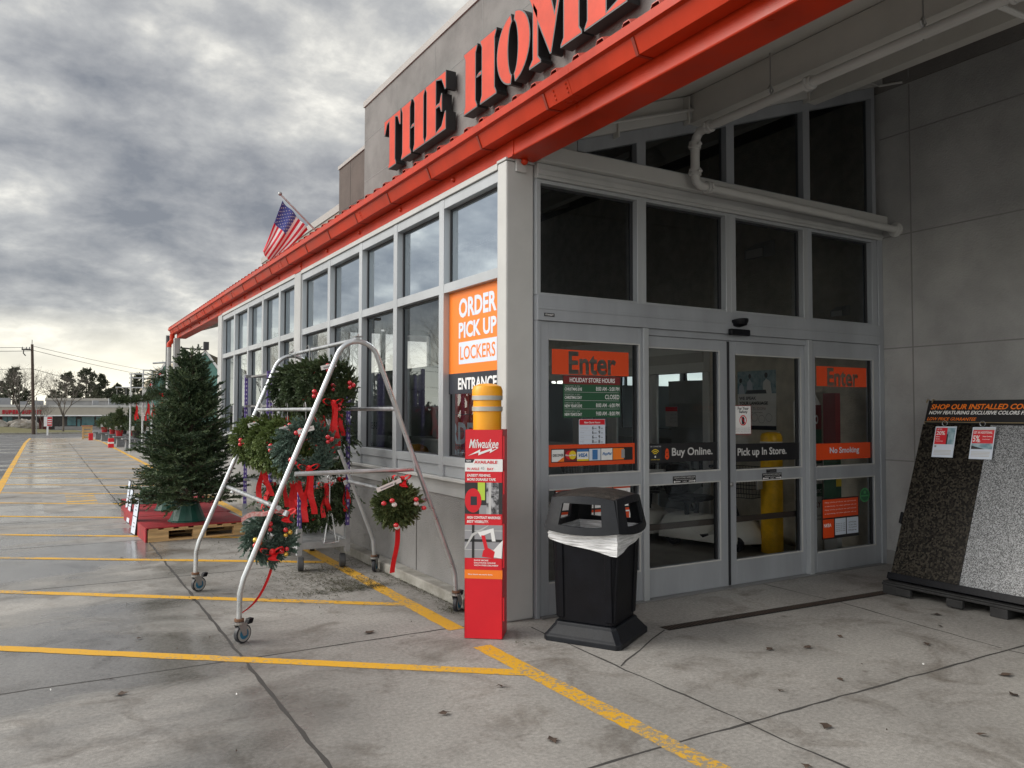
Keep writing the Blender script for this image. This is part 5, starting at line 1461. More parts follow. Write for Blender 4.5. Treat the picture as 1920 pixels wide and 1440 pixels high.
for x, y, a in ((-1.84, .45, .5), (-1.84, 2.2, .4), (-.222, .45, .7), (-.222, 2.2, .9)):
    ck = bpy.data.objects.new('caster', None)
    b = MB(); b.lathe([(.028, .150), (.032, .152), (.032, .166), (.024, .168)], (x, y, 0), 14, 1); b.lathe([(.030, .128), (.036, .132), (.036, .147), (.02, .150)], (x, y, 0), 14, 0)
    dx, dy = cos(a), sin(a); nx, ny = -dy, dx
    ox, oy = x + dx * .03, y + dy * .03
    for s_ in (-1, 1):
        c0 = V3((ox + nx * .022 * s_, oy + ny * .022 * s_, 0)); u = V3((dx, dy, 0)); n_ = V3((nx, ny, 0)) * .004 * s_
        b.prism([(-.055, .134), (.012, .134), (.018, .055), (-.012, .05)], c0, u, (0, 0, 1), n_, 0)
    cs = b.build('caster', [CAST, RUST], rk)
    b = MB(); ax = (nx, ny, 0); cc = V3((ox, oy, .063))
    b.lathe([(.052, -.016), (.062, -.013), (.063, 0), (.062, .013), (.052, .016)], cc, 24, 0, ax); b.lathe([(.036, -.0175), (.052, -.0175)], cc, 24, 1, ax); b.lathe([(.052, .0175), (.036, .0175)], cc, 24, 1, ax); b.lathe([(.0, -.0185), (.036, -.0185)], cc, 20, 2, ax); b.lathe([(.036, .0185), (0, .0185)], cc, 20, 2, ax); b.lathe([(.012, -.028), (.012, .028)], cc, 10, 3, ax)
    b.build('wheel', [TYRE, WHRIM, BLUEH, CAST], cs, smooth=True)
    b = MB(); c0 = V3((ox + dx * .05, oy + dy * .05, .118)); u, n_ = V3((dx, dy, 0)), V3((nx, ny, 0))
    b.hexa([c0 - u * .02 - n_ * .02, c0 + u * .02 - n_ * .02, c0 + u * .02 + n_ * .02, c0 - u * .02 + n_ * .02], [p + V3((0, 0, .034)) + u * .012 for p in (c0 - u * .02 - n_ * .02, c0 + u * .02 - n_ * .02, c0 + u * .02 + n_ * .02, c0 - u * .02 + n_ * .02)]); b.build('brake', BLACK, cs, bevel=.005)
    bpy.data.objects.remove(ck)

# ================================================================== purple post trolleys with greenery
def trolley(y0, y1, lab, shelves):
    x0, x1 = -.865, -.345
    t = thing('plant_trolley', ((x0 + x1) / 2, (y0 + y1) / 2, 0), lab, 'trolley', 'purple post trolleys by the shop window')
    b = MB(); b.box(x0, x1, y0, y0 + .04, .215, .285); b.box(x0, x1, y1 - .04, y1, .215, .285); b.box(x0, x0 + .04, y0 + .04, y1 - .04, .215, .285); b.box(x1 - .04, x1, y0 + .04, y1 - .04, .215, .285)
    n = int((y1 - y0) / .07)
    for i in range(n): b.box(x0 + .04, x1 - .04, y0 + .05 + i * .07, y0 + .095 + i * .07, .262, .276)
    b.build('base_frame', CARTG, t, bevel=.003)
    for x, y in ((x0 + .02, y0 + .02), (x1 - .02, y0 + .02), (x0 + .02, y1 - .02), (x1 - .02, y1 - .02)):
        b = MB(); b.box(x - .018, x + .018, y - .014, y + .014, .40, 2.0)
        ps = b.build('post', PURP, t)
        b = MB(); z = .45
        while z < 1.96:
            b.box(x - .0065, x + .0065, y - .0155, y + .0155, z, z + .022); b.box(x - .0195, x + .0195, y - .005, y + .005, z, z + .022); z += .05
        o = b.build('slot', PURH, ps); o['kind'] = 'stuff'
        b = MB(); b.box(x - .026, x + .026, y - .022, y + .022, .16, .42); b.build('socket', CARTG, ps, bevel=.003)
        b = MB(); b.lathe([(.0, -.030), (.055, -.030), (.068, -.024), (.068, .024), (.055, .030), (.0, .030)], (x + (.03 if x < -.6 else -.03), y + (.05 if y < (y0 + y1) / 2 else -.05), .069), 20, 0, (1, -.25, 0)); b.build('wheel', RUBB, t, smooth=True)
    for z in shelves:
        b = MB(); b.box(x0 + .001, x1 - .001, y0 + .045, y0 + .075, z, z + .03); b.box(x0 + .001, x1 - .001, y1 - .075, y1 - .045, z, z + .03)
        for x in (x0 + .06, -.605, x1 - .10): b.box(x, x + .05, y0 + .076, y1 - .076, z + .002, z + .022)
        b.build('shelf', SHELFM, t)
    return t
trolley(2.55, 3.72, 'nearer purple post plant trolley hung with evergreen swags and red ribbons', (.66, 1.58))
trolley(3.82, 4.98, 'farther purple post plant trolley with bare grey shelves', (.70, 1.60, 1.965))
hk = MB(); hk.tube([(-.62, 2.50, .27), (-.60, 2.51, .40), (-.565, 2.52, .60), (-.56, 2.53, .88)], .008, 6); hk.tube([(-.50, 2.50, .28), (-.525, 2.51, .45), (-.55, 2.52, .60)], .008, 6); hk.tube([(-.64, 2.49, .32), (-.635, 2.49, .265), (-.48, 2.49, .275), (-.475, 2.49, .33)], .008, 6)
hk.tube([(-.56 + .022 * cos(a), 2.53, .90 + .022 * sin(a)) for a in [i * pi / 8 for i in range(17)]], .007, 6, 0, False)
tag(hk.build('tow_bar', GALV, smooth=True), 'forked silver tow bar standing up at the end of the nearer trolley', 'tow bar')
def make_swag(label, seed, L, wd, n, group, m=FIRD):
    t = thing('evergreen_swag', (0, 0, 0), label, 'swag', group)
    g_ = np.random.default_rng(seed)
    f = g_.random(n) ** .8
    wv = wd * (.35 + .9 * np.sin(np.clip(f * 1.15, 0, 1) * pi) ** .7) * .7
    p0 = np.stack([g_.normal(size=n) * wv * .45, g_.normal(size=n) * wv * .40, -f * L], 1)
    d = np.stack([g_.normal(size=n) * .55, g_.normal(size=n) * .5 - .25, -np.abs(g_.normal(size=n)) * .8 - .25], 1); d /= np.linalg.norm(d, axis=1, keepdims=True)
    V, F = brush(p0, p0 + d * .14, 30, .026, .008, g_); b = MB(); b.arr(V, F); b.build('foliage', m, t)
    b = MB(); bow_mb(b, (0, -wd * .62, -.04), 1.0, (.30, .25), 0, random.Random(seed)); b.build('bow', RIB, t)
    return t
GS = 'evergreen swags on the nearer trolley'
s1 = make_swag('wide dark evergreen swag hanging high at the window side of the nearer trolley', 41, .60, .20, 330, GS); s1.location = (-.47, 2.66, 1.60)
s2 = make_swag('long evergreen swag with red bow hanging low at the near end of the trolley', 42, .36, .14, 240, GS); s2.location = (-.60, 2.62, .86)
for o, loc, rz, lb in ((s1, (-.72, 2.78, 1.55), .3, 'dark evergreen swag hanging high at the lane side of the nearer trolley'), (s1, (-.56, 3.25, 1.58), -.4, 'dark evergreen swag hanging high midway inside the nearer trolley'), (s1, (-.79, 3.5, 1.50), .8, 'dark evergreen swag hanging high at the back of the nearer trolley'),
                       (s2, (-.42, 2.68, .90), .4, 'evergreen swag hanging low at the window side of the trolley'), (s2, (-.80, 2.72, .86), -.5, 'evergreen swag hanging low behind the purple post at the lane side'), (s2, (-.80, 3.15, .84), .9, 'evergreen swag hanging low midway along the lane side of the trolley'), (s2, (-.84, 3.55, .80), -.9, 'evergreen swag hanging low at the back of the nearer trolley'), (s2, (-.55, 3.2, .76), .2, 'evergreen swag hanging low in the middle of the nearer trolley')):
    copy_tree(o, loc, rz, lb)

# ================================================================== pallets, boards, fir trees
pu = V3((1.0, .045, 0)).normalized(); pv = V3((-pu.y, pu.x, 0))
PALS = [((-1.915, 5.17), 'red topped pallet with bare wooden ends, front of the tree row'), ((-1.905, 6.31), 'red topped pallet in the middle of the tree row'), ((-1.84, 7.56), 'red topped pallet at the back of the tree row')]
for k, ((x, y), lb) in enumerate(PALS):
    t = thing('pallet', (x + .55, y + .55, 0), lb, 'pallet', 'red topped pallets under the fir trees')
    o_ = V3((x, y, 0)); dd = 1.10 if k == 0 else 1.20
    def pb(b, u0, u1, v0, v1, z0, z1, m=0):
        q = [o_ + pu * u0 + pv * v0, o_ + pu * u1 + pv * v0, o_ + pu * u1 + pv * v1, o_ + pu * u0 + pv * v1]
        b.hexa([p + V3((0, 0, z0)) for p in q], [p + V3((0, 0, z1)) for p in q], m)
    b = MB()
    for u0 in (.012, .52, 1.0):
        w_ = .15 if u0 > .1 and u0 < .9 else .17
        for v0 in (.0, dd / 2 - .05, dd - .1): pb(b, u0, min(u0 + w_ + (.06 if u0 < .1 else 0), 1.16), v0, v0 + .1, .022, .118)
    for v0 in (0, dd / 2 - .05, dd - .1): pb(b, .012, 1.16, v0, v0 + .1, .0, .0215); pb(b, .012, 1.16, v0 + .002, v0 + .098, .1185, .140)
    b.build('frame', PINEW, t, bevel=.002)
    b = MB()
    for i in range(7): pb(b, .02 + i * .168, .02 + i * .168 + .105, -.004, dd, .1405, .158)
    b.build('deck_boards', PINEW, t)
    b = MB(); pb(b, -.005, 1.17, -.006, dd, .1585, .172); pb(b, -.014, .0, -.004, dd, .0, .171); b.build('red_top', REDPLY, t)
for (p, q, h, lb) in (((-1.93, 5.80), (-1.95, 6.00), .46, 'white price board with black edge leaning at the corner of the front pallet'), ((-1.90, 6.95), (-1.92, 7.45), .47, 'white price board leaning against the side of the middle red pallet'), ((-1.85, 7.9), (-1.86, 8.5), .52, 'tallest white price board leaning at the far red pallet')):
    p, q = V3((*p, 0)), V3((*q, 0)); u = (q - p).normalized() * .26; w0 = V3((-.055, 0, 0)); ln = V3((.05, 0, h))
    t = thing('price_board', p + u / 2 + w0, lb, 'board', 'white price boards by the red pallets')
    b = MB(); a = p + w0; b.hexa([a, a + V3((.012, 0, 0)), a + u + V3((.012, 0, 0)), a + u], [v + ln for v in (a, a + V3((.012, 0, 0)), a + u + V3((.012, 0, 0)), a + u)]); b.build('board', BLKFL, t)
    b = MB(); a2 = a - V3((.0012, 0, 0)); f = lambda s_, r_: a2 + u * s_ + ln * r_; b.quad(f(.05, .03), f(.95, .03), f(.95, .485), f(.05, .485), 0); b.quad(f(.05, .505), f(.95, .505), f(.95, .97), f(.05, .97), 0)
    for r_ in (.2, .3, .65, .75): b.quad(f(.3, r_), f(.7, r_), f(.7, r_ + .03), f(.3, r_ + .03), 1)
    b.build('paper', [BLUEW, GREYP], t)
def fir_tree(loc, H, R, seed, lab, levels=25, per=10, need=30):
    t = thing('fir_tree', loc, lab, 'fir tree', 'cut fir trees on the red pallets')
    g_ = np.random.default_rng(seed)
    V, F, limbs = conifer(g_, H, R, .26, levels, per, .15, need, .030, .0085, taper=.72)
    V[:, 0] += V[:, 2] * .03 * 0
    nt_ = len(F) // need; lt = np.repeat(g_.random(nt_) < .27, need)
    b = MB(); b.arr(V + np.array(loc), F); b.m = [1 if q else 0 for q in lt]; b.build('crown', [FIR, FIRL], t)
    b = MB(); L = V3(loc); b.tube([L + V3((0, 0, .10)), L + V3((0, 0, H * .5)), L + V3((.01, 0, H * .97))], [.05, .03, .006], 8); tr = b.build('trunk', BARK, t, smooth=True)
    b = MB()
    for pts in limbs[::1]:
        b.tube([L + V3(p) for p in (pts[0], pts[2], pts[4])], [.009, .006, .0025], 4, 0, False)
    o = b.build('branches', BARK, t); o['kind'] = 'stuff'
    return t
def tree_stand(loc, lab, s=1.0):
    t = thing('tree_stand', loc, lab, 'tree stand', 'green tree stands on the red pallets')
    b = MB(); L = V3(loc)
    def oc(r, z, fl=.22): return [L + V3((r * cos(2 * pi * (k + .5 * 0) / 16 + .1) * (1 + (fl if k % 4 in (0,) else 0)), r * sin(2 * pi * k / 16 + .1) * (1 + (fl if k % 4 in (0,) else 0)), z)) for k in range(16)]
    R0 = [oc(.235 * s, 0, .0), oc(.235 * s, .012, 0), oc(.215 * s, .02, .0), oc(.125 * s, .215, .12), oc(.122 * s, .235, .12)]
    n = 16
    b.add([p for r in R0 for p in r], [(i * n + k, i * n + (k + 1) % n, (i + 1) * n + (k + 1) % n, (i + 1) * n + k) for i in range(4) for k in range(n)] + [tuple(range(n - 1, -1, -1)), tuple(4 * n + k for k in range(n))])
    b.build('tub', TSTAND, t, bevel=.004)
    b = MB()
    for k in range(4):
        a = k * pi / 2 + .5; c = L + V3((.10 * cos(a), .10 * sin(a), .222)); b.tube([c - V3((.06 * cos(a), .06 * sin(a), 0)), c + V3((.06 * cos(a), .06 * sin(a), 0))], .006, 6)
    b.build('screw', CAST, t)
tree_stand((-1.40, 5.62, .1725), 'large dark green tree stand at the front of the red pallets')
fir_tree((-1.38, 5.64, .1725), 2.06, .62, 3, 'big bushy dark fir tree nearest on the red pallet', 30, 12, 34)
tree_stand((-1.46, 6.9, .1725), 'dark green tree stand on the middle red pallet', .8)
fir_tree((-1.36, 6.9, .1725), 1.55, .42, 4, 'smaller fir tree half hidden directly behind the big front fir', 20, 9, 22)
tree_stand((-1.60, 7.95, .1725), 'dark green tree stand on the far red pallet', .8)
fir_tree((-1.12, 8.1, .1725), 1.5, .42, 6, 'fir tree at the back of the pallet row, mostly hidden', 18, 8, 18)

# ================================================================== plant benches and pots along the far kerb
BENCH = mat('grey plastic bench', (.15, .16, .17), .6, var=.12, vscale=6)
POTK = mat('black pot', (.014, .013, .012), .6)
POTR = mat('red foil pot', (.34, .010, .015), .35, var=.2, vscale=20)
def bench(loc, lab):
    t = thing('plant_bench', loc, lab, 'bench', 'grey plant benches along the lane'); x, y = loc[0], loc[1]; z = loc[2]
    b = MB(); b.box(x - .06, x + 1.15, y - .35, y + .35, z + .40, z + .46); b.build('top', BENCH, t, bevel=.01)
    for k in (0, 1):
        b = MB(); xa = x + (.06 if k == 0 else .80)
        b.hexa([(xa, y - .30, z), (xa + .34, y - .30, z), (xa + .34, y + .30, z), (xa, y + .30, z)], [(xa + .03, y - .28, z + .399), (xa + .31, y - .28, z + .399), (xa + .31, y + .28, z + .399), (xa + .03, y + .28, z + .399)])
        for q in range(3): b.box(xa + .02, xa + .32, y - .304, y - .29, z + .07 + q * .11, z + .13 + q * .11)
        b.build('leg', BENCH, t, bevel=.008)
    return t
BL = [(-.20, 30.2), (-.30, 33.3), (-.36, 37.0), (-.42, 41.6), (-.46, 46.5)]
for k, (x, y) in enumerate(BL):
    bench((x, y, gz(y)), ('grey plastic plant bench nearest in the far row, under the low spreading juniper', 'grey plant bench just behind the nearest one, beside the red post', 'middle grey plant bench under the red foil pot', 'fourth grey plant bench along the yellow line', 'last grey plant bench beside the wooden box')[k])
def potted(kind, loc, s, lab, potm, m, seed, group='potted evergreens on the benches'):
    t = thing('potted_' + kind, loc, lab, 'potted plant', group); L = V3(loc); g_ = np.random.default_rng(seed)
    b = MB(); b.lathe([(.13 * s, 0), (.165 * s, .24 * s), (.175 * s, .24 * s), (.175 * s, .27 * s), (.15 * s, .27 * s)], L, 16); b.build('pot', potm, t, smooth=True)
    if kind == 'conifer':
        V, F, _ = conifer(g_, 1.0 * s, .34 * s, .05, 13, 9, .13 * s, 10, .045 * s, .014 * s, taper=.9); V = V + np.array([0, 0, .25 * s])
    else:
        P0, P1 = ball_twigs(g_, .34 * s, 260, .22 * s, (1.35, 1.1, .6)); V, F = brush(P0, P1, 12, .05 * s, .016 * s, g_); V = V + np.array([0, 0, .50 * s])
    b = MB(); b.arr(V + np.array(loc), F); b.build('foliage', m, t)
    b = MB(); b.box(L.x - .20 * s, L.x - .10 * s, L.y - .20 * s, L.y - .19 * s, L.z + .30 * s, L.z + .46 * s); b.build('price_tag', TAG, t)
    return t
bz = lambda y: gz(y) + .461
potted('shrub', (.28, 30.2, bz(30)), 1.05, 'spreading grey green juniper in a black pot on the nearest bench', POTK, FIRD, 51)
potted('shrub', (.80, 30.1, bz(30)), 1.0, 'brownish straggly juniper in a black pot beside the grey green one', POTK, mat('bronze juniper', (.05, .045, .020), .6, col2=(.11, .085, .040), vscale=5), 52)
potted('conifer', (-.12, 33.3, bz(33.3)), .95, 'pointed yellow green conifer in a red pot on the second bench', POTR, SHRUB, 53)
potted('conifer', (.42, 33.4, bz(33.4)), 1.0, 'taller pointed conifer behind the yellow green one on the second bench', POTR, SHRUB, 54)
potted('conifer', (-.15, 36.9, bz(37)), .80, 'narrow dark conifer in a red foil pot on the middle bench', POTR, FIRD, 55)
potted('shrub', (.35, 37.0, bz(37)), .9, 'bright green holly bush on the middle bench', POTK, SHRUB, 56)
potted('shrub', (-.2, 41.6, bz(41.6)), 1.0, 'rounded green bush with red pot on the fourth bench', POTR, SHRUB, 57)
potted('shrub', (.3, 46.5, bz(46.5)), 1.25, 'large rounded rhododendron bush on the last bench', POTK, SHRUB, 58)
t = thing('wooden_crate', (-.7, 49.0, gz(49)), 'slatted wooden crate standing past the last plant bench', 'crate'); z = gz(49)
b = MB()
for x in (-.95, -.50): b.box(x, x + .07, 48.7, 48.77, z, z + .78); b.box(x, x + .07, 49.3, 49.37, z, z + .78)
for q in range(4): b.box(-.88, -.50, 48.715, 48.735, z + .06 + q * .19, z + .19 + q * .19)
b.build('frame', PINEW, t)
b = MB(); b.box(-.99, -.40, 48.66, 49.42, z + .781, z + .81); b.build('lid', mat('orange crate wood', (.45, .17, .06), .7), t)
for x, y, lb in ((-.50, 32.4, 'small red and white carton standing beside the second bench'), (-.70, 44.6, 'red carton standing between the fourth and last benches')):
    z = gz(y); t = thing('carton', (x, y, z), lb, 'carton')
    b = MB(); b.box(x - .11, x + .11, y - .1, y + .1, z, z + .40); b.build('box', CRED, t, bevel=.01)
    if y < 40:
        b = MB(); b.box(x - .112, x + .112, y - .102, y + .102, z + .17, z + .24); b.build('white_band', WHITE, t)
# hanging-ball rack above the benches
hr = thing('plant_rack', (.1, 27.0, 0), 'far galvanised rack of upright poles hung with evergreen balls', 'rack')
for x, h in ((-.24, 2.95), (.17, 3.1), (.48, 3.1)):
    b = MB(); b.tube([(x, 27.0, 0), (x, 27.0, h)], .03, 8); b.build('pole', GALV, hr, smooth=True)
for (x0, x1, z) in ((-.75, .60, 2.42), (-.30, .62, 2.78), (-.30, .62, 2.93), (.16, .62, 3.08)):
    b = MB(); b.tube([(x0, 27.0, z), (x1, 27.0, z)], .022, 8); b.build('rail', GALV, hr, smooth=True)
for x, z in ((-.24, 1.95), (.17, 1.2), (.19, 2.1)):
    b = MB(); b.box(x - .05, x + .05, 26.955, 26.965, z, z + .30); b.build('price_tag', TAG, hr)
GB = 'evergreen balls on the far rack'
def ball(loc, lab, seed, R=.22):
    t = thing('evergreen_ball', (0, 0, 0), lab, 'decoration', GB)
    g_ = np.random.default_rng(seed); P0, P1 = ball_twigs(g_, R * .75, 160, R * .6, (1.15, 1, .85)); V, F = brush(P0, P1, 12, .04, .014, g_); b = MB(); b.arr(V, F); b.sphere((0, 0, 0), R * .5, 8, 6); b.build('foliage', FIRD, t)
    b = MB(); b.tube([(0, 0, R * .6), (0, 0, .44)], .008, 5); b.build('hook', CAST, t); t.location = loc; return t
e0 = ball((-.70, 26.95, 1.98), 'evergreen ball hanging first, farthest out over the lane, on the far rack', 61)
for loc, lb in (((-.40, 26.95, 1.95), 'evergreen ball hanging second from the lane on the far rack'), ((-.08, 26.95, 1.97), 'evergreen ball hanging between the two tagged poles of the far rack'), ((.32, 26.95, 2.05), 'evergreen ball hanging fourth, over the red ribbons on the far rack'), ((.56, 26.95, 2.15), 'evergreen ball hanging innermost, next to the big garlands')): copy_tree(e0, loc, 1.3 * loc[0], lb)
for x, z, L, lb in ((-.05, 1.72, .5, 'red ribbon bow tied under the balls between the tagged poles of the far rack'), (.34, 1.80, .6, 'red ribbon bow with the longest tails, under the fourth ball of the far rack'), (.52, 1.74, .45, 'short red ribbon bow at the inner end of the far rack')):
    b = MB(); bow_mb(b, (x, 26.8, z), 1.5, (L, L * .9), 0, random.Random(int(x * 50) + 9)); b.tube([(x, 26.8, z), (x, 26.95, z + .12)], .01, 4)
    tag(b.build('ribbon_bow', RIB), lb, 'ribbon', 'red bows on the far rack')
# garland rack near the canopy post
gr = thing('garland_rack', (.1, 19.6, 0), 'dark pole rack behind the canopy post holding big garlands', 'rack')
b = MB(); b.tube([(.07, 19.6, 0), (.07, 19.6, 3.75)], .05, 8); b.build('post', mat('dark grey post', (.075, .075, .08), .6), gr, smooth=True)
b = MB(); b.tube([(.85, 19.6, 0), (.85, 19.6, 3.1)], .04, 8); b.build('post', GALV, gr, smooth=True)
b = MB(); b.tube([(-.32, 19.6, 2.93), (.9, 19.6, 3.06)], .025, 8); b.build('rail', GALV, gr, smooth=True)
GG = 'big garlands by the canopy post'
w9 = make_wreath('big dark garland wreath hanging outermost over the lane by the dark post', FIRD, 71, R=.32, r=.20, n=760, tl=.19, group=GG, hook=.2); w9.location = (-.06, 19.5, 2.30)
for loc, rz, lb in (((.34, 19.55, 2.36), .3, 'big dark garland wreath hanging in the middle behind the fir tree top'), ((.70, 19.6, 2.4), -.3, 'big dark garland wreath half hidden at the window side'), ((.12, 19.2, 1.55), .2, 'big dark garland wreath leaning low beneath the other garlands')): copy_tree(w9, loc, rz, lb)
# garden centre glasshouse seen through the end bay
GHT = mat('teal glazing', (.12, .26, .23), .25, var=.2, vscale=1.5)
gh = thing('garden_house', (3.3, 34, 0), 'pale teal garden centre house with gabled roof beyond the canopy', 'building')
for px, hw, yy in ((3.32, .95, 33.0), (1.75, .80, 33.4)):
    b = MB(); pk = 4.25 if px > 3 else 3.75; ez = pk - 1.35
    b.prism([(-hw, 0), (hw, 0), (hw, ez), (0, pk), (-hw, ez)], (px, yy, 0), (1, 0, 0), (0, 0, 1), (0, .08, 0)); b.build('gable', GHT, gh)
    b = MB()
    for s_ in (-1, 1):
        b.hexa([(px, yy - .1, pk), (px + s_ * (hw + .15), yy - .1, ez - .2), (px + s_ * (hw + .15), yy - .02, ez - .2), (px, yy - .02, pk)], [(px, yy - .1, pk + .16), (px + s_ * (hw + .15), yy - .1, ez - .05), (px + s_ * (hw + .15), yy - .02, ez - .05), (px, yy - .02, pk + .16)])
    b.build('barge_board', WHITE, gh)
b = MB(); b.quad((3.32, 33.1, 4.3), (3.32, 52, 4.3), (8.5, 52, 2.0), (8.5, 33.1, 2.0)); b.quad((3.32, 33.1, 4.3), (3.32, 52, 4.3), (2.4, 52, 2.9), (2.4, 33.1, 2.9)); b.build('roof', mat('tan ribbed roof', (.38, .32, .22), .6, col2=(.24, .20, .15), vscale=2.2, stretch=(.1, 6, .1), lo=.45, hi=.55), gh)
b = MB(); b.box(3.22, 3.44, 32.7, 32.9, 4.35, 4.72); b.tube([(2.2, 32.8, 4.4), (3.25, 32.8, 4.36)], .035, 6); b.build('ridge_pipe', mat('dark ridge', (.04, .04, .045), .6), gh)
b = MB(); b.box(3.9, 9, 33.0, 33.1, 0, 2.4); b.build('side_wall', WHITE, gh)

# ================================================================== utility pole and wires
t = thing('utility_pole', (-3.79, 85, gz(85)), 'tall leaning wooden utility pole beside the grass verge', 'pole')
b = MB(); b.tube([(-3.79, 85, gz(85) - .1), (-4.08, 85, 8.1)], [.17, .12], 12); b.build('pole', POLEW, t, smooth=True)
b = MB(); b.box(-4.95, -3.98, 84.93, 85.05, 7.50, 7.62); b.tube([(-4.75, 84.9, 7.6), (-4.80, 84.9, 7.2), (-4.6, 84.9, 6.95)], .05, 6); b.tube([(-4.09, 85, 8.0), (-4.09, 85, 8.55)], .03, 6); b.build('crossarm', WIREM, t)
for x in (-4.9, -4.55, -4.3):
    b = MB(); b.lathe([(.03, 0), (.07, .03), (.07, .08), (.03, .10), (.07, .12), (.05, .2), (0, .22)], (x, 84.97, 7.62), 8); b.build('insulator', CAST, t)
b = MB(); b.tube([(-3.55, 84.8, gz(85)), (-3.62, 84.8, 2.9)], .05, 8); b.build('cable_guard', CAST, t)
def wire(p, q, sag, lab, r=.028):
    p, q = V3(p), V3(q); b = MB()
    b.tube([p.lerp(q, f) - V3((0, 0, sag * 4 * f * (1 - f))) for f in [i / 24 for i in range(25)]], r, 4)
    tag(b.build('overhead_wire', WIREM), lab, 'wire', 'overhead wires')
wire((-4.1, 85, 7.95), (60, 235, 12.6), 2.4, 'upper overhead wire running from the pole top to the store roof', .022)
wire((-4.9, 85, 7.75), (60, 236, 11.2), 2.6, 'second overhead wire just below the upper one', .026)
wire((-40, 85, 7.2), (-4.9, 85, 7.75), .3, 'overhead wire reaching the pole crossarm from the picture edge')
wire((-40, 85, 6.6), (-4.1, 85, 7.45), .3, 'lower overhead wire reaching the pole just under the crossarm')
wire((-40, 85, 4.6), (-4.0, 85, 5.7), .2, 'telephone wire from the picture edge to the middle of the pole')
wire((-4.0, 85, 5.7), (40, 215, 6.6), 2.2, 'telephone wire from the middle of the pole towards the pines')

# ================================================================== bare trees
def bare_mesh(seed, H, spread=.50, depth=7, r0=.13, first=.24):
    rr = random.Random(seed); b = MB()
    def grow(p, d, L, r, k):
        q = p + d * L
        mid = p.lerp(q, .5) + V3((rr.uniform(-1, 1), rr.uniform(-1, 1), 0)) * L * .06
        b.tube([p, mid, q], [r, r * .86, r * .72], 5 if k < 3 else 3, 0, False)
        if k >= depth: return
        n = 3 if k < 4 else 2
        a0 = rr.random() * 6.28
        for i in range(n + (1 if k == 0 else 0)):
            a = a0 + i * 6.28 / (n + (k == 0)) + rr.uniform(-.5, .5)
            s_ = d.orthogonal().normalized(); s2 = d.cross(s_)
            tilt = rr.uniform(.6, 1.25) * spread
            nd = (d * cos(tilt) + (s_ * cos(a) + s2 * sin(a)) * sin(tilt) + V3((0, 0, .10))).normalized()
            grow(q, nd, L * rr.uniform(.68, .86), r * (.62 if k else .55), k + 1)
    grow(V3((0, 0, 0)), V3((0, 0, 1)), H * first, r0, 0)
    return b
t1 = thing('bare_tree', (0, 0, 0), 'leafless spreading tree on the kerb before the strip of shops', 'tree', 'bare trees around the car park')
bare_mesh(5, 7.6).build('branches', BARKG, t1); t1.location = (-1.0, 100, gz(100))
t2 = copy_tree(t1, (-3.1, 128, gz(128) - .2), 1.0, 'small leafless sapling beside the red and white sign'); t2.scale = (.62, .62, .62)
t3 = copy_tree(t1, (-6.2, 140, gz(140)), 2.1, 'pale leafless tree behind the utility pole'); t3.scale = (1.5, 1.5, 1.45)
for k, (x, y, s_, r) in enumerate(((-27, 52, 1.35, .5), (-22, 66, 1.5, 2.0), (-34, 44, 1.4, 3.3), (-24, 86, 1.7, 4.4), (-40, 36, 1.5, 5.2), (-16, 74, 1.2, 1.2))):
    c = copy_tree(t1, (x, y, gz(y)), r, 'leafless tree mirrored in the shop windows, standing %s' % ('by the lamp post', 'behind the first mirrored one', 'beside the dark shed', 'farthest up the lane', 'nearest the entrance side', 'closest to the verge')[k]); c.scale = (s_, s_, s_)
t = thing('lamp_post', (-20.5, 57, gz(57)), 'tall dark car park lamp post mirrored in the shop windows', 'lamp post')
b = MB(); L = V3((-20.5, 57, gz(57))); b.lathe([(.25, 0), (.25, .8), (.09, .82), (.06, 9.5), (0, 9.5)], L, 10); b.build('post', WIREM, t, smooth=True)
b = MB(); b.box(-21.2, -19.8, 56.8, 57.2, 9.2, 9.4); b.build('lamp_head', WIREM, t)
t = thing('brick_shed', (-36, 40, 0), 'long low dark building across the car park, mirrored in the shop windows', 'building')
b = MB(); b.box(-60, -28, 24, 36, -.2, 3.2); b.build('wall', PARB, t); b = MB(); b.box(-60.3, -27.7, 23.7, 36.3, 3.201, 3.5); b.build('roof_edge', CAPM, t)

# ================================================================== pines on the skyline
PB = [(-10.2, 16.0), (2.3, 15.2), (7.5, 16.4), (11.5, 15.0), (15.7, 12.4), (20.2, 15.2), (24.0, 13.0), (-7.0, 10.4), (-.8, 10.2), (5.0, 11.2), (9.6, 12.0), (13.6, 10.9), (17.8, 11.2), (22.6, 11.0), (-13.5, 12.6), (27.5, 11.0)]
def pine_thing(seed, lab):
    t = thing('pine_tree', (0, 0, 0), lab, 'pine tree', 'pines on the skyline'); rr = random.Random(seed); g_ = np.random.default_rng(seed)
    b = MB(); b.tube([(0, 0, -.5), (.1, 0, 8), (.25, 0, 15.2)], [.28, .2, .05], 6); A = []; B = []
    for i in range(22):
        f = .22 + .78 * i / 21; z = 15.4 * f
        L = (4.3 * (1 - f) ** .6 + .8) * rr.uniform(.55, 1.2)
        for k in range(6):
            a = rr.random() * 6.28; l = L * rr.uniform(.5, 1.1)
            p = np.array([.2 * f, 0, z]); e = np.array([l * cos(a), l * sin(a), l * rr.uniform(.0, .32)])
            b.tube([V3(p), V3(p + e)], [.05, .02], 3, 0, False)
            for j in range(9):
                q = p + e * rr.uniform(.4, 1.0) + g_.normal(size=3) * .14; d = g_.normal(size=3) * .5 + np.array([cos(a), sin(a), .55]); d /= np.linalg.norm(d)
                A.append(q); B.append(q + d * rr.uniform(.3, .7))
    b.build('trunk', BARK, t)
    V, F = brush(np.array(A), np.array(B), 9, .42, .14, g_); b = MB(); b.arr(V, F); b.build('crown', PINE, t); return t
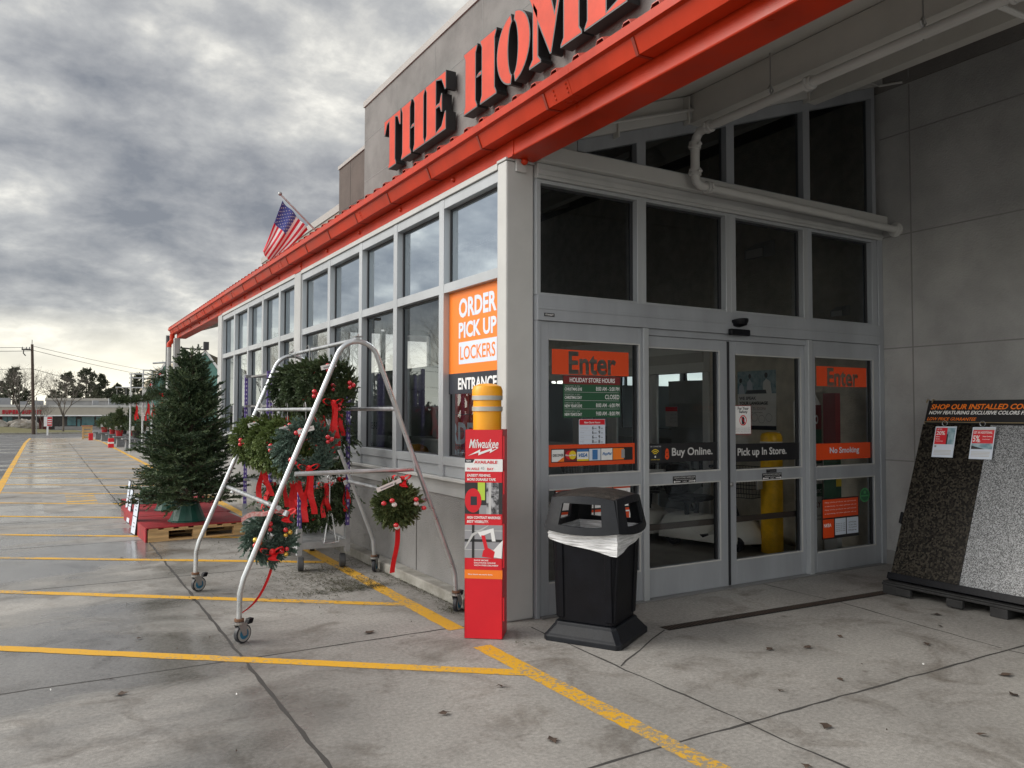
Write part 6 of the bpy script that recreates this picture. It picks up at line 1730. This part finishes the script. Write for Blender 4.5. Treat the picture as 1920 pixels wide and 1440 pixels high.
pl_ = [pine_thing(81, 'x'), pine_thing(82, 'x'), pine_thing(83, 'x')]
PLAB = ['broad dark pine left of the utility pole', 'tall pine behind the bare tree', 'tallest layered pine of the middle group', 'pine close behind the tallest one, towards the store', 'short pine in the gap of the skyline', 'spreading pine nearest the garlands', 'pine peeping beside the dark garland post', 'low pine just at the utility pole', 'low pine between the pole and the bare tree', 'low pine between the two tallest pines', 'low pine in front of the middle group', 'low pine at the start of the skyline gap', 'low pine at the end of the skyline gap', 'low pine under the spreading pine', 'pine at the picture edge', 'last pine, hidden by the fir tree']
for k, (x, h) in enumerate(PB):
    loc = (x, 245 + (k % 5) * 2.5, gz(245) + .4)
    if k < 3: o = pl_[k]; o.location = loc; o['label'] = PLAB[k]; o.rotation_euler.z = k
    else: o = copy_tree(pl_[k % 3], loc, k * 1.3, PLAB[k])
    s_ = h / 15.8; o.scale = (s_ * 1.05, s_ * 1.05, s_)
g_ = np.random.default_rng(90)
P0 = np.stack([g_.uniform(-60, 60, 900), g_.uniform(262, 275, 900), gz(265) + g_.uniform(0, 6.2, 900) * (0.7 + .3 * np.sin(np.arange(900)))], 1); d = g_.normal(size=(900, 3)); d /= np.linalg.norm(d, axis=1, keepdims=True)
V, F = brush(P0, P0 + d * 1.4, 14, .8, .28, g_); b = MB(); b.arr(V, F); o = b.build('far_wood', mat('brown wood', (.040, .036, .026), .8, col2=(.072, .062, .044), vscale=.4)); tag(o, 'brown mass of undergrowth and far wood behind the shops', 'woodland', kind='stuff')
P0 = np.stack([g_.uniform(-75, -10, 700), g_.uniform(100, 112, 700), gz(105) + g_.uniform(0, 3.0, 700)], 1); d = g_.normal(size=(700, 3)); d /= np.linalg.norm(d, axis=1, keepdims=True)
P0[:, 0] -= 6
V, F = brush(P0, P0 + d * 1.2, 12, .6, .22, g_); b = MB(); b.arr(V, F); o = b.build('hedgerow', MATS['brown wood']); tag(o, 'tangled dark hedge across the car park, mirrored in the windows', 'hedge', kind='stuff')

# ================================================================== strip of shops
SX0, SX1, SYY = -40, 34, 185; zb_ = gz(SYY)
st = thing('shop_row', (0, SYY, zb_), 'long low beige shop row with a flat fascia across the far car park', 'building')
b = MB(); b.box(SX0, SX1, SYY + 2.2, SYY + 16, zb_, 2.2); b.build('wall', mat('shop wall', (.085, .080, .078), .8), st)
b = MB(); b.box(SX0, SX1, SYY, SYY + 2.3, .55, 2.35); b.build('fascia', mat('beige fascia', (.42, .39, .33), .7, var=.06, vscale=.4), st)
b = MB(); b.box(SX0 - .1, SX1 + .1, SYY - .12, SYY + 2.4, 2.36, 2.85); b.build('fascia_cap', mat('pale cap', (.50, .50, .48), .6), st)
b = MB(); b.box(SX0, SX1, SYY - .06, SYY - .001, .50, .74); b.build('fascia_foot', WHITE, st)
SHW = mat('shop window', (.05, .15, .17), .18, col2=(.10, .25, .27), vscale=.6); DKW = mat('dark shop window', (.012, .011, .012), .25); BRK = mat('shop brick', (.10, .022, .020), .8, var=.2, vscale=2)
for x0, x1, m_ in ((-11.5, -10.3, BRK), (-8.4, -3.9, DKW), (-3.8, -1.6, BRK), (-1.5, .6, DKW), (-14, -12, DKW), (-22, -15, DKW)):
    b = MB(); b.box(x0, x1, SYY + 2.1, SYY + 2.25, zb_ + .1, .45); b.build('shopfront', m_, st)
for x0 in (-10.2, -9.3, 1.4, 2.2, 4.1, 4.9, 5.7, 6.8, 7.9, 8.9, 10.0, 11.1, 12.2, 13.3, 14.4, 15.5):
    b = MB(); b.box(x0, x0 + .78 if x0 < 6 else x0 + 1.0, SYY + 2.1, SYY + 2.25, zb_ + (.8 if x0 > 0 else 1.2), .42); b.build('shop_window', SHW, st)
b = MB(); b.box(3.15, 3.95, SYY + 2.05, SYY + 2.3, zb_, .0); b.box(3.28, 3.82, SYY + 2.02, SYY + 2.06, zb_ + .3, -.2, 1); b.build('shop_door', [DKW, SHW], st)
b = MB(); b.box(-.9, 20, SYY + 1.9, SYY + 2.09, zb_, zb_ + .62); b.build('low_wall', mat('pale base', (.32, .31, .30), .7), st)
for x, w_, h_ in ((-11, 2.0, 1.2), (-7.3, 1.4, .5), (-5.2, 2.2, .7), (9.4, 2.4, 1.3), (6.2, 1.2, .8)):
    b = MB(); b.box(x, x + w_, SYY + 5, SYY + 7, 2.2, 3.1 + h_); b.build('roof_unit', mat('roof unit', (.26, .27, .29), .6), st)
s5 = thing('shop_sign', (-7, SYY - .1, 1), 'red block letters SUPER BUFFET on the beige shop fascia', 'sign')
fr = ENT(-10.25, SYY - .08, .93); RL = mat('red letters', (.42, .008, .02), .5)
x = 0
for ch in 'SUPER BUFFET':
    if ch != ' ':
        b = MB(); vs, fs = glyphs(ch, .07, 0); o_, u_, v_, n_ = fr
        ff = [o_ + u_ * (x + p[0] * .52) + v_ * (p[1] * .86) for p in vs]; b.add(ff, fs); o = b.build('letter', RL, s5); sd = o.modifiers.new('t', 'SOLIDIFY'); sd.thickness = .12; sd.offset = 1
    x += .60 if ch != ' ' else .42
t = thing('shop_hall', (9, 230, gz(230)), 'pale flat roofed hall rising behind the beige shop row', 'building')
b = MB(); b.box(-2.5, 40, 230, 250, gz(230), 4.3); b.build('wall', mat('hall wall', (.33, .33, .33), .7, var=.15, vscale=.3), t); b = MB(); b.box(-2.7, 40.2, 229.7, 250, 4.301, 4.95); b.build('roof_edge', mat('hall edge', (.44, .42, .38), .6), t)
b = MB(); b.box(5, 11, 229.9, 229.99, 1.5, 3.2); b.build('window', DKW, t)
# road sign
t = thing('small_sign', (-2.6, 73, gz(73)), 'small white and red sign on a white post at the lane end', 'sign'); z = gz(73)
b = MB(); b.box(-2.95, -2.33, 73, 73.08, .24, 1.08); b.build('board', WHITE, t, bevel=.01)
b = MB(); b.box(-2.70, -2.35, 72.985, 72.999, .28, 1.04); b.build('red_panel', CRED, t); b = MB()
for q in range(3): b.box(-2.68, -2.38, 72.975, 72.984, .42 + q * .18, .50 + q * .18)
b.build('white_lines', WHITE, t); b = MB(); b.box(-2.74, -2.60, 73.0, 73.08, z, .239); b.build('post', WHITE, t)
# boulders on the verge
ROCK = mat('boulder', (.20, .17, .14), .9, col2=(.42, .40, .37), vscale=1.1, bump=.6, bscale=4)
for k, (x, w_, h_) in enumerate(((-8.2, 1.2, .85), (-6.6, 1.0, .7), (-5.6, 1.5, .95), (-4.5, 1.0, .9), (-10.5, 1.4, .9))):
    b = MB(); b.sphere((0, 0, 0), 1, 12, 8); rr = random.Random(k)
    y = 122 + k % 2; zz = gz(y) + .88
    fac = [rr.uniform(.8, 1.15) for _ in b.v]
    b.v = [(x + p[0] * w_ * f, y + p[1] * .8 * f, zz - .1 + max(p[2], -.3) * h_ * f) for p, f in zip(b.v, fac)]
    tag(b.build('boulder', ROCK), 'pale boulder on the grass verge, %s' % ('beside the picture edge gap', 'low and brown between two others', 'broad and rounded before the dark shopfront', 'pointed, touching the utility pole', 'outermost at the picture edge')[k], 'boulder', 'boulders on the verge')

# ================================================================== inside the vestibule
lk = thing('locker', (.6, 1.65, .006), 'red order pick up locker cabinet behind the corner window', 'locker')
LKR = mat('locker red', (.40, .035, .022), .5)
b = MB(); b.box(.45, .78, 1.22, 2.12, .01, 1.75); b.build('cabinet', LKR, lk, bevel=.006)
b = MB()
for i in range(5): b.box(.446, .4495, 1.30 + i * .20, 1.307 + i * .20, .03, 1.73)
for z in (.25, .48, .72, .95, 1.08, 1.22, 1.36, 1.52): b.box(.445, .449, 1.23, 2.11, z, z + .006)
b.build('door_gap', GASK, lk)
b = MB(); fr = FAC(.444, 2.10, 0); b.text(fr, 'ORDER', .0, 1.235, .84, .215, 0, 0, .04); b.text(fr, 'PICK UP', .0, .985, .86, .205, 0, 0, .04); b.rect(fr, .0, .745, .86, .19, -.0005, 0); b.text(fr, 'LOCKERS', .02, .765, .80, .15, .001, 1, .03); b.build('lettering', [BLUEW, mat('locker lettering red', (.30, .03, .03), .5)], lk)
t = thing('service_counter', (1.0, 4.0, .006), 'grey counter with upright cabinet behind the shop windows', 'counter')
CNT = mat('counter grey', (.44, .46, .47), .6, var=.1, vscale=3)
b = MB(); b.box(.75, 1.35, 2.4, 6.6, .01, 1.22); b.box(.72, 1.38, 2.35, 6.65, 1.221, 1.25)
for i in range(12): b.box(.746, .7495, 2.6 + i * .33, 2.606 + i * .33, .1, 1.1)
b.build('counter', CNT, t, bevel=.006)
b = MB(); b.box(.9, 1.30, 2.7, 3.3, 1.251, 1.72); b.build('cabinet', CNT, t, bevel=.01)
b = MB(); b.box(.9, 1.30, 3.9, 4.4, 1.251, 1.82); b.build('cabinet', CNT, t, bevel=.01)
b = MB(); b.box(1.36, 1.40, 2.36, 6.6, 1.251, 2.15); b.build('rear_screen', mat('pale screen', (.50, .51, .50), .7, var=.1, vscale=2), t)
b = MB(); b.box(.78, .84, 4.7, 4.71, 1.161, 2.2); b.quad((.79, 4.72, 1.2), (.79, 5.35, 1.2), (.79, 5.35, 1.95), (.79, 4.72, 1.95)); b.build('back_panel', CNT, t)
b = MB(); fr = FAC(.785, 5.3, 1.2)
b.add([fr[0] + fr[1] * (.13 + q[0]) + fr[2] * (.55 + q[1]) for q in ring(0, 0, .055, .065)], [tuple(range(50))]); b.rect(fr, .08, .545, .10, .010, .001, 0); b.text(fr, 'SELF-S', .30, .12, .25, .09, .001, 0, .02); b.build('lettering', [NAVY], t)
for y, c, lb in ((4.35, (.012, .016, .04), 'dark blue bundle on the counter foot behind the window'), (4.85, (.012, .012, .013), 'black bundle on the ledge behind the window'), (2.7, (.45, .22, .02), 'orange glove bundle lying behind the second window')):
    b = MB(); b.sphere((.45, y, 1.13), .11, 10, 7, 0, (1, 1.3, .7)); b.sphere((.45, y + .12, 1.12), .08, 8, 6); b.sphere((.47, y - .1, 1.11), .07, 8, 6); b.box(.35, .6, y - .2, y + .2, 1.02, 1.045)
    tag(b.build('bundle', mat(lb[:9], c, .8), smooth=True), lb, 'bundle')
# inside bollard
t = thing('bollard', (3.93, .96, .006), 'yellow bollard with one white band inside the vestibule behind the glass door', 'bollard')
b = MB(); b.lathe([(.118, .01), (.118, 1.22), (.118, 1.28), (.10, 1.315), (.05, 1.33), (0, 1.332)], (3.93, .96, 0), 28); b.build('post', mat('scuffed yellow', (.82, .46, .008), .45, var=.14, vscale=14), t, smooth=True)
b = MB(); b.lathe([(.119, 1.195), (.1205, 1.196), (.1205, 1.225), (.119, 1.226)], (3.93, .96, 0), 28); b.build('white_band', WHITE, t)
fr = FAC(W - .004, 1.95, 1.335)
sign('language_poster', 'poster with blue photo and words We speak your language on the vestibule wall', 'poster', fr, .60, .72, WHITE, [(0, .44, .60, .28, TEALP), (0, 0, .60, .05, NAVY)],
     [('WE SPEAK', .03, .365, .27, .040, NAVY, .03), ('YOUR LANGUAGE', .03, .305, .45, .040, NAVY, .03), ('HABLAMOS TU IDIOMA', .03, .24, .42, .035, GREYP), ('ask for more information', .1, .205, .3, .014, NAVY)],
     polys=[(ring(.16 + i * .11, .13 + .02 * (i % 2), .045, .049), GREYP) for i in range(4)] + [([(.02, .44), (.03, .53), (.07, .57), (.10, .53), (.12, .44)], BLUEW), ([(.055 + .024 * cos(a), .605 + .03 * sin(a)) for a in [k * .52 for k in range(12)]], NAVY), ([(.15, .44), (.16, .58), (.20, .62), (.24, .57), (.25, .44)], BLUEW), ([(.20 + .022 * cos(a), .655 + .03 * sin(a)) for a in [k * .52 for k in range(12)]], NAVY), ([(.40, .44), (.41, .58), (.46, .62), (.52, .58), (.54, .44)], WHITE), ([(.455 + .026 * cos(a), .66 + .034 * sin(a)) for a in [k * .52 for k in range(12)]], NAVY), ([(.13, .44), (.46, .44), (.45, .485), (.15, .485)], NAVY)])
t = thing('promo_stand', (4.28, .80, .006), 'slim red, green and white cardboard stand against the vestibule wall', 'display')
b = MB(); b.prism([(0, .01), (.26, .01), (.26, 1.62), (.13, 1.80), (0, 1.66)], (4.18, .70, 0), (1, 0, 0), (0, 0, 1), (0, .16, 0)); b.build('panel', WHITE, t)
fr = ENT(4.18, .698, 0); b = MB(); b.rect(fr, 0, 1.36, .26, .27, .001, 0); b.rect(fr, 0, .98, .26, .38, .0012, 1); b.rect(fr, 0, .62, .26, .14, .0012, 1); b.text(fr, 'DO', .10, 1.42, .10, .10, .003, 2, .02); b.text(fr, 'Financ', .04, .66, .2, .06, .003, 2, .01); b.text(fr, 'APPLY', .03, .50, .2, .06, .003, 0, .03); b.text(fr, 'Now from', .03, .40, .2, .03, .003, 3); b.text(fr, 'the Phone', .03, .36, .2, .03, .003, 3); b.rect(fr, .02, .04, .12, .25, .001, 3); b.rect(fr, .03, .05, .10, .23, .0015, 2)
b.build('printing', [DRED, GREENP, WHITE, NAVY], t)
t = thing('promo_stand', (3.78, .62, .006), 'slim green and maroon stand just behind the door post', 'display')
b = MB(); b.box(4.08, 4.16, .25, .40, .01, .62, 2); b.box(4.08, 4.16, .25, .40, .621, 1.18, 1); b.box(4.08, 4.16, .25, .40, 1.181, 1.75, 0); b.box(4.078, 4.162, .247, .25, .78, .92, 3); b.build('panel', [DRED, GREENP, LGRYP, YELP], t)
# motor shopping carts
SHELL = mat('cart white plastic', (.72, .71, .67), .4, var=.06, vscale=5)
def cart(label):
    t = thing('motor_cart', (0, 0, 0), label, 'mobility cart', 'motor shopping carts parked in the vestibule')
    b = MB(); n = 9; rows_ = []
    for i in range(n):                          # rounded nose and floor shell, nose towards -Y
        f = i / (n - 1); y = -.62 + 1.15 * f; hw = .33 * (1 - (1 - min(1, f * 2.6)) ** 2.4) + .02; h = .08 + .17 * max(0, sin(min(1, f * 2.2) * pi)) ** .8 if f < .5 else .07 + (.17 if f > .62 else 0)
        rows_.append([(-hw, y, .09), (-hw * .98, y, .09 + h * .55), (-hw * .6, y, .10 + h * .95), (0, y, .11 + h), (hw * .6, y, .10 + h * .95), (hw * .98, y, .09 + h * .55), (hw, y, .09)])
    loft(b, rows_); b.build('shell', SHELL, t, smooth=True)
    b = MB(); b.box(-.335, .335, -.30, .52, .13, .165); b.build('bumper_strip', BLACK, t, bevel=.01)
    b = MB(); b.box(-.22, .22, .12, .50, .49, .56); b.box(-.22, .22, .46, .53, .56, .92); b.build('seat', BLACK, t, bevel=.03)
    b = MB(); b.tube([(0, -.30, .35), (0, -.08, .92)], .03, 8); b.tube([(-.26, -.10, .93), (.26, -.10, .93)], .018, 8); b.tube([(-.10, .3, .3), (-.12, .3, .5)], .03, 8); b.tube([(.10, .3, .3), (.12, .3, .5)], .03, 8); b.build('steering_column', BLACK, t, smooth=True)
    b = MB(); B0 = [(-.24, -.62), (.24, -.62), (.24, -.16), (-.24, -.16)]
    for z, s_ in ((.60, .85), (.70, .9), (.80, .95), (.92, 1.0)):
        P = [V3((x * s_, -.39 + (y + .39) * s_, z)) for x, y in B0]
        for i in range(4): b.tube([P[i], P[(i + 1) % 4]], .006, 4, 0, False)
    for i in range(12):
        for (p, q) in ((0, 1), (1, 2), (2, 3), (3, 0)):
            f = i / 12; lo_ = V3((B0[p][0] * .85, -.39 + (B0[p][1] + .39) * .85, .60)).lerp(V3((B0[q][0] * .85, -.39 + (B0[q][1] + .39) * .85, .60)), f); hi_ = V3((*B0[p], .92)).lerp(V3((*B0[q], .92)), f); b.tube([lo_, hi_], .003, 3, 0, False)
    b.build('basket', mat('basket wire', (.045, .045, .05), .5, .4), t)
    b = MB(); b.box(-.18, .18, -.635, -.625, .70, .86); b.build('basket_sign', LGRYP, t)
    for x, y in ((-.22, -.40), (.22, -.40), (-.26, .38), (.26, .38)):
        b = MB(); b.lathe([(.03, -.03), (.085, -.03), (.09, -.02), (.09, .02), (.085, .03), (.03, .03)], (x, y, .09), 18, 0, (1, 0, 0)); b.lathe([(0, -.032), (.05, -.032)], (x, y, .09), 14, 1, (1, 0, 0)); b.lathe([(.05, .032), (0, .032)], (x, y, .09), 14, 1, (1, 0, 0)); b.build('wheel', [TYRE, GREYP], t, smooth=True)
    return t
c1 = cart('white motor shopping cart half hidden behind the inside yellow bollard'); c1.location = (3.72, 1.62, .006); c1.rotation_euler.z = .25
copy_tree(c1, (3.62, 2.72, .006), -.55, 'white motor shopping cart in the middle of the vestibule behind the Buy Online door')
copy_tree(c1, (3.0, 3.9, .006), .9, 'white motor shopping cart deepest in the vestibule, by the counter')
# shop beyond the inner doors
sh = thing('shop_shelving', (8, 4.5, .006), 'long shelving of Christmas goods dimly seen inside the shop', 'shelving')
b = MB(); b.box(9.2, 9.4, -4, 14, 0, 3.4); b.build('back_panel', mat('maroon board', (.10, .012, .014), .7), sh)
b = MB()
for z in (.1, .6, 1.1, 1.6, 2.1): b.box(8.6, 9.2, -2, 13, z, z + .03)
b.build('shelf', CARTG, sh)
rr = random.Random(8); mm = [DRED, GREENP, GOLD, LGRYP, BERRY, ORAN, NAVY, GREENL, BLUEW, mat('dark box', (.03, .02, .02), .6)]
b = MB()
for z in (.13, .63, 1.13, 1.63, 2.13):
    y = -1.9
    while y < 12.8:
        w_ = rr.uniform(.10, .34); h_ = rr.uniform(.14, .42); k = rr.randrange(10)
        if rr.random() < .75: b.box(8.62, 8.95, y, y + w_ * .92, z + .001, z + h_, k)
        else: b.sphere((8.75, y + w_ / 2, z + w_ * .4), w_ * .4, 8, 6, k)
        y += w_
o = b.build('boxed_goods', mm, sh); o['kind'] = 'stuff'
LITE = [mat('warm string light', (1, .75, .3), .5, emit=((1, .62, .22), 9)), mat('white string light', (1, 1, 1), .5, emit=((.9, .95, 1), 8)), mat('violet string light', (.4, .2, 1), .5, emit=((.35, .2, 1), 9))]
b = MB()
for i in range(70):
    b.sphere((8.45 + rr.uniform(-.1, .1), rr.uniform(2.0, 10.5), rr.choice((1.5, 1.56, 1.9, 2.0)) + rr.uniform(-.03, .03)), .016, 5, 4, rr.choice((0, 0, 0, 1, 2)))
o = b.build('string_light', LITE, sh); o['kind'] = 'stuff'
g_ = np.random.default_rng(5); P0, P1 = ball_twigs(g_, .5, 420, .3, (.8, 5.5, .4)); V, F = brush(P0, P1, 10, .06, .02, g_)
b = MB(); b.arr(V + np.array([8.3, 5.5, 1.35]), F); b.build('garland', mat('tinsel garland', (.10, .06, .015), .5, col2=(.30, .20, .04), vscale=9), sh)
b = MB(); b.box(4.8, 9.2, -4, 14, 3.4, 3.5); b.build('shop_ceiling', GREYP, sh)
sign('hours_sign', 'small red and white opening hours sheet on the inner shop door', 'sign', frame((W - .03, 3.25, 1.35), (0, -1, 0), (0, 0, 1)), .24, .27, LGRYP, [(0, .21, .24, .06, CRED)], [('6 AM- 9 PM', .10, .15, .12, .03, GREYP), ('6 AM- 9 PM', .10, .10, .12, .03, GREYP), ('8 AM- 8 PM', .10, .05, .12, .03, GREYP)])

# ================================================================== loose needles and leaves
g_ = np.random.default_rng(77); cen = [(a_, b_, c_, d_, int(n_ * .6)) for a_, b_, c_, d_, n_ in [(-.72, 2.25, .22, .25, 900), (-.60, 1.85, .16, .10, 700), (-.78, 1.62, .20, .07, 600), (-.52, 1.62, .14, .06, 600), (-.85, 2.0, .45, .40, 700), (-.17, .52, .09, .06, 350), (-.16, 1.4, .05, .8, 700), (-.95, 4.2, .5, .8, 500), (-.62, 2.55, .3, .2, 600)]]
V = []; F = []
for cx_, cy_, sx, sy, n in cen:
    p = np.stack([g_.normal(size=n) * sx + cx_, g_.normal(size=n) * sy + cy_, g_.uniform(.004, .012, n)], 1); p[:, 0] = np.minimum(p[:, 0], -.15); a = g_.random(n) * pi; d = np.stack([np.cos(a), np.sin(a), g_.normal(size=n) * .15], 1) * g_.uniform(.008, .022, (n, 1)); w_ = np.stack([-np.sin(a), np.cos(a), a * 0], 1) * .0024
    k = len(V) * 0
    V.append(np.stack([p - d - w_, p + d - w_, p + d + w_, p - d + w_], 1).reshape(-1, 3))
V = np.concatenate(V); F = np.arange(len(V)).reshape(-1, 4); b = MB(); b.arr(V, F); o = b.build('fallen_needles', NEEDLED); tag(o, 'drifts of fallen fir needles on the concrete under the rack', 'needles', kind='stuff')
b = MB(); rr = random.Random(12)
spots = [(.55, -2.0), (1.0, -2.05), (1.35, -1.55), (1.75, -1.5), (1.1, -1.45), (-.75, -1.15), (-.9, -1.9), (-1.2, -1.35), (.35, -2.45), (1.9, -2.5), (2.1, -1.9), (2.6, -1.7), (1.6, -2.7), (-2.4, .9), (-2.25, 4.2), (-1.0, .25), (-.6, -2.6), (2.9, -1.5), (-1.5, -2.4), (.9, -2.9), (-1.9, 1.9), (-.1, -2.7), (1.2, -3.1), (2.2, -2.9), (3.0, -2.6), (-2.6, -.2)] + [(rr.uniform(-3, 4), rr.uniform(-3.5, 6)) for _ in range(30)]
for k, (x, y) in enumerate(spots):
    if x > -.2 and y > -.3: continue
    s_ = rr.uniform(.018, .042) * (1 if k < 26 else .17); a = rr.random() * 6.28
    q = [V3((x + s_ * cos(a + t_) * r_, y + s_ * sin(a + t_) * r_, .004 + rr.uniform(.001, .012))) for t_, r_ in ((0, 1.4), (.7, .7), (1.4, .9), (2.4, .55), (3.14, 1.2), (3.9, .6), (4.8, .9), (5.6, .6))]
    b.add(q, [tuple(range(8))], 0 if k < 26 or rr.random() < .6 else 1)
o = b.build('leaf_litter', [LEAFB, TAG]); tag(o, 'scattered dead leaves and scraps on the concrete', 'litter', kind='stuff')

bpy.data.scenes.remove(_tmp)
